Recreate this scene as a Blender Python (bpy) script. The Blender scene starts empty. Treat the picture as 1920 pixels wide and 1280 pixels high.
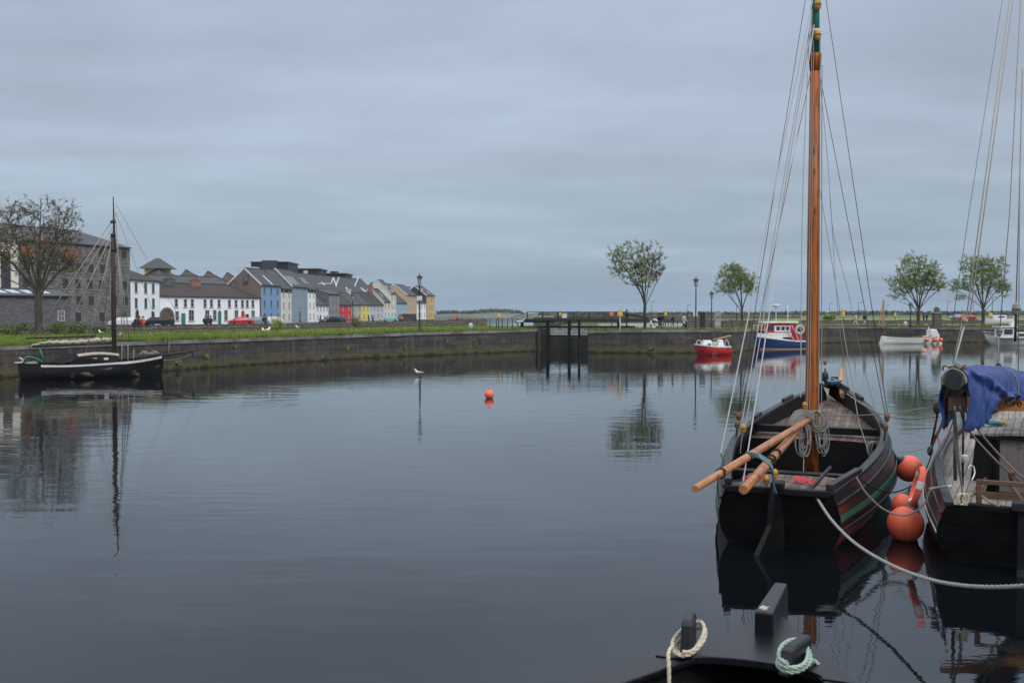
import bpy, bmesh, math, random
from mathutils import Vector, Matrix, noise
R = math.radians
rnd = random.Random(7)
scn = bpy.context.scene
COL = scn.collection

# ------------------------------------------------------------------ camera
F, H, Y0 = 1867.0, 3.9, 587.0            # focal length in photo pixels, eye height, horizon row
TH = math.atan((640 - Y0) / F)
cam = bpy.data.cameras.new('camera'); camo = bpy.data.objects.new('camera', cam); COL.objects.link(camo)
cam.sensor_width = 36; cam.lens = 36 * F / 1920; cam.clip_start = .05; cam.clip_end = 20000
camo.location = (0, 0, H); camo.rotation_euler = (math.pi / 2 - TH, 0, 0)
cam.dof.use_dof = True; cam.dof.focus_distance = 19; cam.dof.aperture_fstop = 2.8
scn.camera = camo
scn.view_settings.view_transform = 'Standard'; scn.view_settings.look = 'None'
scn.view_settings.exposure = 0.0; scn.view_settings.gamma = 1

def ray(px, py):
    a, b = (px - 960) / F, (640 - py) / F
    return Vector((a, math.cos(TH) + b * math.sin(TH), -math.sin(TH) + b * math.cos(TH)))
def W(px, py, Y):                        # the point seen at a photo pixel, Y metres ahead
    d = ray(px, py); return Vector((0, 0, H)) + d * (Y / d.y)
def G(px, py, z=0):                      # the point seen at a photo pixel at height z
    d = ray(px, py); return Vector((0, 0, H)) + d * ((z - H) / d.z)
def XY(px, Y): return Vector(((px - 960) / F * Y, Y, 0))

# ------------------------------------------------------------------ sky and sun
SUN_EL, SUN_AZ = R(40), R(148)           # azimuth clockwise from +Y : behind the camera, to the right
w = bpy.data.worlds.new('World'); scn.world = w; w.use_nodes = True
nt = w.node_tree; nt.nodes.clear()
def N(t, **k):
    n = nt.nodes.new(t)
    for a, b in k.items(): setattr(n, a, b)
    return n
L_ = lambda a, b: nt.links.new(a, b)
def ramp(n, stops, mode='LINEAR'):
    r = n.color_ramp; r.interpolation = mode
    while len(r.elements) > 1: r.elements.remove(r.elements[-1])
    for i, (p, c) in enumerate(stops):
        e = r.elements[0] if i == 0 else r.elements.new(p)
        e.position = p; e.color = (*c, 1) if len(c) == 3 else c
out = N('ShaderNodeOutputWorld'); mix = N('ShaderNodeMixShader')
b1 = N('ShaderNodeBackground'); b2 = N('ShaderNodeBackground')
sky = N('ShaderNodeTexSky', sky_type='NISHITA', sun_disc=False, sun_elevation=SUN_EL, sun_rotation=SUN_AZ)
b1.inputs[1].default_value = .1; L_(sky.outputs[0], b1.inputs[0])
tc = N('ShaderNodeTexCoord'); sx = N('ShaderNodeSeparateXYZ'); L_(tc.outputs['Generated'], sx.inputs[0])
cr = N('ShaderNodeValToRGB'); L_(sx.outputs[2], cr.inputs[0])
ramp(cr, [(0, (.225, .34, .495)), (.015, (.28, .375, .50)), (.045, (.33, .42, .52)), (.095, (.38, .475, .575)), (.15, (.40, .48, .585)), (.30, (.455, .525, .655)), (.40, (.66, .72, .83)), (.6, (1.2, 1.27, 1.38)), (1, (1.75, 1.82, 1.92))])
mp = N('ShaderNodeMapping'); mp.inputs['Scale'].default_value = (1, 1, 3.6); mp.inputs['Rotation'].default_value = (0, R(5), 0); L_(tc.outputs['Generated'], mp.inputs[0])
zp = N('ShaderNodeMath', operation='ADD'); zp.inputs[1].default_value = .13; L_(sx.outputs[2], zp.inputs[0]); zm = N('ShaderNodeMath', operation='MAXIMUM'); zm.inputs[1].default_value = .05; L_(zp.outputs[0], zm.inputs[0])
cv = N('ShaderNodeCombineXYZ')                # a flat cloud deck seen in perspective
for i_ in (0, 1): dv_ = N('ShaderNodeMath', operation='DIVIDE'); L_(sx.outputs[i_], dv_.inputs[0]); L_(zm.outputs[0], dv_.inputs[1]); L_(dv_.outputs[0], cv.inputs[i_])
mpc = N('ShaderNodeMapping'); mpc.inputs['Location'].default_value = (5.1, 3.3, 0); mpc.inputs['Rotation'].default_value = (0, 0, R(-14)); mpc.inputs['Scale'].default_value = (.62, 1.15, 1); L_(cv.outputs[0], mpc.inputs[0])
n1 = N('ShaderNodeTexNoise'); n1.inputs['Scale'].default_value = .62; n1.inputs['Detail'].default_value = 8; n1.inputs['Roughness'].default_value = .52
n1.inputs['Distortion'].default_value = .5; L_(mpc.outputs[0], n1.inputs[0])
mp2 = N('ShaderNodeMapping'); mp2.inputs['Scale'].default_value = (1, 1, 9); mp2.inputs['Location'].default_value = (3.1, 1.4, 0); L_(tc.outputs['Generated'], mp2.inputs[0])
n2 = N('ShaderNodeTexNoise'); n2.inputs['Scale'].default_value = 2.4; n2.inputs['Detail'].default_value = 6; n2.inputs['Roughness'].default_value = .55; L_(mpc.outputs[0], n2.inputs[0])
r1 = N('ShaderNodeMapRange'); r1.inputs[1].default_value = .3; r1.inputs[2].default_value = .7; r1.inputs[3].default_value = .86; r1.inputs[4].default_value = 1.15; L_(n1.outputs[0], r1.inputs[0])
r2 = N('ShaderNodeMapRange'); r2.inputs[1].default_value = .3; r2.inputs[2].default_value = .7; r2.inputs[3].default_value = .93; r2.inputs[4].default_value = 1.08; L_(n2.outputs[0], r2.inputs[0])
mm = N('ShaderNodeMath', operation='MULTIPLY'); L_(r1.outputs[0], mm.inputs[0]); L_(r2.outputs[0], mm.inputs[1])
L_(cr.outputs[0], b2.inputs[0]); L_(mm.outputs[0], b2.inputs[1])
mix.inputs[0].default_value = .93; L_(b1.outputs[0], mix.inputs[1]); L_(b2.outputs[0], mix.inputs[2]); L_(mix.outputs[0], out.inputs[0])
sl = bpy.data.lights.new('sun', 'SUN'); sl.energy = 1.5; sl.angle = R(18); sl.color = (1, .96, .9)
so = bpy.data.objects.new('sun', sl); COL.objects.link(so)
sd = Vector((math.sin(SUN_AZ) * math.cos(SUN_EL), math.cos(SUN_AZ) * math.cos(SUN_EL), math.sin(SUN_EL)))
so.rotation_euler = (-sd).to_track_quat('-Z', 'Y').to_euler()

# ------------------------------------------------------------------ materials
def lin(c): return tuple((v / 255 / 12.92) if v <= 10 else ((v / 255 + .055) / 1.055) ** 2.4 for v in c)
def newmat(name):
    m = bpy.data.materials.new(name); m.use_nodes = True
    t = m.node_tree; b = t.nodes['Principled BSDF']; return m, t, b
def mat(name, c, c2=None, sc=4, rough=.65, bump=0, bsc=30, metal=0, stretch=(1, 1, 1), spec=.4, lo=.38, hi=.62, c3=None, sc3=.6, detail=6, uv=False, lo3=.45, hi3=.7):
    m, t, b = newmat(name)
    def nn(k): return t.nodes.new(k)
    b.inputs['Roughness'].default_value = rough; b.inputs['Metallic'].default_value = metal
    b.inputs['Specular IOR Level'].default_value = spec
    tc = nn('ShaderNodeTexCoord'); mp = nn('ShaderNodeMapping'); mp.inputs['Scale'].default_value = stretch
    t.links.new(tc.outputs['UV' if uv else 'Object'], mp.inputs[0])
    c2 = c2 or tuple(v * .78 for v in c)
    n = nn('ShaderNodeTexNoise'); n.inputs['Scale'].default_value = sc; n.inputs['Detail'].default_value = detail; n.inputs['Roughness'].default_value = .6
    t.links.new(mp.outputs[0], n.inputs[0])
    r = nn('ShaderNodeValToRGB'); t.links.new(n.outputs[0], r.inputs[0]); ramp(r, [(lo, c), (hi, c2)])
    col = r.outputs[0]
    if c3:
        n3 = nn('ShaderNodeTexNoise'); n3.inputs['Scale'].default_value = sc3; n3.inputs['Detail'].default_value = 8; t.links.new(mp.outputs[0], n3.inputs[0])
        r3 = nn('ShaderNodeMapRange'); r3.inputs[1].default_value = lo3; r3.inputs[2].default_value = hi3; t.links.new(n3.outputs[0], r3.inputs[0])
        mx = nn('ShaderNodeMix'); mx.data_type = 'RGBA'; t.links.new(r3.outputs[0], mx.inputs[0]); t.links.new(col, mx.inputs[6]); mx.inputs[7].default_value = (*c3, 1); col = mx.outputs[2]
    t.links.new(col, b.inputs['Base Color'])
    if bump:
        nb = nn('ShaderNodeTexNoise'); nb.inputs['Scale'].default_value = bsc; nb.inputs['Detail'].default_value = 5; t.links.new(mp.outputs[0], nb.inputs[0])
        bp = nn('ShaderNodeBump'); bp.inputs['Distance'].default_value = bump; t.links.new(nb.outputs[0], bp.inputs['Height']); t.links.new(bp.outputs[0], b.inputs['Normal'])
    return m
def brick(name, c1, c2, mortar, bw, bh, ms=.02, streak=None, rough=.85, bump=.03, stain=None, ssc=.5, swap=False, offset=.5, stain2=None, lowstain=None):
    m, t, b = newmat(name)
    def nn(k): return t.nodes.new(k)
    b.inputs['Roughness'].default_value = rough
    tc = nn('ShaderNodeTexCoord'); vec = tc.outputs['UV']
    if swap:
        s = nn('ShaderNodeSeparateXYZ'); c = nn('ShaderNodeCombineXYZ'); t.links.new(vec, s.inputs[0]); t.links.new(s.outputs[1], c.inputs[0]); t.links.new(s.outputs[0], c.inputs[1]); vec = c.outputs[0]
    br = nn('ShaderNodeTexBrick'); t.links.new(vec, br.inputs[0])
    br.offset = offset; br.inputs['Scale'].default_value = 1; br.inputs['Brick Width'].default_value = bw; br.inputs['Row Height'].default_value = bh
    br.inputs['Mortar Size'].default_value = ms; br.inputs['Mortar Smooth'].default_value = .3; br.inputs['Bias'].default_value = 0
    br.inputs['Color1'].default_value = (*c1, 1); br.inputs['Color2'].default_value = (*c2, 1); br.inputs['Mortar'].default_value = (*mortar, 1)
    col = br.outputs[0]
    n = nn('ShaderNodeTexNoise'); n.inputs['Scale'].default_value = 3.5 / max(bh, .1) * .4; n.inputs['Detail'].default_value = 8; n.inputs['Roughness'].default_value = .65
    mpn = nn('ShaderNodeMapping'); mpn.inputs['Scale'].default_value = (.12, 1.6, 1) if swap else (1, 1, 1); t.links.new(vec, mpn.inputs[0]); t.links.new(mpn.outputs[0], n.inputs[0])
    mr = nn('ShaderNodeMapRange'); mr.inputs[1].default_value = .3; mr.inputs[2].default_value = .7; mr.inputs[3].default_value = .62; mr.inputs[4].default_value = 1.35; t.links.new(n.outputs[0], mr.inputs[0])
    mx = nn('ShaderNodeMix'); mx.data_type = 'RGBA'; mx.blend_type = 'MULTIPLY'; mx.inputs[0].default_value = 1; t.links.new(col, mx.inputs[6])
    cb = nn('ShaderNodeCombineColor'); [t.links.new(mr.outputs[0], cb.inputs[i]) for i in range(3)]; t.links.new(cb.outputs[0], mx.inputs[7]); col = mx.outputs[2]
    for st, sc, lo, hi in ((stain, ssc, .5, .68), (stain2, ssc * 2.3, .56, .72)):
        if not st: continue
        n3 = nn('ShaderNodeTexNoise'); n3.inputs['Scale'].default_value = sc; n3.inputs['Detail'].default_value = 9; n3.inputs['Roughness'].default_value = .65
        mp = nn('ShaderNodeMapping'); mp.inputs['Location'].default_value = (sc * 7, 3, 0); mp.inputs['Scale'].default_value = (1, .8, 1); t.links.new(vec, mp.inputs[0]); t.links.new(mp.outputs[0], n3.inputs[0])
        r3 = nn('ShaderNodeMapRange'); r3.inputs[1].default_value = lo; r3.inputs[2].default_value = hi; t.links.new(n3.outputs[0], r3.inputs[0])
        iv = nn('ShaderNodeMath'); iv.operation = 'MULTIPLY_ADD'; iv.inputs[1].default_value = -.9; iv.inputs[2].default_value = 1; t.links.new(br.outputs['Fac'], iv.inputs[0])
        ml = nn('ShaderNodeMath'); ml.operation = 'MULTIPLY'; t.links.new(iv.outputs[0], ml.inputs[0]); t.links.new(r3.outputs[0], ml.inputs[1])
        mx = nn('ShaderNodeMix'); mx.data_type = 'RGBA'; t.links.new(ml.outputs[0], mx.inputs[0]); t.links.new(col, mx.inputs[6]); mx.inputs[7].default_value = (*st, 1); col = mx.outputs[2]
    if streak:
        mps = nn('ShaderNodeMapping'); mps.inputs['Scale'].default_value = (1.9, .16, 1); t.links.new(vec, mps.inputs[0])
        ns = nn('ShaderNodeTexNoise'); ns.inputs['Scale'].default_value = 1.5; ns.inputs['Detail'].default_value = 7; ns.inputs['Roughness'].default_value = .7; t.links.new(mps.outputs[0], ns.inputs[0])
        rs = nn('ShaderNodeMapRange'); rs.inputs[1].default_value = .52; rs.inputs[2].default_value = .78; rs.inputs[4].default_value = .8; t.links.new(ns.outputs[0], rs.inputs[0])
        mx = nn('ShaderNodeMix'); mx.data_type = 'RGBA'; t.links.new(rs.outputs[0], mx.inputs[0]); t.links.new(col, mx.inputs[6]); mx.inputs[7].default_value = (*streak, 1); col = mx.outputs[2]
    if lowstain:                          # tide marks: (colour, height of the band)
        sp = nn('ShaderNodeSeparateXYZ'); t.links.new(tc.outputs['UV'], sp.inputs[0])
        for lc, h0, h1 in lowstain:
            nz = nn('ShaderNodeTexNoise'); nz.inputs['Scale'].default_value = 1.3; nz.inputs['Detail'].default_value = 6; t.links.new(vec, nz.inputs[0])
            ad = nn('ShaderNodeMath'); ad.operation = 'MULTIPLY_ADD'; ad.inputs[1].default_value = 1.1; t.links.new(nz.outputs[0], ad.inputs[0]); t.links.new(sp.outputs[1], ad.inputs[2])
            r3 = nn('ShaderNodeMapRange'); r3.inputs[1].default_value = h1 + .55; r3.inputs[2].default_value = h0 + .55; t.links.new(ad.outputs[0], r3.inputs[0])
            mx = nn('ShaderNodeMix'); mx.data_type = 'RGBA'; t.links.new(r3.outputs[0], mx.inputs[0]); t.links.new(col, mx.inputs[6]); mx.inputs[7].default_value = (*lc, 1); col = mx.outputs[2]
    t.links.new(col, b.inputs['Base Color'])
    bp = nn('ShaderNodeBump'); bp.inputs['Distance'].default_value = bump; bp.inputs['Strength'].default_value = .8
    ad = nn('ShaderNodeMath'); ad.operation = 'SUBTRACT'; t.links.new(n.outputs[0], ad.inputs[0]); t.links.new(br.outputs['Fac'], ad.inputs[1])
    t.links.new(ad.outputs[0], bp.inputs['Height']); t.links.new(bp.outputs[0], b.inputs['Normal'])
    return m
M = {}
M['quay'] = brick('quay_stone', (.030, .028, .028), (.066, .057, .051), (.024, .023, .022), 1.3, .44, .012, streak=(.15, .135, .12), bump=.06, stain=(.024, .027, .02), stain2=(.095, .066, .046), ssc=.6, lowstain=[((.10, .085, .03), .12, .75), ((.016, .015, .012), .0, .34)])
M['coping'] = mat('coping_stone', (.30, .29, .28), (.2, .19, .18), 1.2, .85, .02, 12)
M['palestone'] = brick('pale_lock_stone', (.28, .28, .29), (.36, .36, .36), (.12, .12, .12), 1.4, .5, .03, stain=(.14, .14, .13))
M['drystone'] = brick('dry_stone', (.13, .105, .09), (.20, .165, .14), (.05, .045, .04), .42, .22, .04, bump=.08, stain=(.075, .09, .035), stain2=(.26, .21, .17), ssc=.45)
M['greystone'] = brick('warehouse_stone', (.12, .112, .112), (.25, .228, .215), (.08, .076, .072), .7, .36, .04, bump=.05, stain=(.09, .088, .095), stain2=(.36, .32, .28), ssc=.55)
M['darkstone'] = brick('dark_rubble', (.10, .10, .115), (.17, .165, .175), (.06, .06, .06), .5, .25, .03, stain=(.13, .12, .12), ssc=.5)
M['slate'] = brick('slate_roof', (.034, .036, .044), (.046, .05, .058), (.02, .02, .025), .35, .22, .02, rough=.6, bump=.01, stain=(.028, .03, .036), ssc=.4)
M['slate2'] = brick('brown_slate_roof', (.030, .023, .022), (.05, .038, .036), (.016, .013, .013), .35, .22, .02, rough=.75, bump=.01, stain=(.022, .019, .018), stain2=(.07, .06, .055), ssc=.5)
M['gravel_render'] = mat('brown_pebble_render', (.19, .15, .12), (.15, .12, .10), 3, .95, .01, 40)
M['grass'] = mat('grass_blades', (.12, .175, .025), (.175, .225, .035), .35, .9, .03, 14, c3=(.08, .125, .025), sc3=1.6, lo=.42, hi=.6)
M['grass2'] = mat('rough_grass', (.07, .10, .025), (.13, .125, .05), .12, .95, .05, 6, c3=(.045, .07, .02), sc3=.35)
M['road'] = mat('asphalt', (.06, .06, .062), (.085, .083, .08), .6, .9, .01, 40)
M['path'] = mat('concrete_path', (.24, .24, .245), (.19, .19, .19), .3, .9, .01, 30)
M['black'] = mat('black_paint', (.0045, .0047, .0055), (.009, .009, .010), 2.5, .5, .003, 25, spec=.2)
M['iron'] = mat('black_iron', (.013, .014, .017), (.024, .024, .026), 8, .55)
M['white'] = mat('white_paint', (.74, .75, .77), (.60, .61, .62), 3, .5)
M['trim'] = mat('white_trim', (.62, .62, .62), (.52, .52, .52), 3, .6)
M['glass'] = mat('window_glass', (.03, .035, .042), (.06, .065, .07), .9, .12)
M['cream'] = mat('cream_paint', (.62, .58, .50), (.55, .51, .44), .8, .85)
M['teal'] = mat('teal_paint', (.02, .17, .14), (.03, .2, .17), 2, .5)
M['orange'] = mat('orange_vinyl', (.92, .15, .07), (.80, .13, .07), 2.2, .45, .002, 18, c3=(.62, .17, .12), sc3=5, lo3=.48, hi3=.75)
M['navy'] = mat('navy_vinyl', (.01, .014, .04), None, 3, .35)
M['rope'] = mat('pale_rope', (.34, .34, .32), (.22, .215, .20), 60, .9, .003, 200)
M['rope_cream'] = mat('cream_rope', (.58, .52, .40), (.42, .37, .27), 50, .9, .003, 200)
M['rope_green'] = mat('pale_green_rope', (.36, .46, .38), (.25, .34, .28), 60, .9, .003, 200)
M['rope_blue'] = mat('blue_rope', (.10, .22, .30), (.18, .30, .36), 40, .9, .003, 200)
M['rope_old'] = mat('weathered_rope', (.25, .225, .19), (.14, .12, .10), 20, .95)
M['rope_black'] = mat('black_rope', (.012, .012, .015), None, 20, .8)
M['wire'] = mat('rigging_wire', (.05, .055, .06), (.09, .09, .09), 9, .5)
M['yellow'] = mat('yellow_paint', (.75, .42, .02), (.6, .33, .02), 3, .5)
M['leafy'] = mat('leaf_green', (.20, .275, .055), (.27, .34, .08), .9, .8)
M['leafd'] = mat('leaf_dark', (.10, .155, .035), (.14, .19, .045), 1.2, .8)
M['leafb'] = mat('leaf_bronze', (.16, .10, .055), (.12, .10, .04), 1.2, .8)
M['leafsh'] = mat('shrub_leaf', (.05, .09, .022), (.08, .12, .03), 1.2, .8)
M['bark'] = mat('bark', (.045, .037, .031), (.08, .068, .056), 3, .95, .02, 15, stretch=(1, 1, .3))
M['skin'] = mat('skin', (.45, .27, .19), None, 5, .6)
M['rubber'] = mat('tyre_rubber', (.015, .015, .015), None, 5, .9)
M['chrome'] = mat('steel', (.5, .5, .52), None, 5, .35, metal=.8)
M['concrete'] = mat('concrete', (.36, .36, .35), (.25, .25, .24), 2, .9, .01, 20)

M['whiterope'] = mat('white_rope', (.50, .51, .52), (.36, .36, .37), 60, .9)
M['rope_cream2'] = mat('greyish_cream_rope', (.29, .28, .25), (.17, .16, .14), 60, .9)
M['yellowwood'] = mat('yellow_block_wood', (.50, .26, .04), (.38, .2, .03), 6, .45); M['brownblock'] = mat('brown_deadeye', (.20, .09, .04), (.13, .06, .03), 6, .6)
def wood(name, c1, c2, sc=1.6, axis=2, rough=.35, knots=True, bump=.0015):
    m, t, b = newmat(name)
    def nn(k): return t.nodes.new(k)
    tc = nn('ShaderNodeTexCoord'); mp = nn('ShaderNodeMapping'); s = [14, 14, 14]; s[axis] = .9; mp.inputs['Scale'].default_value = s
    t.links.new(tc.outputs['Object'], mp.inputs[0])
    n = nn('ShaderNodeTexNoise'); n.inputs['Scale'].default_value = sc; n.inputs['Detail'].default_value = 7; n.inputs['Roughness'].default_value = .62; t.links.new(mp.outputs[0], n.inputs[0])
    r = nn('ShaderNodeValToRGB'); t.links.new(n.outputs[0], r.inputs[0]); ramp(r, [(.3, c2), (.5, c1), (.72, tuple(v * 1.25 for v in c1))]); col = r.outputs[0]
    if knots:
        mp2 = nn('ShaderNodeMapping'); s = [5.5, 5.5, 5.5]; s[axis] = 2.2; mp2.inputs['Scale'].default_value = s; t.links.new(tc.outputs['Object'], mp2.inputs[0])
        v = nn('ShaderNodeTexVoronoi'); v.inputs['Scale'].default_value = 1; t.links.new(mp2.outputs[0], v.inputs[0])
        mr = nn('ShaderNodeMapRange'); mr.inputs[1].default_value = .1; mr.inputs[2].default_value = .28; mr.inputs[3].default_value = .75; mr.inputs[4].default_value = 0; t.links.new(v.outputs['Distance'], mr.inputs[0])
        mx = nn('ShaderNodeMix'); mx.data_type = 'RGBA'; t.links.new(mr.outputs[0], mx.inputs[0]); t.links.new(col, mx.inputs[6]); mx.inputs[7].default_value = (*[q * .22 for q in c1], 1); col = mx.outputs[2]
    t.links.new(col, b.inputs['Base Color']); b.inputs['Roughness'].default_value = rough; b.inputs['Specular IOR Level'].default_value = .3
    bp = nn('ShaderNodeBump'); bp.inputs['Distance'].default_value = bump; t.links.new(n.outputs[0], bp.inputs['Height']); t.links.new(bp.outputs[0], b.inputs['Normal'])
    return m
M['mast'] = wood('varnished_mast', (.36, .105, .02), (.13, .03, .008), rough=.48)
M['spar'] = wood('varnished_spar', (.38, .16, .06), (.22, .08, .03), axis=1)
M['oldspar'] = wood('dark_old_spar', (.05, .035, .03), (.02, .016, .014), rough=.8)
M['pine'] = wood('pale_timber', (.38, .23, .12), (.26, .15, .08), rough=.8)
M['brownwood'] = wood('weathered_brown_timber', (.13, .075, .05), (.07, .04, .03), axis=0, rough=.7, knots=False)
M['board'] = wood('varnished_name_board', (.40, .16, .035), (.26, .09, .02), axis=0, knots=False)
M['deck1'] = brick('weathered_deck_planks', (.06, .036, .029), (.14, .092, .073), (.02, .014, .012), 30, .13, .007, rough=.7, bump=.006, stain=(.19, .155, .13), ssc=2.5, stain2=(.05, .03, .024), swap=True)
M['deck2'] = brick('grey_deck_planks', (.15, .125, .118), (.24, .215, .20), (.03, .027, .026), 30, .13, .007, rough=.75, bump=.006, stain=(.28, .26, .24), ssc=2.5, swap=True)
M['ply'] = mat('grey_plywood', (.19, .17, .155), (.15, .135, .12), 3, .75, .002, 30, stretch=(6, 6, 1))
M['hullblack'] = brick('tarred_black_hull', (.0035, .0036, .004), (.0065, .0065, .0075), (.0012, .0012, .0014), 30, .17, .008, rough=.5, bump=.01, stain=(.014, .013, .013), ssc=1.3)
M['hullblack'].node_tree.nodes['Principled BSDF'].inputs['Specular IOR Level'].default_value = .2
M['hullside'] = mat('scuffed_black_topside', (.006, .006, .007), (.018, .016, .018), 2.2, .42, .004, 9, stretch=(1, .35, 2), c3=(.22, .022, .018), sc3=.9, lo3=.44, hi3=.6, spec=.25)
M['greyrail'] = mat('worn_black_rail', (.010, .0102, .013), (.022, .022, .027), 5, .5, .002, 30, c3=(.10, .10, .11), sc3=9, lo3=.62, hi3=.78)
M['bow_paint'] = mat('glossy_black_deck_paint', (.0045, .0045, .007), (.008, .008, .012), 3, .32, .0012, 60, c3=(.05, .05, .055), sc3=16, lo3=.66, hi3=.8, spec=.4)
M['tarp'] = mat('blue_tarpaulin', (.011, .032, .155), (.016, .045, .21), 1.6, .42, .004, 7, c3=(.05, .085, .21), sc3=5, lo3=.55, hi3=.8)  # paler blue patches put highlights of the folds into the colour
M['green'] = mat('dark_green_paint', (.010, .13, .08), (.014, .16, .10), 4, .45)
M['redp'] = mat('red_paint', (.52, .025, .03), (.42, .02, .022), 2, .5)
M['bluep'] = mat('navy_blue_hull_paint', (.012, .035, .12), (.02, .05, .15), 1.5, .4)
M['canvas'] = mat('old_canvas', (.50, .46, .39), (.36, .32, .27), 3, .9, .01, 9)
M['guano'] = mat('bird_droppings', (.62, .57, .48), (.30, .24, .18), 40, .9)

M['solar'] = mat('solar_cells', (.03, .05, .09), (.05, .08, .13), 6, .2)
M['mast2'] = wood('reddish_mast', (.20, .07, .035), (.12, .04, .02), rough=.5)
M['boomwood'] = wood('grey_boom_timber', (.33, .27, .21), (.2, .16, .13), axis=1, rough=.8)
M['rope_old2'] = mat('beige_rope', (.34, .30, .25), (.22, .19, .16), 40, .95); M['chrome2'] = mat('dull_steel_pole', (.10, .11, .12), None, 5, .4, metal=.5)
M['blockgrey'] = mat('grey_block', (.14, .13, .12), (.3, .28, .25), 12, .6); M['turq'] = mat('turquoise_cloth', (.06, .30, .34), None, 5, .8)
M['whitehull'] = mat('dirty_white_hull', (.78, .78, .74), (.7, .7, .64), 2, .5, c3=(.45, .42, .32), sc3=1.2, lo3=.62, hi3=.9); M['pine2'] = mat('olive_trim', (.16, .15, .09), None, 3, .6)
# ------------------------------------------------------------------ mesh collector
class MB:
    def __init__(s): s.v = []; s.f = []; s.mi = []; s.uv = {}; s.sm = []
    def add(s, vs, fs, mi=0, uv=None, smooth=False):
        o = len(s.v); s.v += [Vector(v) for v in vs]
        for k, f in enumerate(fs):
            if uv and uv[k] is not None: s.uv[len(s.f)] = uv[k]
            s.f.append([i + o for i in f]); s.mi.append(mi); s.sm.append(smooth)
        return s
    def box(s, c, d, rz=0, mi=0):
        c = Vector(c); hx, hy, hz = d[0] / 2, d[1] / 2, d[2] / 2; ca, sa = math.cos(rz), math.sin(rz)
        vs = [c + Vector((x * ca - y * sa, x * sa + y * ca, z)) for x, y, z in ((-hx, -hy, -hz), (hx, -hy, -hz), (hx, hy, -hz), (-hx, hy, -hz), (-hx, -hy, hz), (hx, -hy, hz), (hx, hy, hz), (-hx, hy, hz))]
        return s.add(vs, [(0, 3, 2, 1), (4, 5, 6, 7), (0, 1, 5, 4), (1, 2, 6, 5), (2, 3, 7, 6), (3, 0, 4, 7)], mi)
    def bar(s, p, q, w_, h_=None, mi=0, up=(0, 0, 1), w2=None, h2=None):
        p, q = Vector(p), Vector(q); h_ = h_ or w_; w2 = w2 or w_; h2 = h2 or h_; t = (q - p).normalized(); up = Vector(up)
        if abs(t.dot(up)) > .98: up = Vector((1, 0, 0))
        a = t.cross(up).normalized(); b = a.cross(t).normalized(); vs = []
        for e, ww, hh in ((p, w_, h_), (q, w2, h2)):
            vs += [e - a * ww / 2 - b * hh / 2, e + a * ww / 2 - b * hh / 2, e + a * ww / 2 + b * hh / 2, e - a * ww / 2 + b * hh / 2]
        return s.add(vs, [(3, 2, 1, 0), (4, 5, 6, 7), (0, 1, 5, 4), (1, 2, 6, 5), (2, 3, 7, 6), (3, 0, 4, 7)], mi)
    def tube(s, pts, r, n=8, mi=0, cap=True, smooth=True, squash=1):
        pts = [Vector(p) for p in pts]; k = len(pts); r = r if isinstance(r, (list, tuple)) else [r] * k
        vs = []; pa = None
        for i, p in enumerate(pts):
            t = (pts[min(i + 1, k - 1)] - pts[max(i - 1, 0)])
            if t.length < 1e-9: t = Vector((0, 0, 1))
            t.normalize()
            if pa is None:
                u = Vector((0, 0, 1)) if abs(t.z) < .9 else Vector((1, 0, 0)); a = t.cross(u).normalized()
            else:
                a = pa - t * pa.dot(t)
                a = a.normalized() if a.length > 1e-6 else t.orthogonal().normalized()
            pa = a; b = t.cross(a)
            for j in range(n):
                an = 2 * math.pi * j / n; vs.append(p + a * math.cos(an) * r[i] + b * math.sin(an) * r[i] * squash)
        fs = [(i * n + j, i * n + (j + 1) % n, (i + 1) * n + (j + 1) % n, (i + 1) * n + j) for i in range(k - 1) for j in range(n)]
        s.add(vs, fs, mi, smooth=smooth)
        if cap:
            o = len(s.v) - len(vs)
            for base, rev in ((o, True), (o + (k - 1) * n, False)):
                idx = list(range(base, base + n)); s.f.append(idx[::-1] if rev else idx); s.mi.append(mi); s.sm.append(False)
        return s
    def rope(s, pts, r, mi=0, pitch=None, per=5, n=5, twist=True):
        """three-strand rope along a smooth path"""
        P = resample(spline(pts), r * 1.6)
        if not twist or len(P) > 900: return s.tube(P, r, 6, mi)
        pitch = pitch or r * 9; tot = 0; fr = []; pa = None
        for i, p in enumerate(P):
            t = (P[min(i + 1, len(P) - 1)] - P[max(i - 1, 0)]).normalized()
            a = (t.orthogonal().normalized() if pa is None else (pa - t * pa.dot(t)).normalized()); pa = a
            if i: tot += (P[i] - P[i - 1]).length
            fr.append((p, a, t.cross(a), tot))
        for k in range(3):
            s.tube([p + (a * math.cos(2 * math.pi * (L / pitch + k / 3)) + b * math.sin(2 * math.pi * (L / pitch + k / 3))) * r * .5 for p, a, b, L in fr], r * .56, n, mi)
        return s
    def lathe(s, prof, c=(0, 0, 0), n=16, mi=0, smooth=True):
        c = Vector(c); vs = []; k = len(prof)
        for r, z in prof:
            for j in range(n): a = 2 * math.pi * j / n; vs.append(c + Vector((r * math.cos(a), r * math.sin(a), z)))
        s.add(vs, [(i * n + j, i * n + (j + 1) % n, (i + 1) * n + (j + 1) % n, (i + 1) * n + j) for i in range(k - 1) for j in range(n)], mi, smooth=smooth)
        o = len(s.v) - len(vs)
        for base, rev, rr in ((o, True, prof[0][0]), (o + (k - 1) * n, False, prof[-1][0])):
            if rr > 1e-4:
                idx = list(range(base, base + n)); s.f.append(idx[::-1] if rev else idx); s.mi.append(mi); s.sm.append(False)
        return s
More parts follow.
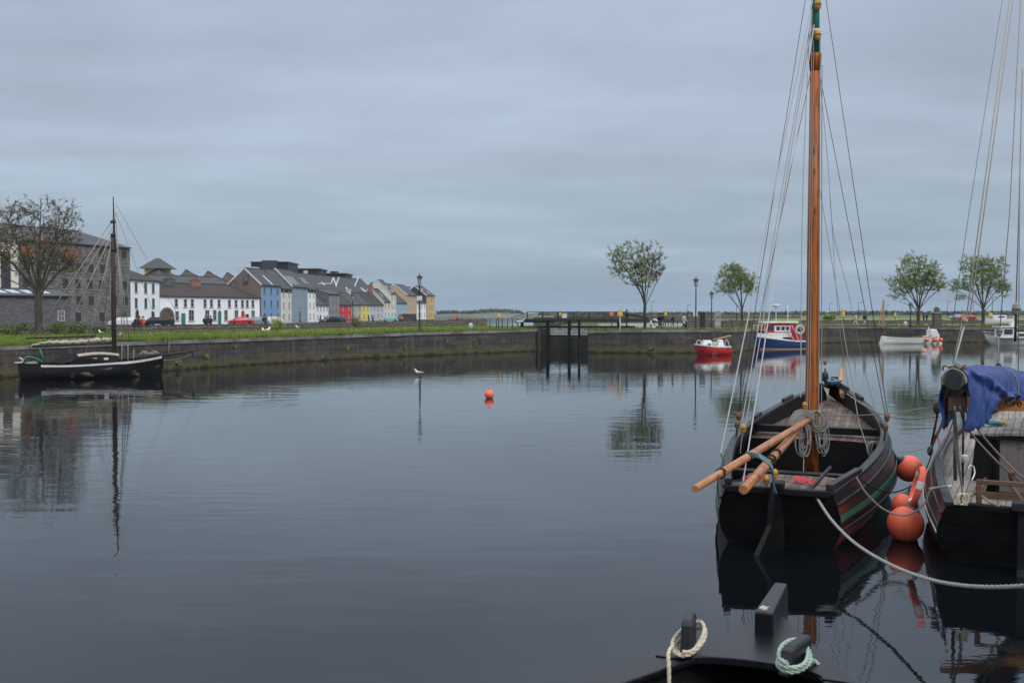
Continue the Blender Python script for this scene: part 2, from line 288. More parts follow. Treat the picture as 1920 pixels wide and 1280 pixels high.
    def ball(s, c, r, n=16, m=10, mi=0, sq=(1, 1, 1)):
        c = Vector(c); vs = [c + Vector((0, 0, -r * sq[2]))]
        for i in range(1, m):
            ph = -math.pi / 2 + math.pi * i / m
            for j in range(n): a = 2 * math.pi * j / n; vs.append(c + Vector((r * sq[0] * math.cos(ph) * math.cos(a), r * sq[1] * math.cos(ph) * math.sin(a), r * sq[2] * math.sin(ph))))
        vs.append(c + Vector((0, 0, r * sq[2]))); fs = [(0, 1 + (j + 1) % n, 1 + j) for j in range(n)]
        for i in range(m - 2):
            for j in range(n): a = 1 + i * n; fs.append((a + j, a + (j + 1) % n, a + n + (j + 1) % n, a + n + j))
        a = 1 + (m - 2) * n; fs += [(a + j, a + (j + 1) % n, len(vs) - 1) for j in range(n)]
        return s.add(vs, fs, mi, smooth=True)
    def prism(s, poly, z0, z1, mi=0):     # poly: plan points, counter-clockwise
        n = len(poly); vs = [(p[0], p[1], z0) for p in poly] + [(p[0], p[1], z1) for p in poly]
        return s.add(vs, [tuple(range(n))[::-1], tuple(range(n, 2 * n))] + [(i, (i + 1) % n, n + (i + 1) % n, n + i) for i in range(n)], mi)
    def quad(s, a, b, c, d, mi=0, uv=None): return s.add([a, b, c, d], [(0, 1, 2, 3)], mi, [uv] if uv else None)
    def build(s, name, mats, parent=None, world=False, bevel=0, solid=0):
        me = bpy.data.meshes.new(name)
        vs = s.v
        if world and parent is not None:
            r = root_of(parent); mt = Matrix.Translation(r.location) @ Matrix.Rotation(r.rotation_euler.z, 4, 'Z'); inv = mt.inverted(); vs = [inv @ v for v in vs]
        me.from_pydata([tuple(v) for v in vs], [], s.f)
        mats = mats if isinstance(mats, (list, tuple)) else [mats]
        for m in mats: me.materials.append(M[m] if isinstance(m, str) else m)
        me.polygons.foreach_set('material_index', s.mi); me.polygons.foreach_set('use_smooth', s.sm)
        uvl = me.uv_layers.new(name='UVMap'); data = [0.0] * (2 * len(me.loops)); me.update()
        for fi, p in enumerate(me.polygons):
            cu = s.uv.get(fi); nrm = p.normal
            if not cu:
                if abs(nrm.z) > .8: tu, tv = Vector((1, 0, 0)), Vector((0, 1, 0))
                else:
                    tu = Vector((-nrm.y, nrm.x, 0)).normalized(); tv = Vector((0, 0, 1)) if abs(nrm.z) < .15 else nrm.cross(tu)
            for k, li in enumerate(p.loop_indices):
                if cu: u, v_ = cu[k]
                else: co = me.vertices[me.loops[li].vertex_index].co; u, v_ = co.dot(tu), co.dot(tv)
                data[2 * li] = u; data[2 * li + 1] = v_
        uvl.data.foreach_set('uv', data)
        o = bpy.data.objects.new(name, me); COL.objects.link(o)
        if parent is not None: o.parent = parent
        if solid: md = o.modifiers.new('thickness', 'SOLIDIFY'); md.thickness = solid; md.offset = 0
        if bevel: md = o.modifiers.new('edges', 'BEVEL'); md.width = bevel; md.segments = 2; md.limit_method = 'ANGLE'; md.angle_limit = R(40)
        return o
def root_of(o):
    while o.parent: o = o.parent
    return o
def spline(pts, k=8):
    P = [Vector(p) for p in pts]
    if len(P) < 3: return P
    out = []
    for i in range(len(P) - 1):
        a, b, c, d = P[max(i - 1, 0)], P[i], P[i + 1], P[min(i + 2, len(P) - 1)]
        for j in range(k):
            t = j / k; out.append(.5 * ((2 * b) + (c - a) * t + (2 * a - 5 * b + 4 * c - d) * t * t + (3 * b - a - 3 * c + d) * t ** 3))
    out.append(P[-1]); return out
def resample(P, step):
    out = [P[0]]; rest = step
    for i in range(len(P) - 1):
        seg = P[i + 1] - P[i]; L = seg.length; t = rest
        while t < L: out.append(P[i] + seg * (t / L)); t += step
        rest = t - L
    out.append(P[-1]); return out
def interp(knots, x):                    # smooth 1-D table
    if x <= knots[0][0]: return knots[0][1]
    if x >= knots[-1][0]: return knots[-1][1]
    for i in range(len(knots) - 1):
        if x <= knots[i + 1][0]:
            x0, y0 = knots[i]; x1, y1 = knots[i + 1]; t = (x - x0) / (x1 - x0)
            m0 = (y1 - knots[i - 1][1]) / (x1 - knots[i - 1][0]) if i else (y1 - y0) / (x1 - x0)
            m1 = (knots[i + 2][1] - y0) / (knots[i + 2][0] - x0) if i + 2 < len(knots) else (y1 - y0) / (x1 - x0)
            h = x1 - x0; return (2 * t ** 3 - 3 * t * t + 1) * y0 + (t ** 3 - 2 * t * t + t) * h * m0 + (3 * t * t - 2 * t ** 3) * y1 + (t ** 3 - t * t) * h * m1
def lerpk(knots, x):
    if x <= knots[0][0]: return knots[0][1]
    for i in range(len(knots) - 1):
        if x <= knots[i + 1][0]:
            t = (x - knots[i][0]) / (knots[i + 1][0] - knots[i][0]); return knots[i][1] * (1 - t) + knots[i + 1][1] * t
    return knots[-1][1]
def tag(o, label=None, cat=None, group=None, kind=None):
    if label: o['label'] = label
    if cat: o['category'] = cat
    if group: o['group'] = group
    if kind: o['kind'] = kind
    return o
def thing(name, label, cat, loc=(0, 0, 0), rz=0, group=None):
    o = bpy.data.objects.new(name, None); COL.objects.link(o); o.location = loc; o.rotation_euler = (0, 0, rz); o.empty_display_size = .3
    return tag(o, label, cat, group)
def dup(root, loc, rz, label, group=None):
    r = root.copy(); COL.objects.link(r); r.location = loc; r.rotation_euler = (0, 0, rz); r['label'] = label
    if group: r['group'] = group
    for ch in [c for c in COL.objects if c.parent == root]:
        c = ch.copy(); COL.objects.link(c); c.parent = r
        for g in [q for q in COL.objects if q.parent == ch]:
            d = g.copy(); COL.objects.link(d); d.parent = c
    return r
def struct(mb, name, m): return tag(mb.build(name, m), kind='structure')

# ================================================================== WATER AND LAND
def water_mat():
    m, t, b = newmat('dark_basin_water')
    def nn(k): return t.nodes.new(k)
    b.inputs['Base Color'].default_value = (.003, .0042, .0056, 1); b.inputs['Roughness'].default_value = .02; b.inputs['IOR'].default_value = 1.43; b.inputs['Specular Tint'].default_value = (.80, 1, 1, 1)
    tc = nn('ShaderNodeTexCoord')
    def nz(scale, sc, det, dist=0, loc=(0, 0, 0), rot=0):
        mp = nn('ShaderNodeMapping'); mp.inputs['Scale'].default_value = scale; mp.inputs['Location'].default_value = loc; mp.inputs['Rotation'].default_value = (0, 0, rot)
        t.links.new(tc.outputs['Object'], mp.inputs[0])
        n = nn('ShaderNodeTexNoise'); n.inputs['Scale'].default_value = sc; n.inputs['Detail'].default_value = det; n.inputs['Distortion'].default_value = dist; t.links.new(mp.outputs[0], n.inputs[0]); return n.outputs[0]
    def rng(x, a, b_, c, d):
        r = nn('ShaderNodeMapRange'); r.inputs[1].default_value = a; r.inputs[2].default_value = b_; r.inputs[3].default_value = c; r.inputs[4].default_value = d; t.links.new(x, r.inputs[0]); return r.outputs[0]
    def mul(a, b_, op='MULTIPLY'):
        n = nn('ShaderNodeMath'); n.operation = op
        for i, x in enumerate((a, b_)):
            if isinstance(x, (int, float)): n.inputs[i].default_value = x
            else: t.links.new(x, n.inputs[i])
        return n.outputs[0]
    a = nz((.22, 1, 1), 3.2, 2, .2, rot=R(-7)); c = nz((.45, 1, 1), 1.15, 1, .3, rot=R(10)); d = nz((.7, 1.3, 1), 7, 2, .1)
    mask = rng(nz((.06, .11, 1), .9, 3, .4, (4.3, 2.2, 0)), .42, .62, .12, 1)
    mask2 = rng(nz((.03, .08, 1), 1.7, 3, .6, (9, 5, 0)), .42, .6, .25, 1)
    h = mul(mul(mul(a, .0048), mask), mul(c, .0075), 'ADD'); h = mul(h, mul(mul(d, .0011), mask2), 'ADD')
    bp = nn('ShaderNodeBump'); bp.inputs['Distance'].default_value = 1; bp.inputs['Strength'].default_value = 1; t.links.new(h, bp.inputs['Height']); t.links.new(bp.outputs[0], b.inputs['Normal'])
    return m
M['water'] = water_mat()
mb = MB(); mb.add([(-4000, -60, 0), (4000, -60, 0), (5600, 4800, 0), (-5600, 4800, 0)], [(0, 1, 2, 3)]); struct(mb, 'water', 'water')

# quay line of the left bank: (photo x, waterline y, coping y)
QL = [(-260, 726, 658), (0, 708, 649), (160, 701.5, 644), (312, 695, 638.5), (440, 685, 635), (560, 678, 631), (680, 671.5, 627), (800, 666, 623), (980, 659, 618), (1008, 658, 617)]
QR = [(1103, 661, 620), (1200, 662, 618.5), (1300, 661.5, 618), (1374, 661, 618.5), (1440, 651, 616), (1500, 643, 613), (1650, 641, 612.5), (1780, 641.5, 614.5), (2100, 642, 616)]
def quay_pts(Q):
    r = []
    for px, yw, yt in Q:
        p = G(px, yw, 0); z = W(px, yt, p.y).z; r.append((p.x, p.y, z))
    return r
PL, PR = quay_pts(QL), quay_pts(QR)
def subdiv(P, step):
    out = []
    for i in range(len(P) - 1):
        a, b = Vector(P[i]), Vector(P[i + 1]); n = max(1, int((b - a).length / step))
        out += [a.lerp(b, k / n) for k in range(n)]
    out.append(Vector(P[-1])); return out
def quay_wall(P, label, lip=.06):
    t = thing('quay_wall', label, 'quay wall', (P[0][0], P[0][1], 0))
    D = subdiv(P, 1.1); mb = MB(); cp = MB(); u = 0; rr = random.Random(3)
    offs = []
    for i, p in enumerate(D):
        a, b = D[max(i - 1, 0)], D[min(i + 1, len(D) - 1)]; tt = (b - a); tt.z = 0; tt.normalize(); offs.append(Vector((tt.y, -tt.x, 0)))
    rows = [-.5, 0, .25, .6, 1.0, 1.4, 1.8]
    for i in range(len(D) - 1):
        L = (D[i + 1] - D[i]).length
        for j in range(len(rows)):
            z0 = rows[j]; z1 = rows[j + 1] if j + 1 < len(rows) else None
            def pt(k, z):
                top = D[k].z - .22; zz = top if z is None else min(z, top)
                o = offs[k] * (.05 + .05 * noise.noise(Vector((D[k].x * .9, D[k].y * .9, zz * 2.2))) + .10 * (1 - zz / 2))
                return Vector((D[k].x, D[k].y, zz)) + o
            mb.add([pt(i, z0), pt(i + 1, z0), pt(i + 1, z1), pt(i, z1)], [(0, 1, 2, 3)], 0, [[(u, z0), (u + L, z0), (u + L, 2 if z1 is None else z1), (u, 2 if z1 is None else z1)]], True)
        u += L
    # coping stones
    E = subdiv(P, 1.35)
    for i in range(len(E) - 1):
        a, b = E[i].copy(), E[i + 1].copy(); tt = b - a; tt.z = 0; tt.normalize(); n = Vector((tt.y, -tt.x, 0)); j = rr.uniform(-.02, .025)
        a = a + tt * .012; b = b - tt * .012
        q = [a + n * (.13 + j), b + n * (.13 + j), b - n * .5, a - n * .5]
        vs = [v - Vector((0, 0, .235)) for v in q] + [v + Vector((0, 0, j * .6)) for v in q]
        cp.add(vs, [(0, 3, 2, 1), (4, 5, 6, 7), (0, 1, 5, 4), (1, 2, 6, 5), (2, 3, 7, 6), (3, 0, 4, 7)])
    mb.build('wall', 'quay', t, world=True); cp.build('coping', 'copingq', t, world=True)
    return t
M['copingq'] = mat('quay_coping', (.24, .23, .225), (.14, .135, .13), .8, .9, .02, 10, c3=(.10, .09, .07), sc3=.5)
quay_wall(PL, 'long dark stone quay wall along the grassy bank on the left of the basin')
quay_wall(PR, 'stone quay wall below the tree, bending back behind the moored boats on the right')
# cutaway walls of the lock entrance
lockL, lockR = Vector(PL[-1]), Vector(PR[0])
lk_bL = XY(1030, 128); lk_bR = XY(1110, 128)
t = thing('lock_wall', 'shadowed stone wall of the lock entrance, left of the gate', 'lock wall', (lockL.x, lockL.y, 0))
mb = MB(); a, b = lockL, lk_bL; mb.add([(a.x, a.y, -.5), (b.x, b.y, -.5), (b.x, b.y, 2.2), (a.x, a.y, 2.2)], [(0, 1, 2, 3)])
mb.build('stone_face', 'quay', t, world=True)
t = thing('lock_wall', 'stone side wall of the lock entrance, under the end of the footbridge', 'lock wall', (lockR.x, lockR.y, 0))
mb = MB(); a, b = lockR, lk_bR; mb.add([(b.x, b.y, -.5), (a.x, a.y, -.5), (a.x, a.y, 2.15), (b.x, b.y, 2.15)], [(0, 1, 2, 3)]); mb.build('stone_face', 'quay', t, world=True)
t = thing('lock_wall', 'pale stone block wall seen behind the lock gate posts', 'lock wall', (lk_bL.x, lk_bL.y, 0))
mb = MB(); a, b = XY(1020, 118), XY(1118, 118); mb.box(((a.x + b.x) / 2, 118.6, 1.0), (b.x - a.x, 1.2, 2.3)); mb.build('stone_face', 'palestone', t, world=True)

# low boundary wall behind the grass: (photo x, distance, base z, top z)
BW = [(-300, 86, 1.9, 2.6), (20, 90, 1.92, 2.62), (250, 96, 1.96, 2.70), (480, 108, 2.02, 2.72), (700, 126, 2.08, 2.82), (911, 139, 2.12, 3.05)]
BWP = [(XY(p, d), z0, z1) for p, d, z0, z1 in BW]
# grass of the left bank
def strip(front, back, n=40, bump_=.05, m=8):
    mb = MB(); vs = []
    def at(P, t):
        x = t * (len(P) - 1); i = min(int(x), len(P) - 2); return Vector(P[i]).lerp(Vector(P[i + 1]), x - i)
    for i in range(n + 1):
        a, b = at(front, i / n), at(back, i / n)
        for j in range(m + 1):
            p = a.lerp(b, j / m); p.z += bump_ * noise.noise(p * .35) * (0 if j in (0,) else 1); vs.append(p)
    fs = [(i * (m + 1) + j, (i + 1) * (m + 1) + j, (i + 1) * (m + 1) + j + 1, i * (m + 1) + j + 1) for i in range(n) for j in range(m)]
    mb.add(vs, fs, 0, smooth=True); return mb
def atx(P, px):                          # interpolate polyline of (px, Vector)
    for i in range(len(P) - 1):
        if px <= P[i + 1][0]:
            t = (px - P[i][0]) / (P[i + 1][0] - P[i][0]); return P[i][1].lerp(P[i + 1][1], max(0, t))
    return P[-1][1].copy()
PLx = [(q[0], Vector(p)) for q, p in zip(QL, PL)]
PRx = [(q[0], Vector(p)) for q, p in zip(QR, PR)]
BWx = [(q[0], Vector((p[0].x, p[0].y, p[1]))) for q, p in zip(BW, BWP)]
pxs = [-260 + i * 30 for i in range(41)] + [985, 1008]
front = []; back = []
for px in pxs:
    a = atx(PLx, px); front.append(a + Vector((0, .25, .03)))
    b = atx(BWx, min(px, 911)) if px <= 911 else XY(px, 139 - (px - 911) * .12) + Vector((0, 0, 2.12))
    back.append(b)
struct(strip(front, back, 120, .12, 12), 'grass_bank', 'grass')
# end of the bank above the estuary
mb = MB(); e = back[-1]; f_ = back[-3]
q = [back[k] for k in range(-4, 0)]
for i in range(len(q) - 1): mb.quad((q[i].x, q[i].y, -.5), (q[i + 1].x, q[i + 1].y, -.5), tuple(q[i + 1]), tuple(q[i]))
a, b = back[-1], lk_bL; mb.quad((a.x, a.y, -.5), (b.x, b.y, -.5), (b.x, b.y, 2.2), (a.x, a.y, 2.2))
struct(mb, 'bank_edge', 'quay')
# far quay: road in front of the terraces
mb = MB(); mb.prism([(-420, 90), (-60, 90), (XY(250, 96).x, 96.4), (XY(480, 108).x, 108.4), (XY(700, 126).x, 126.4), (XY(911, 139).x - .2, 139.3), (-20, 385), (-30, 600), (-600, 600)], -.4, 1.8)
struct(mb, 'road', 'road')
# right hand park
GZ = 2.2
park = [Vector(p) for p in PR[0:1]] + [Vector(p) for p in PR[1:]]
pts = [(lk_bR.x, 118)] + [(p[0], p[1] + .3) for p in PR] + [(160, PR[-1][1] + 2), (900, 700), (1800, 2400), (600, 2600), (60, 2300), (XY(1010, 900).x, 900), (XY(1000, 420).x, 420), (XY(1060, 330).x, 330), (XY(1330, 300).x, 300), (XY(1330, 190).x, 190), (XY(1080, 178).x, 178), (XY(1035, 128).x, 128)]
def tri_poly(mb, pts, z):
    bm = bmesh.new(); vs = [bm.verts.new((p[0], p[1], z)) for p in pts]; f = bm.faces.new(vs); f.normal_update(); bmesh.ops.triangulate(bm, faces=[f]); bm.verts.index_update()
    o = len(mb.v); mb.v += [v.co.copy() for v in bm.verts]
    for f in bm.faces:
        ids = [v.index + o for v in f.verts]
        if f.normal.z < 0: ids = ids[::-1]
        mb.f.append(ids); mb.mi.append(0); mb.sm.append(False)
    bm.free()
mb = MB(); tri_poly(mb, pts, 2.15)
for i in range(len(pts)):
    a, b = pts[i], pts[(i + 1) % len(pts)]; mb.quad((a[0], a[1], -.4), (b[0], b[1], -.4), (b[0], b[1], 2.15), (a[0], a[1], 2.15))
struct(mb, 'park_ground', 'grass2')
# green verges and paths of the park, thin sheets a few millimetres above the ground
def sheet(name, m, pts, z):
    mb = MB(); tri_poly(mb, pts, z); return struct(mb, name, m)
sheet('path', 'path', [XY(1125, 128)[:2], XY(1280, 124)[:2], XY(1345, 124)[:2], XY(1480, 138)[:2], XY(2300, 150)[:2], XY(2300, 160)[:2], XY(1500, 156)[:2], XY(1290, 170)[:2], XY(1120, 172)[:2]], 2.156)
sheet('lawn', 'grass', [(p[0], p[1] + .45) for p in PR[3:]] + [ XY(2300, 140)[:2], XY(1900, 146)[:2], XY(1530, 143)[:2], XY(1420, 125)[:2]], 2.157)
sheet('lawn_far', 'grass', [XY(1450, 200)[:2], XY(2400, 200)[:2], XY(2400, 320)[:2], XY(1450, 320)[:2]], 2.156)
sheet('lawn_verge', 'grass2v', [XY(1112, 98)[:2], XY(1374, 96.3)[:2], XY(1420, 112)[:2], XY(1290, 112)[:2], XY(1115, 115)[:2]], 2.158) if 'grass2v' in M else None
sheet('path_far', 'path', [XY(1450, 325)[:2], XY(2500, 325)[:2], XY(2500, 345)[:2], XY(1450, 345)[:2]], 2.157)

# grass blades: tufts along the bank (a mass nobody could count)
def tufts(name, spots, m, h=(.12, .3)):
    mb = MB(); vs = []; fs = []; mi = []
    for p in spots:
        for k in range(3):
            a = rnd.uniform(0, 6.28); hh = rnd.uniform(*h); wd = rnd.uniform(.02, .05); d = Vector((math.cos(a), math.sin(a), 0)); q = p + Vector((rnd.uniform(-.1, .1), rnd.uniform(-.1, .1), -.02))
            o = len(vs); vs += [q - d * wd, q + d * wd, q + Vector((rnd.uniform(-.1, .1), rnd.uniform(-.1, .1), hh))]; fs.append((o, o + 1, o + 2)); 
    mb.add(vs, fs); o = mb.build(name, m); o['kind'] = 'stuff'; tag(o, 'short green grass blades growing on the ' + ('left bank' if 'bank' in name else 'right quay edge'), 'grass'); return o
sp = []
for i in range(9000):
    px = rnd.uniform(-20, 1005); t_ = rnd.random() ** 1.8; a = atx(PLx, px) + Vector((0, .35, .03)); b = atx(BWx, min(px, 911)) if px <= 911 else XY(px, 139 - (px - 911) * .12) + Vector((0, 0, 2.12))
    sp.append(a.lerp(b, t_))
for i in range(2200):
    px = rnd.uniform(-20, 1005); sp.append(atx(PLx, px) + Vector((0, rnd.uniform(.15, .6), .03)))
tufts('grass_blades_bank', sp, 'grass')
sp = []
for i in range(2600):
    px = rnd.uniform(1104, 2000); sp.append(atx(PRx, px) + Vector((0, rnd.uniform(.3, 1) + (rnd.random() * 12 if i % 2 else 0), 0)))
    sp[-1].z = 2.15
tufts('grass_blades_quay', sp, 'grass', (.15, .42))

# boundary walls
def low_wall(P, th, label, m='drystone', name='boundary_wall', ragged=.12):
    t = thing(name, label, 'stone wall', (P[0][0].x, P[0][0].y, P[0][1])); mb = MB(); u = 0; rr = random.Random(5)
    pts = []
    for i in range(len(P) - 1):
        (a, az, at_), (b, bz, bt) = P[i], P[i + 1]; n = max(1, int((b - a).length / .9))
        for k in range(n): pts.append((a.lerp(b, k / n), az + (bz - az) * k / n, at_ + (bt - at_) * k / n))
    pts.append(P[-1])
    for i in range(len(pts) - 1):
        (a, az, at_), (b, bz, bt) = pts[i], pts[i + 1]; tt = (b - a).normalized(); n = Vector((tt.y, -tt.x, 0)) * th / 2; L = (b - a).length; j = rr.uniform(-ragged, ragged) * .5
        q = [a + n, b + n, b - n, a - n]; lo = [Vector((v.x, v.y, az - .3)) for v in q]; hi = [Vector((v.x, v.y, (at_ + bt) / 2 + j)) for v in q]
        mb.add(lo + hi, [(0, 3, 2, 1), (4, 5, 6, 7), (0, 1, 5, 4), (1, 2, 6, 5), (2, 3, 7, 6), (3, 0, 4, 7)], 0, [None, None, [(u, az), (u + L, az), (u + L, bt), (u, at_)], None, [(u, az), (u + L, az), (u + L, bt), (u, at_)], None]); u += L
    mb.build('wall', m, t, world=True); return t
low_wall(BWP, .5, 'low brown rubble stone wall behind the grass, in front of the terraced houses')
low_wall([(XY(840, 150), 1.8, 3.0), (XY(912, 150), 1.8, 3.05)], .6, 'end of a higher stone wall beside the pale estuary water')
low_wall([(XY(1285, 122), 2.15, 3.0), (XY(1370, 126), 2.15, 3.0), (XY(1440, 134), 2.15, 2.95)], .5, 'low stone wall behind the lamp posts and bins on the right quay')
low_wall([(XY(1500, 165), 2.15, 2.75), (XY(1760, 168), 2.15, 2.75), (XY(2100, 165), 2.15, 2.75)], .5, 'low stone wall crossing the park behind the leafy trees', 'drystone')
low_wall([(XY(1040, 330), 2.15, 3.1), (XY(1300, 318), 2.15, 3.1), (XY(1500, 330), 2.15, 3.0)], .8, 'distant stone sea wall seen through the footbridge railings', 'drystone')

# ================================================================== FOLIAGE
def leaves(mb, pts, size, mis=(0,), flat=.0):
    vs = []; n0 = len(mb.f)
    for p in pts:
        s = size * rnd.uniform(.6, 1.3); a = Vector((rnd.gauss(0, 1), rnd.gauss(0, 1), rnd.gauss(0, .7))).normalized(); b = a.cross(Vector((rnd.gauss(0, 1), rnd.gauss(0, 1), rnd.gauss(0, 1)))).normalized()
        o = len(mb.v); mb.v += [p - a * s, p + b * s * .5, p + a * s, p - b * s * .5]; mb.f.append([o, o + 1, o + 2, o + 3]); mb.mi.append(rnd.choice(mis)); mb.sm.append(False)
def clump_pts(c, rad, n, shell=.55):
    out = []
    for i in range(n):
        d = Vector((rnd.gauss(0, 1), rnd.gauss(0, 1), rnd.gauss(0, 1))).normalized(); r = shell + (1 - shell) * rnd.random(); out.append(Vector(c) + Vector((d.x * rad[0], d.y * rad[1], d.z * rad[2])) * r)
    return out
def bush(label, c, rad, n=500, size=.12, mats=('leafy', 'leafd'), name='shrub', group=None, lobes=6):
    t = thing(name, label, 'shrub', (c[0], c[1], c[2]), group=group); mb = MB()
    for k in range(lobes):
        cc = Vector((rnd.uniform(-.6, .6) * rad[0], rnd.uniform(-.5, .5) * rad[1], rad[2] * rnd.uniform(.35, .8) * (1 - .0 * k))); f_ = rnd.uniform(.4, .62)
        leaves(mb, [p for p in clump_pts(cc, (rad[0] * f_, rad[1] * f_, rad[2] * f_), n // lobes, .3)], size, range(len(mats)))
    mb.build('foliage', list(mats), t)
    st = MB()
    for k in range(4):
        a = rnd.uniform(0, 6.28); st.tube([(0, 0, -.1), (math.cos(a) * rad[0] * .3, math.sin(a) * rad[1] * .3, rad[2] * .6), (math.cos(a) * rad[0] * .5, math.sin(a) * rad[1] * .5, rad[2] * 1.05)], [.04, .025, .01], 5)
    st.build('stem', 'bark', t); return t
def tree(label, loc, fork_h, ell, ntar, r0, nleaf, lsize, leafmix, seed, group=None, twig=.35, lean=0, fans=1.0, depthf=.85, spread=.28, barkm='bark', limbgap=.33):
    """ell: list of (x, z, rx, rz) ellipses of the crown in metres; branches grow to targets spread through them"""
    rr = random.Random(seed); t = thing('tree', label, 'tree', loc, group=group)
    trunk = [Vector((lean * k / 5 + rr.uniform(-.05, .05) * (k > 0), rr.uniform(-.04, .04), fork_h * k / 5)) for k in range(6)]
    nodes = [(v, i - 1) for i, v in enumerate(trunk)]; plen = [fork_h * k / 5 * .2 for k in range(6)]
    tars = []; wsum = sum(e[2] * e[3] for e in ell)
    while len(tars) < ntar:
        x = rr.random() * wsum
        for e in ell:
            x -= e[2] * e[3]
            if x <= 0: break
        d = Vector((rr.gauss(0, 1), rr.gauss(0, 1), rr.gauss(0, 1))).normalized() * (rr.random() ** .45)
        p = Vector((e[0] + d.x * e[2], d.y * e[2] * depthf, e[1] + d.z * e[3]))
        tars.append(p)
    base = trunk[-1]; tars.sort(key=lambda p: (p - base).length)
    prim = []                                        # main limbs fan straight out of the fork
    for p in sorted(tars, key=lambda p: -(p - base).length):
        dp = (p - base).normalized()
        if all(dp.angle(q) > limbgap for q, _ in prim): prim.append((dp, p))
        if len(prim) >= 11: break
    for dp, p in prim:
        d = (p - base).length; k = max(2, int(d / .5)); prev = 5 if rr.random() < .6 else 4; q0 = nodes[prev][0]; c = q0 + Vector((dp.x * d * .30, dp.y * d * .30, d * .48 * max(.45, dp.z)))
        for j in range(1, k + 1):
            s = j / k; v = q0 * (1 - s) ** 2 + c * 2 * s * (1 - s) + p * s * s + Vector((rr.uniform(-.04, .04), rr.uniform(-.04, .04), 0)) * (j < k); nodes.append((v, prev)); plen.append(d * s); prev = len(nodes) - 1
    tars = [p for p in tars if all((p - q).length > .05 for _, q in prim)]
    ends = []
    for i in range(6, len(nodes)):
        if i == len(nodes) - 1 or nodes[i + 1][1] != i: ends.append((i, (nodes[i][0] - nodes[nodes[i][1]][0]).normalized()))
    for p in tars:
        best, bi = 1e9, 5
        for i in range(6, len(nodes)):
            q = nodes[i][0]; d = (p - q).length
            up = (p - q); pen = (0 if up.z > -.1 * d else 2.0); par_ = nodes[i][1]; dn_ = (q - nodes[par_][0]); pen += .9 * max(0, .55 - (up.dot(dn_) / (d * dn_.length + 1e-6))) * min(d, 1.5)
            sc_ = d + plen[i] * spread + pen
            if sc_ < best: best, bi = sc_, i
        q = nodes[bi][0]; d = (p - q).length; k = max(1, int(d / .55)); prev = bi
        par = nodes[bi][1]; pd = (q - nodes[par][0]).normalized() if par >= 0 else Vector((0, 0, 1))
        c = q + pd * d * .35 + Vector((0, 0, d * .05))
        for j in range(1, k + 1):
            s = j / k; v = q * (1 - s) ** 2 + c * 2 * s * (1 - s) + p * s * s + Vector((rr.uniform(-.05, .05), rr.uniform(-.05, .05), rr.uniform(-.04, .04))) * (j < k)
            nodes.append((v, prev)); plen.append(plen[bi] + d * s); prev = len(nodes) - 1
        ends.append((prev, (p - c).normalized()))
    area = [0.0] * len(nodes); childs = [[] for _ in nodes]
    for i, (v, p) in enumerate(nodes):
        if p >= 0: childs[p].append(i)
    for i in range(len(nodes) - 1, -1, -1):
        if not childs[i]: area[i] = 1
        if nodes[i][1] >= 0: area[nodes[i][1]] += area[i]
    kk = r0 / area[0] ** .5
    rad = [max(.011, r0 * (a / area[0]) ** .56) for a in area]
    br = MB(); tk = MB()
    started = set()
    for i in range(len(nodes)):          # chains
        if nodes[i][1] >= 0 and childs[nodes[i][1]][0] == i and i > 0: continue
        ch = [i]; 
        while childs[ch[-1]]: ch.append(childs[ch[-1]][0])
        P = [nodes[j][0] for j in ch]; rd = [rad[j] for j in ch]
        if nodes[i][1] >= 0: P = [nodes[nodes[i][1]][0]] + P; rd = [min(rad[nodes[i][1]], rd[0] * 1.15)] + rd
        if i == 0:
            tk.tube([P[0] - Vector((0, 0, .3)), P[0], P[0] + Vector((0, 0, .35))] + P[1:7], [rd[0] * 1.5, rd[0] * 1.35, rd[0] * 1.02] + rd[1:7], 10); P = P[6:]; rd = rd[6:]
        if len(P) > 1: br.tube(P, rd, 6 if rd[0] > .04 else 4, cap=False)
    lf = MB(); per = nleaf / max(1, len(ends))
    mixi = []
    for k, (i, d) in enumerate(ends):
        v = nodes[i][0]; bronze = (rr.random() < leafmix(v))
        for q in range(3):
            dd = (d * 1.2 + Vector((rr.gauss(0, .5), rr.gauss(0, .5), rr.gauss(.3, .4)))).normalized(); L = twig * rr.uniform(.6, 1.5); e = v + dd * L
            br.tube([v, v + dd * L * .5 + Vector((0, 0, .03)), e], [.012, .009, .005], 3, cap=False)
            m_ = int(per / 3 * rr.uniform(.4, 1.6) + .5)
            leaves(lf, [v + dd * L * rr.uniform(.15, 1.15) + Vector((rr.gauss(0, .07), rr.gauss(0, .07), rr.gauss(0, .07))) for _ in range(m_)], lsize, (2,) if bronze else (0, 0, 1))
    tr = tk.build('trunk', barkm, t); br.build('branches', barkm, t); lf.build('crown', ['leafy', 'leafd', 'leafb'], t)
    return t

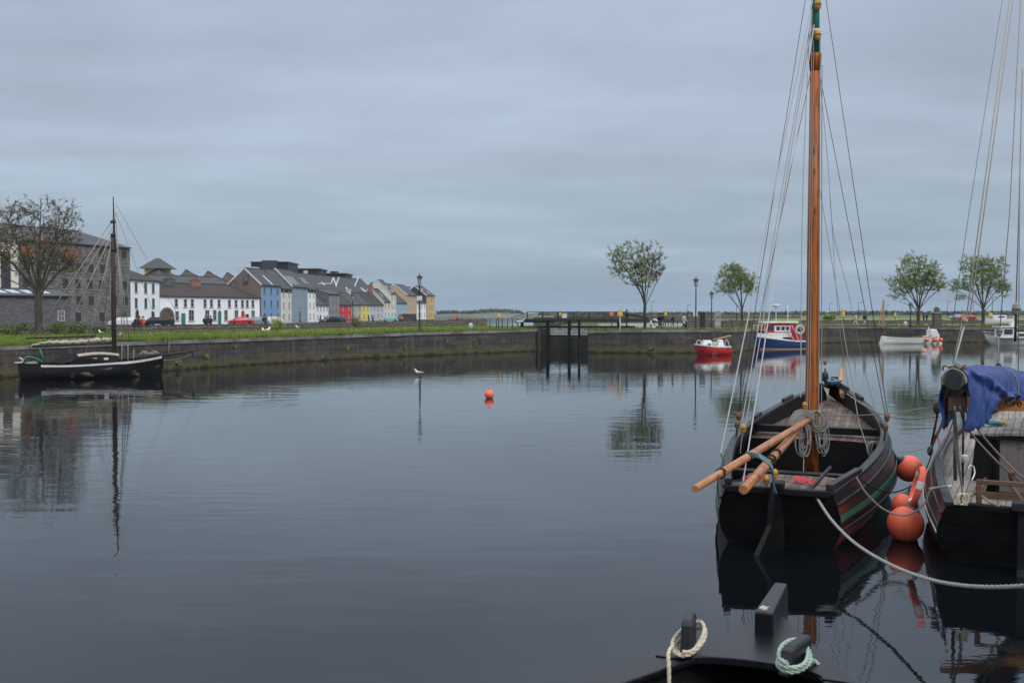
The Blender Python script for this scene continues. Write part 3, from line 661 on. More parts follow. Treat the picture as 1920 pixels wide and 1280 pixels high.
# ================================================================== HOUSES
def rendered(name, c, dirt=.8): return mat(name, c, tuple(v * .93 for v in c), .7, .9, .004, 40, c3=tuple(v * dirt for v in c), sc3=.45, lo3=.5, hi3=.8)
DK = [(-300, 138), (37, 152), (245, 172), (300, 182), (487, 204), (527, 214), (577, 235), (592, 243), (637, 262), (694, 285), (742, 309), (781, 340), (815, 360)]
def FP(px): Y = lerpk(DK, px); return XY(px, Y)
BZ = 1.8
win_cache = {}
def add_window(house, p, t, n, w_, h_, frame='trim', arched=False, sill=True, glass='glass'):
    key = (round(w_, 2), round(h_, 2), frame, arched, glass)
    rz = math.atan2(t.y, t.x)
    if key in win_cache:
        o = win_cache[key].copy(); COL.objects.link(o); o.parent = house
        kids = [c for c in win_cache[key].children]
        for g in kids: d = g.copy(); COL.objects.link(d); d.parent = o
    else:
        mb = MB(); mb.box((0, -.012, 0), (w_, .02, h_), mi=1); f = .07
        for x in (-1, 1): mb.box((x * (w_ / 2 - f / 2), -.035, 0), (f, .06, h_), mi=0)
        for z in (-1, 0, 1): mb.box((0, -.03, z * (h_ / 2 - f / 2)), (w_ - 2 * f - .004, .05, f * (.7 if z == 0 else 1)), mi=0)
        if w_ > .8: mb.box((0, -.028, 0), (f * .6, .04, h_ - 2 * f), mi=0)
        if arched:
            P = [(w_ / 2 * math.cos(a), w_ / 2 * math.sin(a)) for a in [math.pi * k / 8 for k in range(9)]]
            mb.add([(x, -.03, h_ / 2 + y) for x, y in P] + [(x, .0, h_ / 2 + y) for x, y in P], [tuple(range(9))[::-1]] + [(k, k + 1, k + 10, k + 9) for k in range(8)], 1)
        o = mb.build('window', [frame, glass], house)
        if sill: mb = MB(); mb.box((0, -.07, -h_ / 2 - .06), (w_ + .2, .14, .1)); mb.build('window_sill', 'concrete', o)
        win_cache[key] = o
    r = root_of(house); o.location = Vector(p) - r.location + n * .01; o.rotation_euler = (0, 0, rz)
    return o
def house(label, A, B, eave, ridge, dep, wallm, roofm='slate', hip=(0, 0), verge=None, gablem=None, base=BZ, wins=None, doors=(), chim=(), skyl=(), gutter=True, frame='trim', cat='house', name='terraced_house', band=None, over=.22, asym=.5, ww=None, group=None, ridge_shift=(0, 0)):
    """A (near) and B (far) are the ends of the front; eave/ridge heights in metres above sea"""
    A = Vector((A.x, A.y, 0)); B = Vector((B.x, B.y, 0)); t = (B - A); L = t.length; t.normalize(); n = Vector((t.y, -t.x, 0))
    o = thing(name, label, cat, (A.x, A.y, base), group=group); Z = Vector((0, 0, 1))
    mb = MB(); A2, B2 = A - n * dep, B - n * dep
    def up(p, z): return Vector((p.x, p.y, z))
    mb.quad(up(A, base - .3), up(B, base - .3), up(B, eave), up(A, eave)); mb.quad(up(B2, base - .3), up(A2, base - .3), up(A2, eave), up(B2, eave))
    rA, rB = A - n * dep * asym, B - n * dep * asym
    gi = 1 if gablem else 0
    if hip[0]: mb.quad(up(A2, base - .3), up(A, base - .3), up(A, eave), up(A2, eave), gi)
    else: mb.add([up(A2, base - .3), up(A, base - .3), up(A, eave), up(rA, ridge - .08), up(A2, eave)], [(0, 1, 2, 3, 4)], gi)
    if hip[1]: mb.quad(up(B, base - .3), up(B2, base - .3), up(B2, eave), up(B, eave), gi)
    else: mb.add([up(B, base - .3), up(B2, base - .3), up(B2, eave), up(rB, ridge - .08), up(B, eave)], [(0, 1, 2, 3, 4)], gi)
    mb.build('wall', [wallm] + ([gablem] if gablem else []), o, world=True)
    # roof: two (or four) slabs
    rf = MB(); sl_ = (ridge - eave) / (dep * asym); dz = over * sl_
    ra, rb = up(rA + t * (hip[0]), ridge), up(rB - t * (hip[1]), ridge)
    ea, eb = up(A + n * over - t * (over if hip[0] else .06), eave - dz), up(B + n * over + t * (over if hip[1] else .06), eave - dz)
    fa, fb = up(A2 - n * over - t * (over if hip[0] else .06), eave - dz), up(B2 - n * over + t * (over if hip[1] else .06), eave - dz)
    if not hip[0]: ra = ra - t * .06
    if not hip[1]: rb = rb + t * .06
    T = Z * .14
    for q in ((ea, eb, rb, ra), (fb, fa, ra, rb)):
        rf.add([v + T for v in q] + list(q), [(0, 1, 2, 3), (7, 6, 5, 4), (0, 4, 5, 1), (1, 5, 6, 2), (3, 7, 4, 0)])
    if hip[0]: rf.add([fa + T, ea + T, ra + T, fa, ea, ra], [(0, 1, 2), (0, 3, 4, 1)])
    if hip[1]: rf.add([eb + T, fb + T, rb + T, eb, fb, rb], [(0, 1, 2), (0, 3, 4, 1)])
    roof = rf.build('roof', roofm, o, world=True)
    rg = MB(); rg.bar(ra + T * 1.15, rb + T * 1.15, .22, .12); rg.build('ridge_tiles', 'slate2' if roofm == 'slate2' else 'slate', roof, world=True)
    if verge:
        for end, e0, r0_, f0, s in ((0, ea, ra, fa, -1), (1, eb, rb, fb, 1)):
            if hip[end] or (verge == 'near' and end == 1): continue
            vb = MB()
            for q in (e0, f0): vb.bar(q + t * s * .05 + T * .4, r0_ + t * s * .05 + T * .4, .09, .34)
            vb.build('bargeboard', 'trim', o, world=True)
    if gutter: g = MB(); g.bar(ea + n * .05 + Z * .03, eb + n * .05 + Z * .03, .11, .1); g.build('gutter', 'iron', o, world=True)
    if band: g = MB(); g.add([up(A + n * .02, eave - band), up(B + n * .02, eave - band), up(B + n * .02, eave - .02), up(A + n * .02, eave - .02)], [(0, 1, 2, 3)]); g.build('dark_band', 'iron', o, world=True)
    if wins:
        rows, xs = wins[0], wins[1]          # rows: list of (centre height above base, height); xs: fractions
        for (zc, hh) in rows:
            for x in xs:
                add_window(o, up(A + t * L * x, base + zc), t, n, ww or .85, hh, frame)
    for (x, w_, h_, m_, arch) in doors:
        d = MB(); c = A + t * L * x
        d.box((0, -.03, h_ / 2), (w_, .06, h_)); 
        if arch:
            P = [(w_ / 2 * math.cos(math.pi * k / 8), h_ + w_ / 2 * math.sin(math.pi * k / 8)) for k in range(9)]
            d.add([(a, -.05, b) for a, b in P], [tuple(range(9))[::-1]])
        q = d.build('door', m_, o); q.location = up(c, base) - o.location; q.rotation_euler = (0, 0, math.atan2(t.y, t.x))
    for (x, w_, d_, top, m_, back_) in chim:
        c = A + t * L * x - n * dep * back_; ch = MB(); zb = ridge - abs(back_ - asym) * dep * sl_ - .5
        ch.box((c.x, c.y, (zb + top) / 2), (d_, w_, top - zb), math.atan2(t.y, t.x) - math.pi / 2); ch.box((c.x, c.y, top + .04), (d_ + .14, w_ + .14, .12), math.atan2(t.y, t.x) - math.pi / 2)
        cm = ch.build('chimney', m_, roof, world=True)
        pt = MB(); k = max(1, int(w_ / .45))
        for i in range(k): q = c + t * ((i + .5) / k - .5) * w_ * .8; pt.lathe([(.12, 0), (.1, .35), (.13, .38)], (q.x, q.y, top + .1), 8)
        pp = MB(); pp.v = pt.v; pp.f = pt.f; pp.mi = pt.mi; pp.sm = pt.sm; pp.build('chimney_pots', 'terracotta', roof, world=True)
    for (x, v, w_, h_) in skyl:
        c0 = ea.lerp(eb, x).lerp(ra.lerp(rb, x), v) + T; dn = (ra - rA * 0 - up(A, eave)).normalized(); sd_ = (ra - ea); sd_ = Vector((-n.x, -n.y, sl_)).normalized()
        s = MB(); hh = t * w_ / 2; k = sd_ * h_ / 2; nn_ = t.cross(sd_).normalized(); nn_ = nn_ if nn_.z > 0 else -nn_
        s.add([c0 - hh - k + nn_ * .06, c0 + hh - k + nn_ * .06, c0 + hh + k + nn_ * .06, c0 - hh + k + nn_ * .06, c0 - hh - k, c0 + hh - k, c0 + hh + k, c0 - hh + k], [(0, 1, 2, 3), (0, 4, 5, 1), (1, 5, 6, 2), (2, 6, 7, 3), (3, 7, 4, 0)])
        s.build('skylight', 'skyglass', roof, world=True)
    return o
M['terracotta'] = mat('terracotta', (.42, .15, .08), (.3, .11, .06), 5, .9)
M['redbrick'] = brick('red_brick', (.25, .09, .06), (.33, .13, .09), (.2, .18, .16), .22, .08, .01, bump=.005)
M['skyglass'] = mat('rooflight_glass', (.55, .58, .62), (.45, .48, .52), 2, .15)
M['wh'] = rendered('white_render', (.86, .87, .89), .9); M['blueh'] = rendered('blue_render', (.20, .33, .50)); M['creamh'] = rendered('cream_render', (.70, .66, .58))
M['greyblue'] = rendered('grey_blue_render', (.25, .33, .38)); M['greystn'] = brick('grey_front_stone', (.21, .21, .22), (.27, .27, .275), (.18, .18, .18), .6, .3, .02, stain=(.16, .16, .17))
M['redh'] = rendered('red_render', (.62, .035, .045)); M['beige'] = rendered('beige_render', (.46, .43, .34)); M['yellowh'] = rendered('yellow_render', (.75, .62, .12))
M['palebl'] = rendered('pale_blue_render', (.52, .58, .66)); M['lgrey'] = rendered('light_grey_render', (.52, .52, .50)); M['lblue'] = rendered('light_blue_render', (.34, .46, .60))
M['peach'] = rendered('peach_render', (.56, .40, .26)); M['ochre'] = rendered('ochre_render', (.62, .44, .17)); M['blackclad'] = mat('black_cladding', (.02, .022, .026), (.03, .032, .036), 2, .5)
M['tan'] = rendered('tan_render', (.52, .37, .22)); M['darkwall'] = rendered('dark_slate_wall', (.05, .055, .065))

def zat(px, py): p = FP(px); return W(px, py, p.y).z
def H2(label, p0, p1, ey, ry, dep, wallm, st, cols, **k):
    A, B = FP(p0), FP(p1); e = zat(p0, ey); t = (B - A).normalized(); n = Vector((t.y, -t.x, 0)); mid = A - n * dep * .5; rz = W(960 + mid.x / mid.y * F, ry, mid.y).z
    hs = (e - BZ) / st; rows = [(hs * i + hs * .55, min(1.45, hs * .52)) for i in range(st)]
    if cols: k.setdefault('wins', (rows, [(i + .5) / cols for i in range(cols)]))
    k.setdefault('ww', .75)
    return house(label, A, B, e, rz, dep, wallm, **k)
# long white terrace and its taller neighbour
H2('white three-storey house with a brown hipped roof beside the big stone warehouse', 246, 299.5, 524, 501, 9, 'wh', 3, 0, roofm='slate2', hip=(4.2, 4.2), wins=([(3.9, 1.7), (6.6, 1.7)], [.17, .5, .77]), frame='teal', ww=.8,
   doors=((.2, 1.1, 2.2, 'glass', 1), (.75, 1.0, 2.4, 'glass', 0)))
A, B = FP(300), FP(487)
fr = [(v - 458) / (1648 - 458) for v in (635, 737, 815, 963, 1038, 1130, 1257, 1340, 1422, 1484, 1557)]
hh = H2('long white two-storey terrace with a stone archway and a dark brown slate roof', 300, 487, 554.5, 530, 8, 'wh', 2, 0, roofm='slate2', hip=(0, 4), wins=([(4.0, 1.55)], fr), ww=.8, verge=None,
   doors=((.215, .95, 2.1, 'teal', 0), (.57, .9, 2.2, 'teal', 1), (.815, .9, 2.2, 'redp', 1), (.86, .9, 1.9, 'iron', 0)), chim=((.20, 2.2, .8, zat(345, 523.5), 'darkstone', .42), (.45, 2.2, .8, zat(382, 526), 'redbrick', .42), (.88, 1.8, .8, zat(460, 529), 'darkstone', .5)))
tt = (B - A); LL = tt.length; tt.normalize(); nn_ = Vector((tt.y, -tt.x, 0))
for x, w_, z_, h_ in ((.155, .9, 1.6, 1.8), (.29, 1.3, 1.7, 2.1), (.445, 1.1, 1.7, 2.1), (.52, .95, 1.7, 2.1), (.635, .95, 1.7, 2.1), (.745, 1.0, 1.7, 2.1), (.925, 1.0, 1.7, 2.0)):
    q = A + tt * LL * x; add_window(hh, Vector((q.x, q.y, BZ + z_)), tt, nn_, w_, h_, 'trim')
q = A + tt * LL * .062; mb = MB()                                   # archway: voussoirs and dark timber doors
P = [(-1.25, 0), (-1.25, 1.5)] + [(1.25 * math.cos(a), 1.5 + 1.25 * math.sin(a)) for a in [math.pi - math.pi * k / 10 for k in range(1, 10)]] + [(1.25, 1.5), (1.25, 0)]
o = MB(); 
for i in range(len(P) - 1):
    (x0, z0), (x1, z1) = P[i], P[i + 1]; s = 1.35
    o0, o1 = (x0 * s, z0 if z0 == 0 else z0 + (z0 - 1.5) * .35), (x1 * s, z1 if z1 == 0 else z1 + (z1 - 1.5) * .35)
    o.add([(x0, -.12, z0), (x1, -.12, z1), (o1[0], -.12, o1[1]), (o0[0], -.12, o0[1]), (x0, 0, z0), (x1, 0, z1), (o1[0], 0, o1[1]), (o0[0], 0, o0[1])], [(0, 1, 2, 3), (3, 2, 6, 7), (1, 0, 4, 5)])
ob = o.build('stone_arch', 'darkstone', hh); ob.location = q + Vector((0, 0, BZ)) - hh.location; ob.rotation_euler = (0, 0, math.atan2(tt.y, tt.x))
o = MB(); o.add([(x, -.05, z) for x, z in P], [tuple(range(len(P)))]); ob = o.build('arched_gate', 'iron2', hh) if 'iron2' in M else o.build('arched_gate', 'brownwood', hh); ob.location = q + Vector((0, 0, BZ)) - hh.location; ob.rotation_euler = (0, 0, math.atan2(tt.y, tt.x))
# tall painted block
H2('sky blue three-storey house with a brown gable end', 490, 526.5, 533, 503, 7.4, 'blueh', 3, 3, gablem='gravel_render', verge='near', skyl=((.55, .3, .5, 3.0),), frame='greyblue', chim=((-.02, .9, .7, zat(490, 528), 'darkstone', .42),))
H2('narrow cream three-storey house between the two blue ones', 527, 547, 539.5, 504.5, 7.4, 'creamh', 3, 2, band=1.0, skyl=())
H2('grey-blue three-storey house with a row of rooflights', 547.5, 577, 536, 504, 7.4, 'greyblue', 3, 3, verge='near', skyl=((.15, .35, .45, 2.6), (.32, .35, .45, 2.6), (.5, .35, .45, 2.6)), frame='trim', doors=((.5, 1.2, 2.4, 'iron', 0),))
H2('narrow white three-storey house with a dark band under its eaves', 577.5, 592, 541, 511, 7.4, 'wh', 3, 2, band=1.0, skyl=((.3, .5, .4, 2), (.6, .5, .4, 2)), frame='yellowh')
# cottages running towards the sea
H2('small white cottage with a slate roof left of the grey stone house', 592.5, 616, 571, 549, 7, 'wh', 2, 4, ww=.7, chim=((.1, 1.4, .8, zat(596, 545), 'darkstone', .5),))
H2('grey stone three-storey house with white lintels left of the red house', 616.5, 637, 551, 542, 7, 'greystn', 3, 3, ww=.6, gablem='darkstone')
H2('bright red two-storey cottage', 637.5, 659, 571, 552, 7, 'redh', 2, 2, roofm='slate2', frame='white')
H2('beige two-storey cottage between the red and the yellow ones', 659.5, 678, 570.5, 549, 7.5, 'beige', 2, 2, chim=((.98, 1.5, .9, zat(673, 542), 'lgrey', .5),))
H2('bright yellow two-storey cottage', 678.5, 693.5, 570.5, 549.5, 7.5, 'yellowh', 2, 2, verge=None)
H2('pale blue-white cottage next to the yellow one', 694, 705, 571, 549, 7.2, 'palebl', 2, 2, roofm='slate2')
H2('light grey cottage with a brown slate roof', 705.5, 719, 571, 549, 7.2, 'lgrey', 2, 2, roofm='slate2', chim=((.95, 2.0, 1.1, zat(700, 534), 'redbrick', .55),))
H2('cream two-storey house joined below a tall gabled one', 719.5, 732, 565, 541, 7.8, 'creamh', 2, 2, verge='near', skyl=((.5, .5, .6, 1.6),))
H2('tall cream gabled house with white bargeboards', 732.5, 743, 549.5, 525, 8.6, 'creamh', 3, 2, verge='near', skyl=((.4, .5, .8, 1.2), (.6, .2, .8, 1.2)))
H2('light blue two-storey house between two tall gabled ones', 743.5, 763, 567, 548, 8, 'lblue', 2, 4, ww=.7)
H2('tall peach house with a tan gable', 763.5, 781.5, 552.5, 533, 8.6, 'peach', 3, 4, gablem='tan', verge='near', ww=.7)
H2('small white house behind the sign on the lamp post', 782, 799, 567.5, 556, 8, 'wh', 2, 3, ww=.7)
H2('tall ochre house with a black gable at the seaward end of the row', 799.5, 815, 553.5, 536, 8.8, 'ochre', 3, 4, gablem='darkwall', verge='near', ww=.7, skyl=((.3, .6, 1, 1), (.6, .3, 1, 1)))
# roofs showing over the terraces
def back_block(label, p0, p1, Y0_, Y1_, ey, ry, dep, wallm, **k):
    A, B = XY(p0, Y0_), XY(p1, Y1_); e = W(p0, ey, Y0_).z; r = W((p0 + p1) / 2, ry, (Y0_ + Y1_) / 2 + 3).z
    return house(label, A, B, e, r, dep, wallm, gutter=False, **k)
back_block('long slate-roofed building behind the white terrace', 301, 452, 208, 226, 536, 519, 9, 'darkwall', hip=(0, 4), name='building', cat='building')
back_block('large hipped slate roof behind the white terrace chimneys', 288, 366, 226, 234, 530, 503.5, 12, 'darkwall', hip=(5, 6), name='building', cat='building')
o = thing('building', 'pyramid slate roof with a yellow wall, highest behind the white terrace', 'building', XY(297, 236) + Vector((0, 0, BZ)))
p = XY(297, 236); zt, ze = W(297, 484, 236).z, W(297, 504, 236).z; mb = MB(); mb.box((0, 0, (ze - BZ) / 2), (4.6, 4.6, ze - BZ)); mb.build('wall', 'yellowh', o)
mb = MB(); e = 3.4; mb.add([(-e, -e, ze - BZ), (e, -e, ze - BZ), (e, e, ze - BZ), (-e, e, ze - BZ), (-.5, 0, zt - BZ), (.5, 0, zt - BZ)], [(0, 1, 5, 4), (1, 2, 5), (2, 3, 4, 5), (3, 0, 4), (3, 2, 1, 0)]); mb.build('roof', 'slate', o)
for i, (px, ry, wd) in enumerate(((367, 507, 5), (404, 509.5, 4.6), (438, 512, 4.4))):
    Yb = 240 + i * 5; A = XY(px + 14, Yb - 2); B = A + Vector((5, 5, 0))
    lab = ['first gabled slate roof peeping over the white terrace, nearest the pyramid roof', 'middle gabled slate roof peeping over the white terrace', 'gabled slate roof peeping over the white terrace, nearest the brown gable'][i]
    A = XY(px + 16, Yb - 1); B = A + Vector((6, 2.4, 0))
    # ridge runs away from us: gable faces the camera
    house(lab, XY(px + 20, Yb), XY(px + 26, Yb + 11), W(px, ry + 18, Yb).z, W(px, ry, Yb).z, wd * 1.3, 'darkwall', gablem='gravel_render', gutter=False, asym=.72, name='building', cat='building')
o = back_block('slate-roofed block with white gable trims behind the small cottages', 566, 706, 262, 318, 545, 518.5, 10, 'darkwall', name='building', cat='building', skyl=((.35, .5, 1.2, 1.2), (.62, .25, 1.6, 1.6), (.85, .3, 1.6, 1.6)))
vb = MB()
for px, py, s in ((625, 521, 6), (635.5, 520, -6), (672, 520, -7)):
    Yb = 262 + (px - 566) * .4; Yb -= 6; a = W(px, py, Yb); b = W(px + s, py + 17, Yb - 4); vb.bar(a, b, .2, .3)
    if s > 0: b = W(px - s * .7, py + 11, Yb - 2); vb.bar(a, b, .2, .3)
vb.bar(W(597, 531.5, 262), W(619, 531.5, 271), .2, .25); vb.build('gable_trim', 'trim', o, world=True)
back_block('slate roof behind the tall cream and peach houses', 722, 757, 330, 352, 552, 532, 9, 'darkwall', name='building', cat='building')
back_block('slate roof behind the peach and ochre houses', 765, 790, 365, 385, 552, 537.5, 9, 'darkwall', name='building', cat='building')
o = thing('building', 'black flat-roofed modern block rising behind the brown gable', 'building', XY(520, 262) + Vector((0, 0, BZ)))
def wbox(mb, p0, p1, y0, y1, Y, dep, mi=0):
    a, b = W(p0, y1, Y), W(p1, y0, Y); mb.box(((a.x + b.x) / 2, Y + dep / 2, (a.z + b.z) / 2), (abs(b.x - a.x), dep, abs(b.z - a.z)), 0, mi)
mb = MB(); wbox(mb, 471, 540, 492, 540, 262, 12); mb.build('wall', 'blackclad', o, world=True)
mb = MB(); wbox(mb, 469.5, 541, 490.3, 492.4, 261.6, 13); mb.build('roof', 'slate', o, world=True)
mb = MB(); wbox(mb, 491, 516, 488, 506, 259, 4); mb.build('lift_tower', 'darkwall', o, world=True)
mb = MB(); wbox(mb, 443, 482, 500.5, 512, 256, 3); mb.build('glass_wing', 'skyglass', o, world=True)
o = thing('building', 'black flat-roofed modern block with a pale window, behind the white three-storey house', 'building', XY(570, 290) + Vector((0, 0, BZ)))
mb = MB(); wbox(mb, 536, 598, 505, 545, 290, 12); mb.build('wall', 'blackclad', o, world=True)
mb = MB(); wbox(mb, 534, 599.5, 503, 505, 289.5, 13); mb.build('roof', 'slate', o, world=True)
mb = MB(); wbox(mb, 569, 577, 507, 513, 289.8, .3); mb.build('window', 'skyglass', o, world=True)
o = thing('building', 'lowest black flat-roofed block with a small rooftop box', 'building', XY(625, 310) + Vector((0, 0, BZ)))
mb = MB(); wbox(mb, 598.5, 648, 514, 545, 312, 12); mb.build('wall', 'blackclad', o, world=True)
mb = MB(); wbox(mb, 598, 650, 512, 514, 311.5, 13); mb.build('roof', 'slate', o, world=True)
mb = MB(); wbox(mb, 619, 631, 508.5, 512, 313, 4); mb.build('rooftop_box', 'blackclad', o, world=True)

# stone warehouse, modern cream block, low stone building on the far left
A, B = FP(36), FP(245); ez = zat(245, 465); hsx = (ez - BZ) / 5
hh = house('tall grey stone warehouse with a hipped slate roof and rows of small windows', A, B, ez, W(180, 434, 168).z, 11, 'greystone', roofm='slate', hip=(0, 6), name='warehouse', cat='warehouse', gutter=True)
tt = (B - A); LL = tt.length; tt.normalize(); nn_ = Vector((tt.y, -tt.x, 0))
for r_ in range(5):
    for c_ in range(9):
        if (r_ * 7 + c_ * 3) % 5 == 0 or (r_ == 4 and c_ % 2): continue
        x = .06 + c_ * .11 + (.01 if r_ % 2 else 0); q = A + tt * LL * x; add_window(hh, Vector((q.x, q.y, BZ + hsx * (r_ + .55))), tt, nn_, .95, 1.5, 'iron', sill=True)
for x in (.04, .40):
    q = A + tt * LL * x + nn_ * .9; mb = MB(); mb.box((q.x, q.y, BZ + hsx * 4.35), (1.3, 1.2, 1.3), math.atan2(tt.y, tt.x) - math.pi / 2); mb.build('hoist_box', 'rust', hh, world=True) if 'rust' in M else mb.build('hoist_box', 'terracotta', hh, world=True)
A, B = XY(-90, 138), XY(36, 146); 
o = thing('building', 'cream modern block with one tall dark window at the left edge', 'building', (A.x, A.y, BZ)); mb = MB(); t_ = (B - A).normalized(); n_ = Vector((t_.y, -t_.x, 0)); zt = W(20, 452, 145).z
P = [A, B, B - n_ * 10, A - n_ * 10]; mb.prism([(p.x, p.y) for p in P], BZ - .2, zt); mb.build('wall', 'creamh', o, world=True)
mb = MB(); mb.prism([(p.x, p.y) for p in [A + n_ * .3, B + n_ * .3 + t_ * .3, B - n_ * 10, A - n_ * 10]], zt + .01, zt + .35); mb.build('roof', 'concrete', o, world=True)
q = XY(12, 144.4); z0, z1 = W(12, 545, 144.5).z, W(12, 472, 144.5).z
add_window(o, Vector((q.x, q.y, (z0 + z1) / 2)) + n_ * .02, t_, n_, 1.4, z1 - z0, 'iron', sill=False)
A, B = XY(-130, 112), XY(133, 126); hh = house('low dark stone building with rooflights behind the bare tree', A, B, W(60, 555, 122).z, W(60, 543.5, 126).z, 8, 'darkstone', roofm='slate', base=1.8, skyl=((.52, .5, 1.1, 1.9), (.62, .5, 1.1, 1.9), (.73, .5, 1.1, 1.9), (.85, .5, 1.0, 1.7)), name='stone_building', cat='building')
tt = (B - A); LL = tt.length; tt.normalize(); nn_ = Vector((tt.y, -tt.x, 0))
for px, py, w_, h_ in ((26, 601, 1.0, 2.0), (27, 566, .8, .9), (64, 590, .9, 1.2), (114, 592, .9, 1.3)):
    Yw = 112 + (px + 130) / 263 * 14; q = W(px, py, Yw); add_window(hh, q + nn_ * .05, tt, nn_, w_, h_, 'trim', sill=False)

# ================================================================== DISTANT SHORE
def ridge_mass(name, label, px0, px1, Y, prof, m, size, n, z0=0, kind='stuff'):
    mb = MB()
    for i in range(n):
        px = rnd.uniform(px0, px1); top = lerpk(prof, px); zt = W(px, top, Y).z; z = z0 + (zt - z0) * rnd.random() ** .6; p = XY(px, Y + rnd.uniform(-20, 20)); p.z = z; 
        leaves(mb, [p], size)
    o = mb.build(name, m); return tag(o, label, 'woodland', kind=kind)
M['farleaf'] = mat('far_tree_foliage', (.045, .065, .035), (.075, .09, .045), .05, .95); M['farhill'] = mat('far_heath', (.08, .095, .06), (.12, .125, .08), .02, .95, c3=(.22, .20, .16), sc3=.03, lo3=.55, hi3=.62)
def hill(name, px0, px1, Y, prof, depth, m):
    mb = MB(); n = 60; vs = []
    for i in range(n + 1):
        px = px0 + (px1 - px0) * i / n; zt = max(.3, W(px, lerpk(prof, px), Y + depth / 2).z)
        for j, (f_, h_) in enumerate(((0, -1), (.08, zt * .35), (.35, zt * .85), (.55, zt), (.8, zt * .7), (1, -1))):
            p = XY(px, Y + depth * f_); vs.append((p.x, p.y, h_ + (.8 * noise.noise(Vector((p.x * .02, p.y * .02, 0))) if 0 < j < 5 else 0)))
    mb.add(vs, [(i * 6 + j, (i + 1) * 6 + j, (i + 1) * 6 + j + 1, i * 6 + j + 1) for i in range(n) for j in range(5)], 0, smooth=True); return struct(mb, name, m)
hill('hill', 815, 1010, 1150, [(815, 588), (850, 585), (880, 586), (905, 583.5), (930, 582.3), (955, 583.5), (985, 586.5), (1010, 589)], 260, 'farhill')
ridge_mass('far_woodland', 'dark belt of far trees on the low headland across the estuary', 820, 978, 1230, [(820, 585), (850, 583.8), (865, 585), (880, 584.8), (900, 582.5), (930, 581), (950, 582), (978, 585.5)], 'farleaf', 3.2, 1500)
hill('hills', 1350, 2600, 1900, [(1350, 585.5), (1500, 586), (1700, 585), (1900, 584.5), (2600, 584)], 400, 'farhill')
ridge_mass('far_hedgerow', 'long low line of trees and scrub on the horizon beyond the park', 1010, 2050, 820, [(1010, 588), (1250, 587.5), (1400, 586.5), (1560, 585.5), (1900, 585), (2050, 585)], 'farleaf', 2.2, 3800, 2.1)
hill('shore', 1010, 2400, 3800, [(1010, 584.6), (1150, 584), (1250, 585), (2400, 584.8)], 300, 'farhill')

# ================================================================== TREES AND SHRUBS
c = XY(73, 89); S = 89 / F
tree('big nearly bare tree with brown buds in front of the stone warehouse', (c.x, c.y, 1.95), 3.4, [(-2.6, 9.3, 2.3, 2.7), (1.6, 9.6, 2.3, 3.0), (.2, 7.2, 3.9, 2.2), (-4.2, 7.0, 1.6, 1.9), (-1.0, 11.0, 1.1, 1.2), (2.9, 6.2, 1.3, 1.3)], 900, .33, 15000, .07, lambda v: .95 if v.z > 5.8 else .45, 3, twig=.42, spread=.3)
c = XY(1209, 106)
tree('wind-blown young tree with green and bronze leaves, left of the walkers', (c.x, c.y, 2.15), 3.0, [(-1.3, 7.5, 2.5, 1.8), (.7, 7.2, 1.4, 2.1), (-.6, 6.0, 2.1, 1.4), (-3.2, 7.9, .9, .9), (-.2, 4.8, 1.1, .9), (1.3, 6.2, .7, 1.1), (-2.8, 6.3, 1.0, .9)], 400, .165, 7500, .082, lambda v: .8 if v.x > .5 else (.35 if v.x > -1 and v.z > 6 else .08), 11, twig=.42, spread=.22, group='trees on the right quay')
c = XY(1391, 128)
tree('small wind-swept green tree between the lamp posts and the blue trawler', (c.x, c.y, 2.15), 2.3, [(-1.3, 6.6, 2.0, 1.4), (.4, 5.9, 1.6, 1.5), (-1.6, 5.0, 1.9, .9), (1.0, 4.9, .8, 1.0), (-.6, 7.3, 1.2, .7)], 420, .16, 8500, .085, lambda v: .05, 23, twig=.42, spread=.22, group='trees on the right quay')
c = XY(1722, 136)
tree('broad leafy green tree standing behind the white open boat', (c.x, c.y, 2.15), 2.1, [(-.5, 7.6, 2.8, 2.0), (-2.3, 5.6, 2.2, 1.5), (1.8, 5.9, 1.9, 1.4), (0, 5.6, 2.4, 1.5), (-3.0, 3.9, 1.3, .5), (-1.0, 9.0, 1.4, .9), (3.0, 5.4, .8, .6), (1.2, 7.4, 1.6, 1.6)], 560, .23, 13500, .09, lambda v: .03, 31, twig=.45, spread=.22, group='trees on the right quay')
c = XY(1843, 138)
tree('broad leafy green tree behind the white cabin cruiser, seen through the ropes', (c.x, c.y, 2.15), 2.2, [(-1.3, 8.1, 2.0, 1.8), (1.1, 7.9, 2.2, 1.9), (0, 6.0, 3.0, 1.7), (-3.4, 5.5, 1.5, 1.0), (2.6, 5.2, 1.0, 1.3), (-2.9, 3.9, 1.0, .35)], 560, .23, 13500, .09, lambda v: .02, 37, twig=.45, spread=.22, group='trees on the right quay')
for k, (px, Y, rx, rz_, lab) in enumerate(((30, 88, 1.3, 1.0, 'dark green shrub left of the bare tree'), (106, 89, 1.4, 1.1, 'green shrub just right of the bare tree trunk'), (150, 91, 1.5, .95, 'green shrub behind the furled sail'), (187, 93, 1.2, .7, 'low green shrub left of the mast of the moored black boat'), (8, 87, .9, .7, 'low green shrub at the left edge of the bank'))):
    c = XY(px, Y); bush(lab, (c.x, c.y, 1.95), (rx, .8, rz_), 700, .09, mats=('leafd', 'leafsh'), group='shrubs behind the left bank')
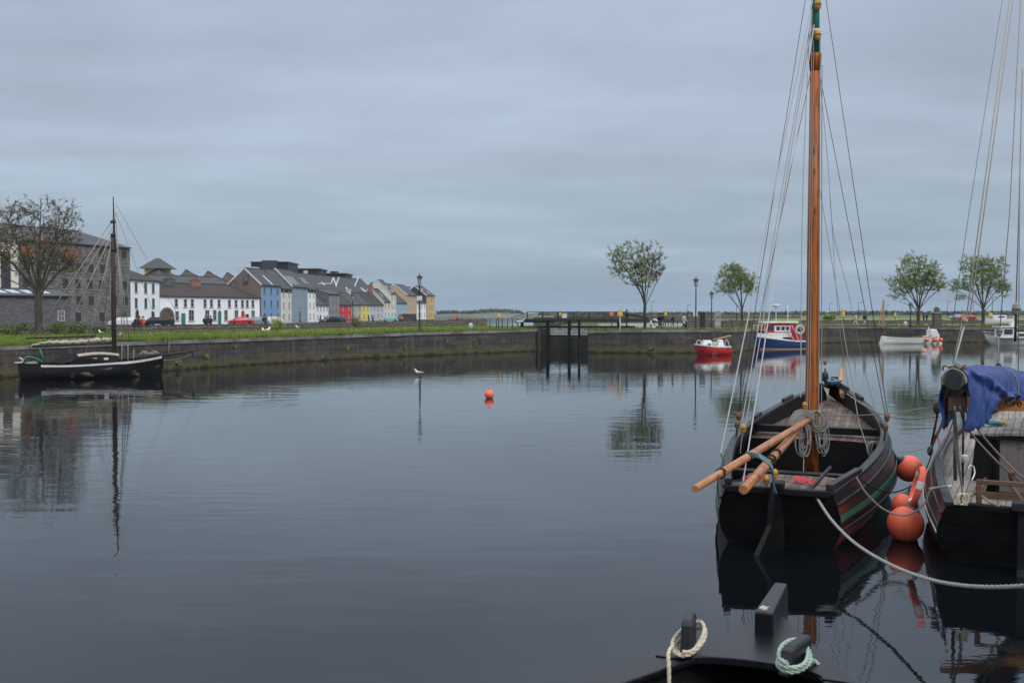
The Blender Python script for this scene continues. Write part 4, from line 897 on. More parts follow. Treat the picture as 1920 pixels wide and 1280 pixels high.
def sapling(label, px, Y, h_, rad, mats, seed, n=520, base=1.9):
    c = XY(px, Y); rr = random.Random(seed); t = thing('sapling', label, 'small tree', (c.x, c.y, base)); st = MB(); lf = MB()
    for k in range(9):
        a = rr.uniform(0, 6.28); e = Vector((math.cos(a) * rad * rr.uniform(.3, 1), math.sin(a) * rad * .6, h_ * rr.uniform(.55, 1))); m_ = Vector((e.x * .35, e.y * .35, e.z * .5)); st.tube([(0, 0, -.1), m_, e], [.04, .025, .008], 5)
        leaves(lf, [m_.lerp(e, rr.random()) + Vector((rr.gauss(0, .2), rr.gauss(0, .2), rr.gauss(0, .22))) for _ in range(n // 9)], .09, (0, 1))
    st.build('trunk', 'bark', t); lf.build('crown', list(mats), t)
sapling('yellow-green sapling growing against the low wall in front of the blue house', 519, 107, 1.75, 1.15, ('leafy', 'leafy'), 2, n=700)
sapling('reddish-brown sapling growing against the low wall in front of the red cottage', 668, 120, 1.5, .75, ('leafb', 'leafd'), 5, n=600)
# plants rooted in the quay wall
for k, (px, py, rx, rz_, lab) in enumerate(((886, 640, .55, .8, 'dark green weeds growing from the quay wall, largest tuft near the lock'), (650, 652, .3, .25, 'small green weed on the quay wall below the red cottage'), (440, 647, .28, .2, 'small green weed high on the quay wall left of the two gulls'), (383, 668, .5, .45, 'green weed on the quay wall by the bowsprit tip'), (603, 668, .3, .25, 'green weed low on the quay wall left of the yellow cottage'),
                                            (757, 650, .3, .35, 'green weed on the quay wall under the light blue house'), (835, 636, .25, .35, 'green weed hanging just below the coping near the lamp post'), (908, 632, .3, .3, 'green weed near the top of the quay wall before the fence'), (330, 677, .5, .3, 'green weed just above the water under the bowsprit'), (1222, 652, .4, .2, 'green weed low on the quay wall under the bronze tree'))):
    P_ = PLx if px < 1010 else PRx; Q_ = atx(P_, px); p = W(px, py, Q_.y); t = thing('wall_plant', lab, 'plant', (p.x + .05, p.y - .22, p.z - rz_), group='weeds on the quay walls'); mb = MB()
    for q in range(5): leaves(mb, clump_pts((rnd.uniform(-.5, .5) * rx, 0, rz_ * rnd.uniform(.4, 1.3)), (rx * .5, .16, rz_ * .5), 60, .2), .07, (0, 1))
    mb.build('foliage', ['leafd', 'leafy'], t); mb = MB(); mb.tube([(0, .2, rz_ * .5), (0, .02, rz_), (.1, -.05, rz_ * 1.5)], .015, 4); mb.build('stem', 'bark', t)

# ================================================================== LOCK, FOOTBRIDGE, FENCES
t = thing('lock_gate', 'dark timber lock gate standing in the water below the footbridge', 'lock gate', XY(1066, 103)); mb = MB(); a, b = XY(1028, 103.4), XY(1106, 101); zt = W(1066, 631.5, 102.5).z
n_ = 16
for i in range(n_):
    p, q = a.lerp(b, i / n_), a.lerp(b, (i + .93) / n_); mb.bar((p.x, p.y, -.4 + .0), (p.x, p.y, zt + rnd.uniform(-.03, .03)), (q - p).length, .14, up=(1, 0, 0)) if False else mb.box(((p.x + q.x) / 2, (p.y + q.y) / 2, (zt - .5) / 2), ((q - p).length, .14, zt + .5 + rnd.uniform(-.03, .03)), math.atan2(b.y - a.y, b.x - a.x))
M['wetwood'] = mat('wet_lock_timber', (.035, .036, .025), (.055, .052, .035), 2, .6, .01, 12, stretch=(1, 1, .3), c3=(.02, .022, .018), sc3=1)
mb.build('boards', 'wetwood', t, world=True)
mb = MB(); mb.box(((a.x + b.x) / 2, (a.y + b.y) / 2, zt + .1), ((b - a).length, .26, .16), math.atan2(b.y - a.y, b.x - a.x)); mb.build('top_beam', 'black', t, world=True)
for px, w_ in ((1027, 1.2), (1067, .30), (1086, .26)):
    Yp = 101.7; p = XY(px, Yp); mb = MB(); z1 = W(px, 600, Yp).z; mb.box((p.x, p.y, (z1 - .5) / 2), (w_ if w_ < 1 else .34, .34, z1 + .5)); mb.build('post', 'black', t, world=True)
mb = MB(); p = XY(1024, 101.9); mb.box((p.x - .1, p.y + 3, .8), (.3, 6, 2.9), R(-12)); mb.build('open_leaf', 'wetwood', t, world=True)
# footbridge: deck, beams, posts and railing panels
YB = 104
t = thing('footbridge', 'black steel footbridge with close-set railings over the lock gate', 'footbridge', XY(965, YB) + Vector((0, 0, 2.2)))
mb = MB(); zb = W(1000, 602.5, YB).z; zd = W(1000, 597.5, YB).z
a, b = XY(984, YB), XY(1216, YB); mb.box(((a.x + b.x) / 2, YB, (zb + zd) / 2), (b.x - a.x, .3, zd - zb)); mb.box(((a.x + b.x) / 2, YB + 1.7, (zb + zd) / 2 + .003), (b.x - a.x, .3, zd - zb)); mb.build('girder', 'iron', t, world=True)
mb = MB(); mb.box(((a.x + b.x) / 2, YB + .85, zd - .09), (b.x - a.x - .1, 1.38, .1)); mb.build('deck', 'iron', t, world=True)
mb = MB(); z0 = W(1000, 611, YB).z; a2, b2 = XY(975, YB), XY(1190, YB); mb.box(((a2.x + b2.x) / 2, YB - .3, z0 - .1), (b2.x - a2.x, .32, .22)); mb.build('lower_beam', 'black', t, world=True)
zt = W(1100, 584.6, YB).z
for side, yy in ((0, YB), (1, YB + 1.7)):
    mb = MB(); p, q = XY(989, YB), XY(1176, YB)
    mb.bar((p.x, yy, zt), (q.x, yy, zt), .07, .07); mb.bar((p.x, yy, zd + .12), (q.x, yy, zd + .12), .05)
    x = p.x; k = 0
    while x <= q.x:
        if k % 12 == 0: mb.bar((x, yy, zb), (x, yy, zt + .03), .09, .09)
        elif x > XY(1068, YB).x: mb.bar((x, yy, zd + .1), (x, yy, zt), .026)
        x += .135; k += 1
    if side == 0:
        for px in (989, 1007): a = XY(px, YB); mb.bar((a.x, yy, zt - .1), (a.x - 1.7, yy, zd + .1), .06)
        x = XY(1068, YB).x
        while x < q.x: mb.bar((x, yy - .05, z0), (x, yy - .05, zb), .026); x += .135
        mb.bar((XY(1176, YB).x, yy, zt - .25), (XY(1216, YB).x, yy, zd + .05), .14, .2)
    mb.build('railing', 'iron', t, world=True)
for px, y0_ in ((979, 612), (1027, 640), (1068, 612), (1160, 612)):
    a = XY(px, YB - .1); mb = MB(); mb.box((a.x, a.y, (W(px, y0_, YB).z + zb) / 2 - .2), (.32, .28, zb - W(px, y0_, YB).z + .38)); mb.build('post', 'black', t, world=True)
mb = MB(); wbox(mb, 968, 981, 600.5, 603.5, YB - .5, .4); mb.build('balance_beam_end', 'trim', t, world=True)
mb = MB(); wbox(mb, 966, 1040, 601.5, 604.5, YB - .2, .4); mb.build('balance_beam', 'black', t, world=True)
# thin rail fence beside the bridge
t = thing('rail_fence', 'thin wire fence on dark posts beside the footbridge, in front of the pale estuary', 'fence', XY(918, 108) + Vector((0, 0, 2.15))); prev = None
for i, px in enumerate((918, 931, 941.5, 951.5, 961, 971)):
    a = XY(px, 109 - i * .8); z1 = W(px, 597, a.y).z; mb = MB(); mb.bar((a.x, a.y, 2.0), (a.x, a.y, z1), .1 if i % 3 == 2 else .07); mb.build('post', 'iron', t, world=True)
    if prev:
        mb = MB()
        for f_ in (.55, .95): mb.bar((prev.x, prev.y, 2.1 + (z1 - 2.1) * f_), (a.x, a.y, 2.1 + (z1 - 2.1) * f_), .025)
        mb.build('wire', 'iron', t, world=True)
    prev = a
t = thing('rail_fence', 'low black rail fence along the right quay edge near the lamp posts', 'fence', XY(1230, 104) + Vector((0, 0, 2.15))); prev = None
for i in range(13):
    px = 1236 + i * 17; a = XY(px, 101.5 + i * .9); mb = MB(); mb.bar((a.x, a.y, 2.0), (a.x, a.y, 3.05), .06); mb.build('post', 'iron', t, world=True)
    if prev is not None:
        mb = MB()
        for z in (2.5, 3.0): mb.bar((prev.x, prev.y, z), (a.x, a.y, z), .03)
        mb.build('rail', 'iron', t, world=True)
    prev = a
# lamp posts
def lamp(label, px, Y, ytop, base=2.15, arm=False):
    c = XY(px, Y); zt = W(px, ytop, Y).z - base; t = thing('street_lamp', label, 'street lamp', (c.x, c.y, base), group='lamp posts on the quays')
    mb = MB(); k = zt; mb.lathe([(.16, -.1), (.16, .25), (.13, .3), (.12, .9), (.08, 1.0), (.065, k * .5), (.05, k - 1.15), (.09, k - 1.12), (.04, k - 1.05), (.04, k - .95)], (0, 0, 0), 12); mb.build('post', 'iron', t)
    ln = MB()
    b0, b1 = k - .95, k - .35
    for i in range(4):
        a = math.pi / 4 + i * math.pi / 2; d = Vector((math.cos(a), math.sin(a), 0)); ln.bar(d * .14 + Vector((0, 0, b0)), d * .26 + Vector((0, 0, b1)), .03)
    ln.lathe([(.2, b0 - .02), (.2, b0 + .02)], n=4); ln.lathe([(.36, b1), (.3, b1 + .05), (.1, b1 + .2), (.05, b1 + .22), (.05, b1 + .28), (.02, b1 + .4)], n=12); l = ln.build('lantern', 'iron', t)
    g = MB(); g.lathe([(.13, b0 + .03), (.24, b1 - .01)], n=4, smooth=False); g.build('lamp_glass', 'lampglass', l)
    return t
M['lampglass'] = mat('lantern_glass', (.45, .5, .55), None, 3, .1)
lt = lamp('black lantern lamp post with a white sign plate, in front of the light houses', 787, 94.5, 513, 2.1)
mb = MB(); z = W(787, 559, 94.5).z; mb.box((0, -.12, z - 2.1), (.5, .03, .42)); mb.build('sign_plate', 'trim', lt)
lamp('black lantern lamp post right of the woman in the white coat', 1304.5, 103, 519)
lamp('shorter black lamp post standing between the two bins', 1334, 122, 545)
lamp('black lamp post just left of the broad tree behind the white open boat', 1707, 131, 566)
lamp('distant black lantern lamp post low in front of the red cottage', 661.5, 150, 550, 1.9)
def streetpole(label, px, Y, yt, base=2.15, arm=.8):
    c = XY(px, Y); zt = W(px, yt, Y).z - base; t = thing('street_lamp', label, 'street lamp', (c.x, c.y, base), group='thin lamp columns across the park')
    mb = MB(); mb.tube([(0, 0, -.1), (0, 0, zt)], [.11, .05], 6); mb.build('post', 'iron', t); mb = MB(); mb.bar((-.1, 0, zt), (arm, 0, zt + .12), .1, .08); mb.box((arm, 0, zt + .12), (.6, .25, .12)); mb.build('lamp_head', 'iron', t)
for px, Y, yt, lab in ((1222, 330, 566, 'thin lamp column right of the bronze tree'), (1381, 260, 574, 'thin lamp column just left of the small wind-swept tree'), (1609, 300, 568, 'thin lamp column right of the tall mast'), (1776, 330, 566, 'thin lamp column between the two broad trees'), (1825, 300, 566, 'thin lamp column left of the right-hand broad tree trunk'),
                    (1860, 260, 558, 'thin lamp column right of the right-hand broad tree trunk'), (1555, 320, 568, 'thin lamp column left of the yellow lifebuoy post'), (1289, 300, 572, 'thin lamp column behind the white-coated woman'), (1662, 340, 572, 'thin lamp column behind the timber tripod')):
    streetpole(lab, px, Y, yt)
# lifebuoy boxes
def buoybox(label, px, Y, ytop, ybot_box, wpx=8, base=2.15, sign=False):
    c = XY(px, Y); z1, z0 = W(px, ytop, Y).z, W(px, ybot_box, Y).z; t = thing('lifebuoy_station', label, 'lifebuoy station', (c.x, c.y, base), group='yellow lifebuoy boxes along the quays'); h_ = z1 - z0; w_ = wpx / F * Y
    mb = MB(); mb.tube([(0, 0, -.2), (0, 0, z0 - base + .1)], .05, 8); mb.build('post', 'trim' if sign else 'iron', t)
    mb = MB(); P = [(-w_ / 2, 0), (w_ / 2, 0), (w_ / 2, h_ * .7), (w_ * .3, h_), (-w_ * .3, h_), (-w_ / 2, h_ * .7)]
    mb.add([(x, -.14, z + z0 - base) for x, z in P] + [(x, .14, z + z0 - base) for x, z in P], [(0, 1, 2, 3, 4, 5), (11, 10, 9, 8, 7, 6)] + [(i, i + 6, (i + 1) % 6 + 6, (i + 1) % 6) for i in range(6)]); mb.build('box', 'yellow', t, bevel=.02)
    mb = MB(); mb.box((0, -.155, z0 - base + h_ * .42), (w_ * .6, .02, h_ * .22)); mb.build('label_panel', 'trim', t); return t
buoybox('yellow lifebuoy box on the grass in front of the pale estuary', 935, 112, 586.5, 595, 6)
buoybox('yellow lifebuoy box behind the footbridge railing, beside a grey notice', 1050, 112, 582, 592, 5)
buoybox('yellow lifebuoy box on a white post at the end of the footbridge', 1162.5, 97.6, 581, 593, 9.5, sign=True)
buoybox('yellow lifebuoy box behind the two walkers', 1248, 122, 583, 592, 5)
buoybox('yellow lifebuoy box just right of the tall brown mast', 1581, 140, 579, 593, 5)
buoybox('small yellow lifebuoy box right of the timber tripod', 1678, 170, 586, 593, 4)
buoybox('yellow lifebuoy box right of the last leafy tree', 1857, 160, 586, 594, 7)
def panel(name, label, px0, px1, y0, y1, Y, m, base=2.15, cat='notice board', post=True):
    c = XY((px0 + px1) / 2, Y); t = thing(name, label, cat, (c.x, c.y, base)); mb = MB(); wbox(mb, px0, px1, y0, y1, Y, .05); mb.build('board', m, t, world=True)
    if post: mb = MB(); z = W(px0, y1, Y).z; mb.bar((c.x, Y + .08, base - .2), (c.x, Y + .08, z + .2), .07); mb.build('post', 'iron', t, world=True)
panel('notice_board', 'pale grey notice board on the footbridge railing', 1054, 1063, 588, 596, 103.8, 'trim', 2.6)
panel('notice_board', 'small orange and black warning board on the footbridge railing', 1143.5, 1150.5, 584.5, 592, 103.8, 'orange', 2.6)
panel('notice_board', 'upright white board behind the lamp post by the bins', 1300, 1308, 580, 593, 110, 'trim')
# bins, box, stone pillar, bollards
def bin_(label, px, Y, y0, wpx, m, name='litter_bin', cat='litter bin'):
    c = XY(px, Y); h_ = W(px, y0, Y).z - 2.15; w_ = wpx / F * Y; t = thing(name, label, cat, (c.x, c.y, 2.15)); mb = MB(); mb.box((0, 0, h_ * .43), (w_, w_ * .8, h_ * .86)); mb.build('body', m, t, bevel=.03)
    mb = MB(); mb.box((0, -w_ * .41, h_ * .72), (w_ * .6, .02, .12)); mb.build('slot', 'iron', t); mb = MB(); mb.box((0, 0, h_ * .93), (w_ * 1.1, w_ * .9, h_ * .13)); mb.build('lid', m, t, bevel=.04)
bin_('tall dark litter bin between the two lamp posts', 1317, 111, 584, 9.5, 'iron')
bin_('pale grey service cabinet with a wide top, right of the shorter lamp post', 1345, 113, 586.5, 11, 'concrete', 'service_cabinet', 'cabinet')
t = thing('stone_pillar', 'grey stone pillar topped with a round dark bush', 'pillar', XY(1756, 131) + Vector((0, 0, 2.15))); w_ = 13 / F * 131; zt = W(1756, 587, 131).z - 2.15
mb = MB(); mb.box((0, 0, zt / 2), (w_, w_, zt)); mb.build('shaft', 'drystone', t); mb = MB(); mb.box((0, 0, zt + .06), (w_ + .16, w_ + .16, .12)); mb.build('cap', 'concrete', t)
t = thing('shrub', 'round dark bush growing on top of the stone pillar', 'shrub', XY(1756, 131) + Vector((0, 0, 2.15 + zt + .12))); mb = MB(); leaves(mb, clump_pts((0, 0, .35), (.42, .42, .45), 500, .3), .08, (0, 1)); mb.build('foliage', ['leafd', 'leafy'], t); mb = MB(); mb.tube([(0, 0, -.05), (0, 0, .5)], .04, 5); mb.build('stem', 'bark', t)
t = thing('timber_tripod', 'tall orange-brown timber tripod standing on the park grass', 'timber frame', XY(1653, 134) + Vector((0, 0, 2.15))); zt = W(1655, 562, 134).z - 2.15
for p in ((-.5, -.2), (-.05, -.3), (.4, .3)): mb = MB(); mb.bar((p[0], p[1], -.1), (.25 + p[0] * .1, p[1] * .1, zt), .11, .11); mb.build('leg', 'pine', t)
for px, Y, lab in ((1697.5, 129, 'white stone bollard left of the lamp post by the broad tree'), (882.5, 108, 'white stone bollard standing on the grass left of the estuary')):
    c = XY(px, Y); t = thing('bollard', lab, 'bollard', (c.x, c.y, 2.12)); mb = MB(); mb.lathe([(.28, 0), (.26, .35), (.24, .5)], n=12); mb.build('base', 'concrete', t); mb = MB(); mb.lathe([(.235, .5), (.2, .62), (.08, .7), (0, .71)], n=12); mb.build('cap', 'trim', t)
t = thing('life_ring', 'small black and white ring resting by the quayside fence between tree and walkers', 'life ring', XY(1227, 107) + Vector((0, 0, 2.15))); mb = MB()
ring = [(.42 * math.cos(a), 0, .62 + .42 * math.sin(a)) for a in [2 * math.pi * k / 20 for k in range(21)]]; mb.tube(ring, .11, 8, cap=False); mb.build('ring', 'white', t)
for k in range(4):
    mb = MB(); a0 = k * math.pi / 2 + .3; mb.tube([(.42 * math.cos(a), 0, .62 + .42 * math.sin(a)) for a in [a0 + .1 * j for j in range(5)]], .118, 8); mb.build('band', 'iron', t)
mb = MB(); mb.bar((0, .15, 0), (0, .15, 1), .06); mb.build('post', 'iron', t)
tag(bush('rounded dark green bush on the horizon left of the tall mast', tuple(XY(1558, 260) + Vector((0, 0, 2.1))), (2.3, 1.5, 1.3), 900, .3), cat='shrub')

# ================================================================== PEOPLE, BIRDS, CARS
def skinmesh(name, chains, m, parent, sub=1):
    """chains: list of [(point, radius), ...]; the first point of later chains may repeat an earlier point"""
    vs, rs, es = [], [], []; idx = {}
    def vid(p, r):
        k = tuple(round(q, 3) for q in p)
        if k not in idx: idx[k] = len(vs); vs.append(p); rs.append(r)
        return idx[k]
    for ch in chains:
        ids = [vid(p, r) for p, r in ch]
        es += [(a, b) for a, b in zip(ids, ids[1:])]
    me = bpy.data.meshes.new(name); me.from_pydata(vs, es, []); me.materials.append(M[m]); o = bpy.data.objects.new(name, me); COL.objects.link(o); o.parent = parent
    md = o.modifiers.new('skin', 'SKIN'); md.use_smooth_shade = True
    sv = me.skin_vertices[0].data if me.skin_vertices else None
    if sv:
        for i, r in enumerate(rs): sv[i].radius = r if isinstance(r, tuple) else (r, r)
        sv[0].use_root = True
    if sub: s = o.modifiers.new('smooth', 'SUBSURF'); s.levels = sub; s.render_levels = sub
    return o
def person(label, loc, face, coat='darkcloth', legs='darkcloth', hair='hairdark', pose='walk', hgt=1.72, long_coat=False, group=None, name='person'):
    t = thing(name, label, 'person', loc, face, group); s = hgt / 1.75; st = {'walk': .26, 'stand': .06, 'sit': 0}[pose]
    def P(x, y, z): return (x * s, y * s, z * s)
    if pose == 'sit':
        hip = P(0, 0, .12); kneeL, kneeR = P(-.14, .4, .42), P(.14, .38, .46); ankL, ankR = P(-.14, .52, .07), P(.14, .5, .07); toeL, toeR = P(-.14, .68, .04), P(.14, .66, .04); hz = -.78
    else:
        hip = P(0, 0, .92); kneeL, kneeR = P(-.1, st * .75, .5), P(.1, -st * .25, .49); ankL, ankR = P(-.1, st * 1.05, .09), P(.1, -st * 1.3, .13); toeL, toeR = P(-.1, st * 1.05 + .17, .04), P(.1, -st * 1.3 + .16, .05); hz = 0
    def U(x, y, z): return P(x, y, z + hz)
    neck, chest, waist, head = U(0, .0, 1.48), U(0, .0, 1.32), U(0, 0, 1.08), U(0, .02, 1.64)
    shL, shR = U(-.19, 0, 1.42), U(.19, 0, 1.42); sw = st * .8
    elL, elR = U(-.25, -sw * .5, 1.14), U(.25, sw * .5, 1.14); wrL, wrR = U(-.24, .1 - sw * .5, .92), U(.24, .12 + sw * .6, .94)
    if pose == 'sit' or st < .1: wrL, wrR = U(-.12, .28, 1.02), U(.12, .28, 1.02)
    haL, haR = tuple(Vector(wrL) + Vector((0, .06, -.06)) * s), tuple(Vector(wrR) + Vector((0, .06, -.06)) * s)
    body = skinmesh('body', [[(hip, (.13 * s, .1 * s)), (waist, (.12 * s, .085 * s)), (chest, (.15 * s, .1 * s)), (neck, .055 * s), (U(0, .01, 1.57), .075 * s), (head, (.082 * s, .1 * s)), (U(0, .01, 1.71), .07 * s)],
                             [(chest, .1), (shL, .055 * s), (elL, .042 * s), (wrL, .03 * s), (haL, .03 * s)], [(chest, .1), (shR, .055 * s), (elR, .042 * s), (wrR, .03 * s), (haR, .03 * s)],
                             [(hip, .1), (kneeL, .06 * s), (ankL, .04 * s), (toeL, .035 * s)], [(hip, .1), (kneeR, .06 * s), (ankR, .04 * s), (toeR, .035 * s)]], 'skin', t)
    low = Vector(hip) + Vector((0, 0, -.1 * s)) if not long_coat else Vector(hip) + Vector((0, .02, -.34 * s))
    skinmesh('jacket', [[(tuple(low), (.18 * s, .15 * s)), (hip, (.17 * s, .135 * s)), (waist, (.155 * s, .12 * s)), (chest, (.19 * s, .135 * s)), (tuple(Vector(neck) - Vector((0, 0, .02 * s))), .075 * s)],
                        [(chest, .13), (shL, .082 * s), (elL, .066 * s), (wrL, .05 * s)], [(chest, .13), (shR, .082 * s), (elR, .066 * s), (wrR, .05 * s)]], coat, t)
    skinmesh('trousers', [[(tuple(Vector(hip) + Vector((0, 0, .02))), (.15 * s, .115 * s)), (kneeL, .082 * s), (ankL, .06 * s)], [(tuple(Vector(hip) + Vector((0, 0, .02))), .13 * s), (kneeR, .082 * s), (ankR, .06 * s)]], legs, t)
    for a, b in ((ankL, toeL), (ankR, toeR)):
        mb = MB(); mb.tube([Vector(a) - Vector((0, .03, .04)) * s, (Vector(a) + Vector(b)) / 2 - Vector((0, 0, .02)) * s, Vector(b)], [.055 * s, .05 * s, .035 * s], 8); mb.build('shoe', 'rubber', t)
    mb = MB(); hd = Vector(head); mb.ball(hd + Vector((0, -.025, .035)) * s, .108 * s, 12, 8, sq=(.95, 1.02, 1.0)); mb.build('hair', hair, t)
    return t
M['darkcloth'] = mat('dark_cloth', (.015, .017, .024), (.025, .027, .034), 6, .9); M['whitecloth'] = mat('pale_cloth', (.62, .60, .55), (.5, .48, .44), 6, .9); M['navycloth'] = mat('navy_cloth', (.02, .03, .06), None, 6, .9)
M['greycloth'] = mat('grey_cloth', (.22, .23, .25), None, 6, .9); M['redcloth'] = mat('red_cloth', (.45, .04, .04), None, 6, .9); M['tancloth'] = mat('tan_cloth', (.35, .25, .16), None, 6, .9); M['bluejean'] = mat('pale_blue_cloth', (.30, .36, .45), None, 6, .9)
M['hairdark'] = mat('dark_hair', (.02, .014, .01), None, 9, .7); M['hairfair'] = mat('fair_hair', (.25, .16, .08), None, 9, .7); M['orangecloth'] = mat('orange_cloth', (.7, .16, .05), None, 6, .9)
def at(px, Y, z): c = XY(px, Y); return (c.x, c.y, z)
GZ = 2.15
person('person in a dark coat leaning forward at the end of the footbridge railing', at(1175, 105, 3.02 - .5), R(-70), 'navycloth', 'darkcloth', pose='stand', hgt=1.75)
person('dark-clothed person walking in front of the others beside the bronze tree', at(1236.5, 105, GZ), R(-75), 'darkcloth', 'darkcloth', pose='walk', hgt=1.75)
person('person in black with tan trousers, half hidden behind the first walker', at(1241.5, 106.5, GZ), R(-75), 'navycloth', 'tancloth', pose='walk', hgt=1.72)
person('woman in a black jacket and pale trousers between the two men and the white coat', at(1261.5, 105.5, GZ), R(80), 'darkcloth', 'bluejean', 'hairdark', 'walk', 1.7, True)
person('woman in a long cream coat walking left of the lamp post', at(1282, 104, GZ), R(-80), 'whitecloth', 'darkcloth', 'hairdark', 'walk', 1.72, True)
person('person in a white top and pale trousers right of the yellow lifebuoy post', at(1604.5, 134, GZ), R(60), 'whitecloth', 'whitecloth', 'hairdark', 'walk')
person('person in a dark top and pale trousers striding across the park', at(1621, 134, GZ), R(-80), 'navycloth', 'bluejean', 'hairdark', 'walk')
person('dark-clothed person beyond the trunk of the broad tree', at(1732, 175, GZ), R(40), 'darkcloth', 'darkcloth', pose='stand')
person('distant dark figure just right of the broad tree trunk, beside a companion', at(1737.5, 176, GZ), R(-40), 'navycloth', 'darkcloth', pose='stand')
for px, z, coat, face, lab in ((256, 2.68, 'darkcloth', 0, 'dark-clothed person sitting on the low wall nearest the white van'), (262, 2.68, 'redcloth', 10, 'person with a red top sitting among the group by the van'), (268, 2.68, 'orangecloth', -20, 'person in orange-red sitting at the right end of the group by the van'),
                               (322, 2.70, 'navycloth', 30, 'dark-clothed person sitting on the low wall before the stone archway'), (385, 2.71, 'darkcloth', 20, 'dark-clothed person sitting left of a pair before the white terrace'), (395, 2.72, 'navycloth', -30, 'person leaning right of a pair before the white terrace')):
    Yw = lerpk([(250, 96), (480, 108)], px); person(lab, at(px, Yw - .05, z - .02), R(180 + face), coat, 'darkcloth', pose='sit', hgt=1.7)
person('dark-clothed person standing beside a companion in front of the blue house', at(494, 150, BZ), R(150), 'darkcloth', 'tancloth', pose='stand', hgt=1.75)
person('taller of two people in black standing in front of the blue house', at(498, 150, BZ), R(200), 'darkcloth', 'darkcloth', pose='stand', hgt=1.8)
person('dark figure walking in front of the small white cottage', at(600.5, 175, BZ), R(90), 'darkcloth', 'darkcloth', pose='walk')
person('dark figure walking left of a companion below the pale blue cottage', at(691.5, 190, BZ), R(-90), 'darkcloth', 'greycloth', pose='walk')
person('dark figure walking below the light grey cottage', at(699, 190, BZ), R(-90), 'darkcloth', 'darkcloth', pose='walk')
person('person in a bright orange-red jacket near the dark van', at(753.5, 200, BZ), R(180), 'orangecloth', 'darkcloth', pose='stand')
person('dark figure below the peach house', at(780, 205, BZ), R(90), 'darkcloth', 'darkcloth', pose='walk')
person('distant person in an orange jacket behind the stone wall by the estuary', at(857, 146, 2.3), R(180), 'orangecloth', 'darkcloth', pose='stand')
def gull(label, loc, rz, swim=False, s=1.0):
    t = thing('gull', label, 'gull', loc, rz); mb = MB(); z = .06 if swim else .22
    mb.tube([(0, -.26, z + .07), (0, -.12, z + .09), (0, .05, z + .1), (0, .14, z + .15), (0, .17, z + .24), (0, .2, z + .27), (0, .25, z + .26)], [.015, .06, .09, .07, .045, .045, .02], 10, squash=.9); mb.build('body', 'white', t)
    for x in (-1, 1): mb = MB(); mb.tube([(x * .075, .08, z + .13), (x * .08, -.1, z + .12), (x * .03, -.32, z + .11)], [.03, .055, .01], 8, squash=.5); mb.build('wing', 'gullgrey', t)
    mb = MB(); mb.tube([(0, .24, z + .26), (0, .31, z + .245)], [.014, .004], 6); mb.build('bill', 'yellow', t)
    if not swim:
        for x in (-.03, .03): mb = MB(); mb.tube([(x, 0, 0), (x, .02, z + .04)], .008, 5); mb.build('leg', 'pine', t)
    t.scale = (s, s, s)
M['gullgrey'] = mat('gull_grey', (.35, .37, .40), None, 5, .7)
gull('white gull swimming on the open basin water', G(785, 703.5, 0), R(90), True, 1.15)
p = G(494, 628, 2.1); gull('white gull standing on the grass, left of a pair', (p.x, p.y, 2.05), R(30), s=1.25)
p = G(500.5, 628, 2.1); gull('white gull standing on the grass, right of a pair and larger', (p.x, p.y, 2.05), R(-40), s=1.4)
p = G(558, 618.5, 2.1); gull('single white gull resting on the grass further back', (p.x, p.y, 2.05), R(60), s=1.1)
t = thing('gull', 'small dark bird flying alone in the grey sky', 'bird', W(1275, 289, 210), R(70)); mb = MB(); mb.tube([(0, -.2, 0), (0, 0, .01), (0, .2, 0)], [.01, .05, .01], 8); mb.build('body', 'gullgrey', t)
for x in (-1, 1): mb = MB(); mb.add([(0, .07, .02), (x * .3, .1, .08), (x * .6, -.05, .02), (x * .28, -.06, .06), (0, -.08, .02)], [(0, 1, 2, 3, 4)]); mb.build('wing', 'iron', t, solid=.01)
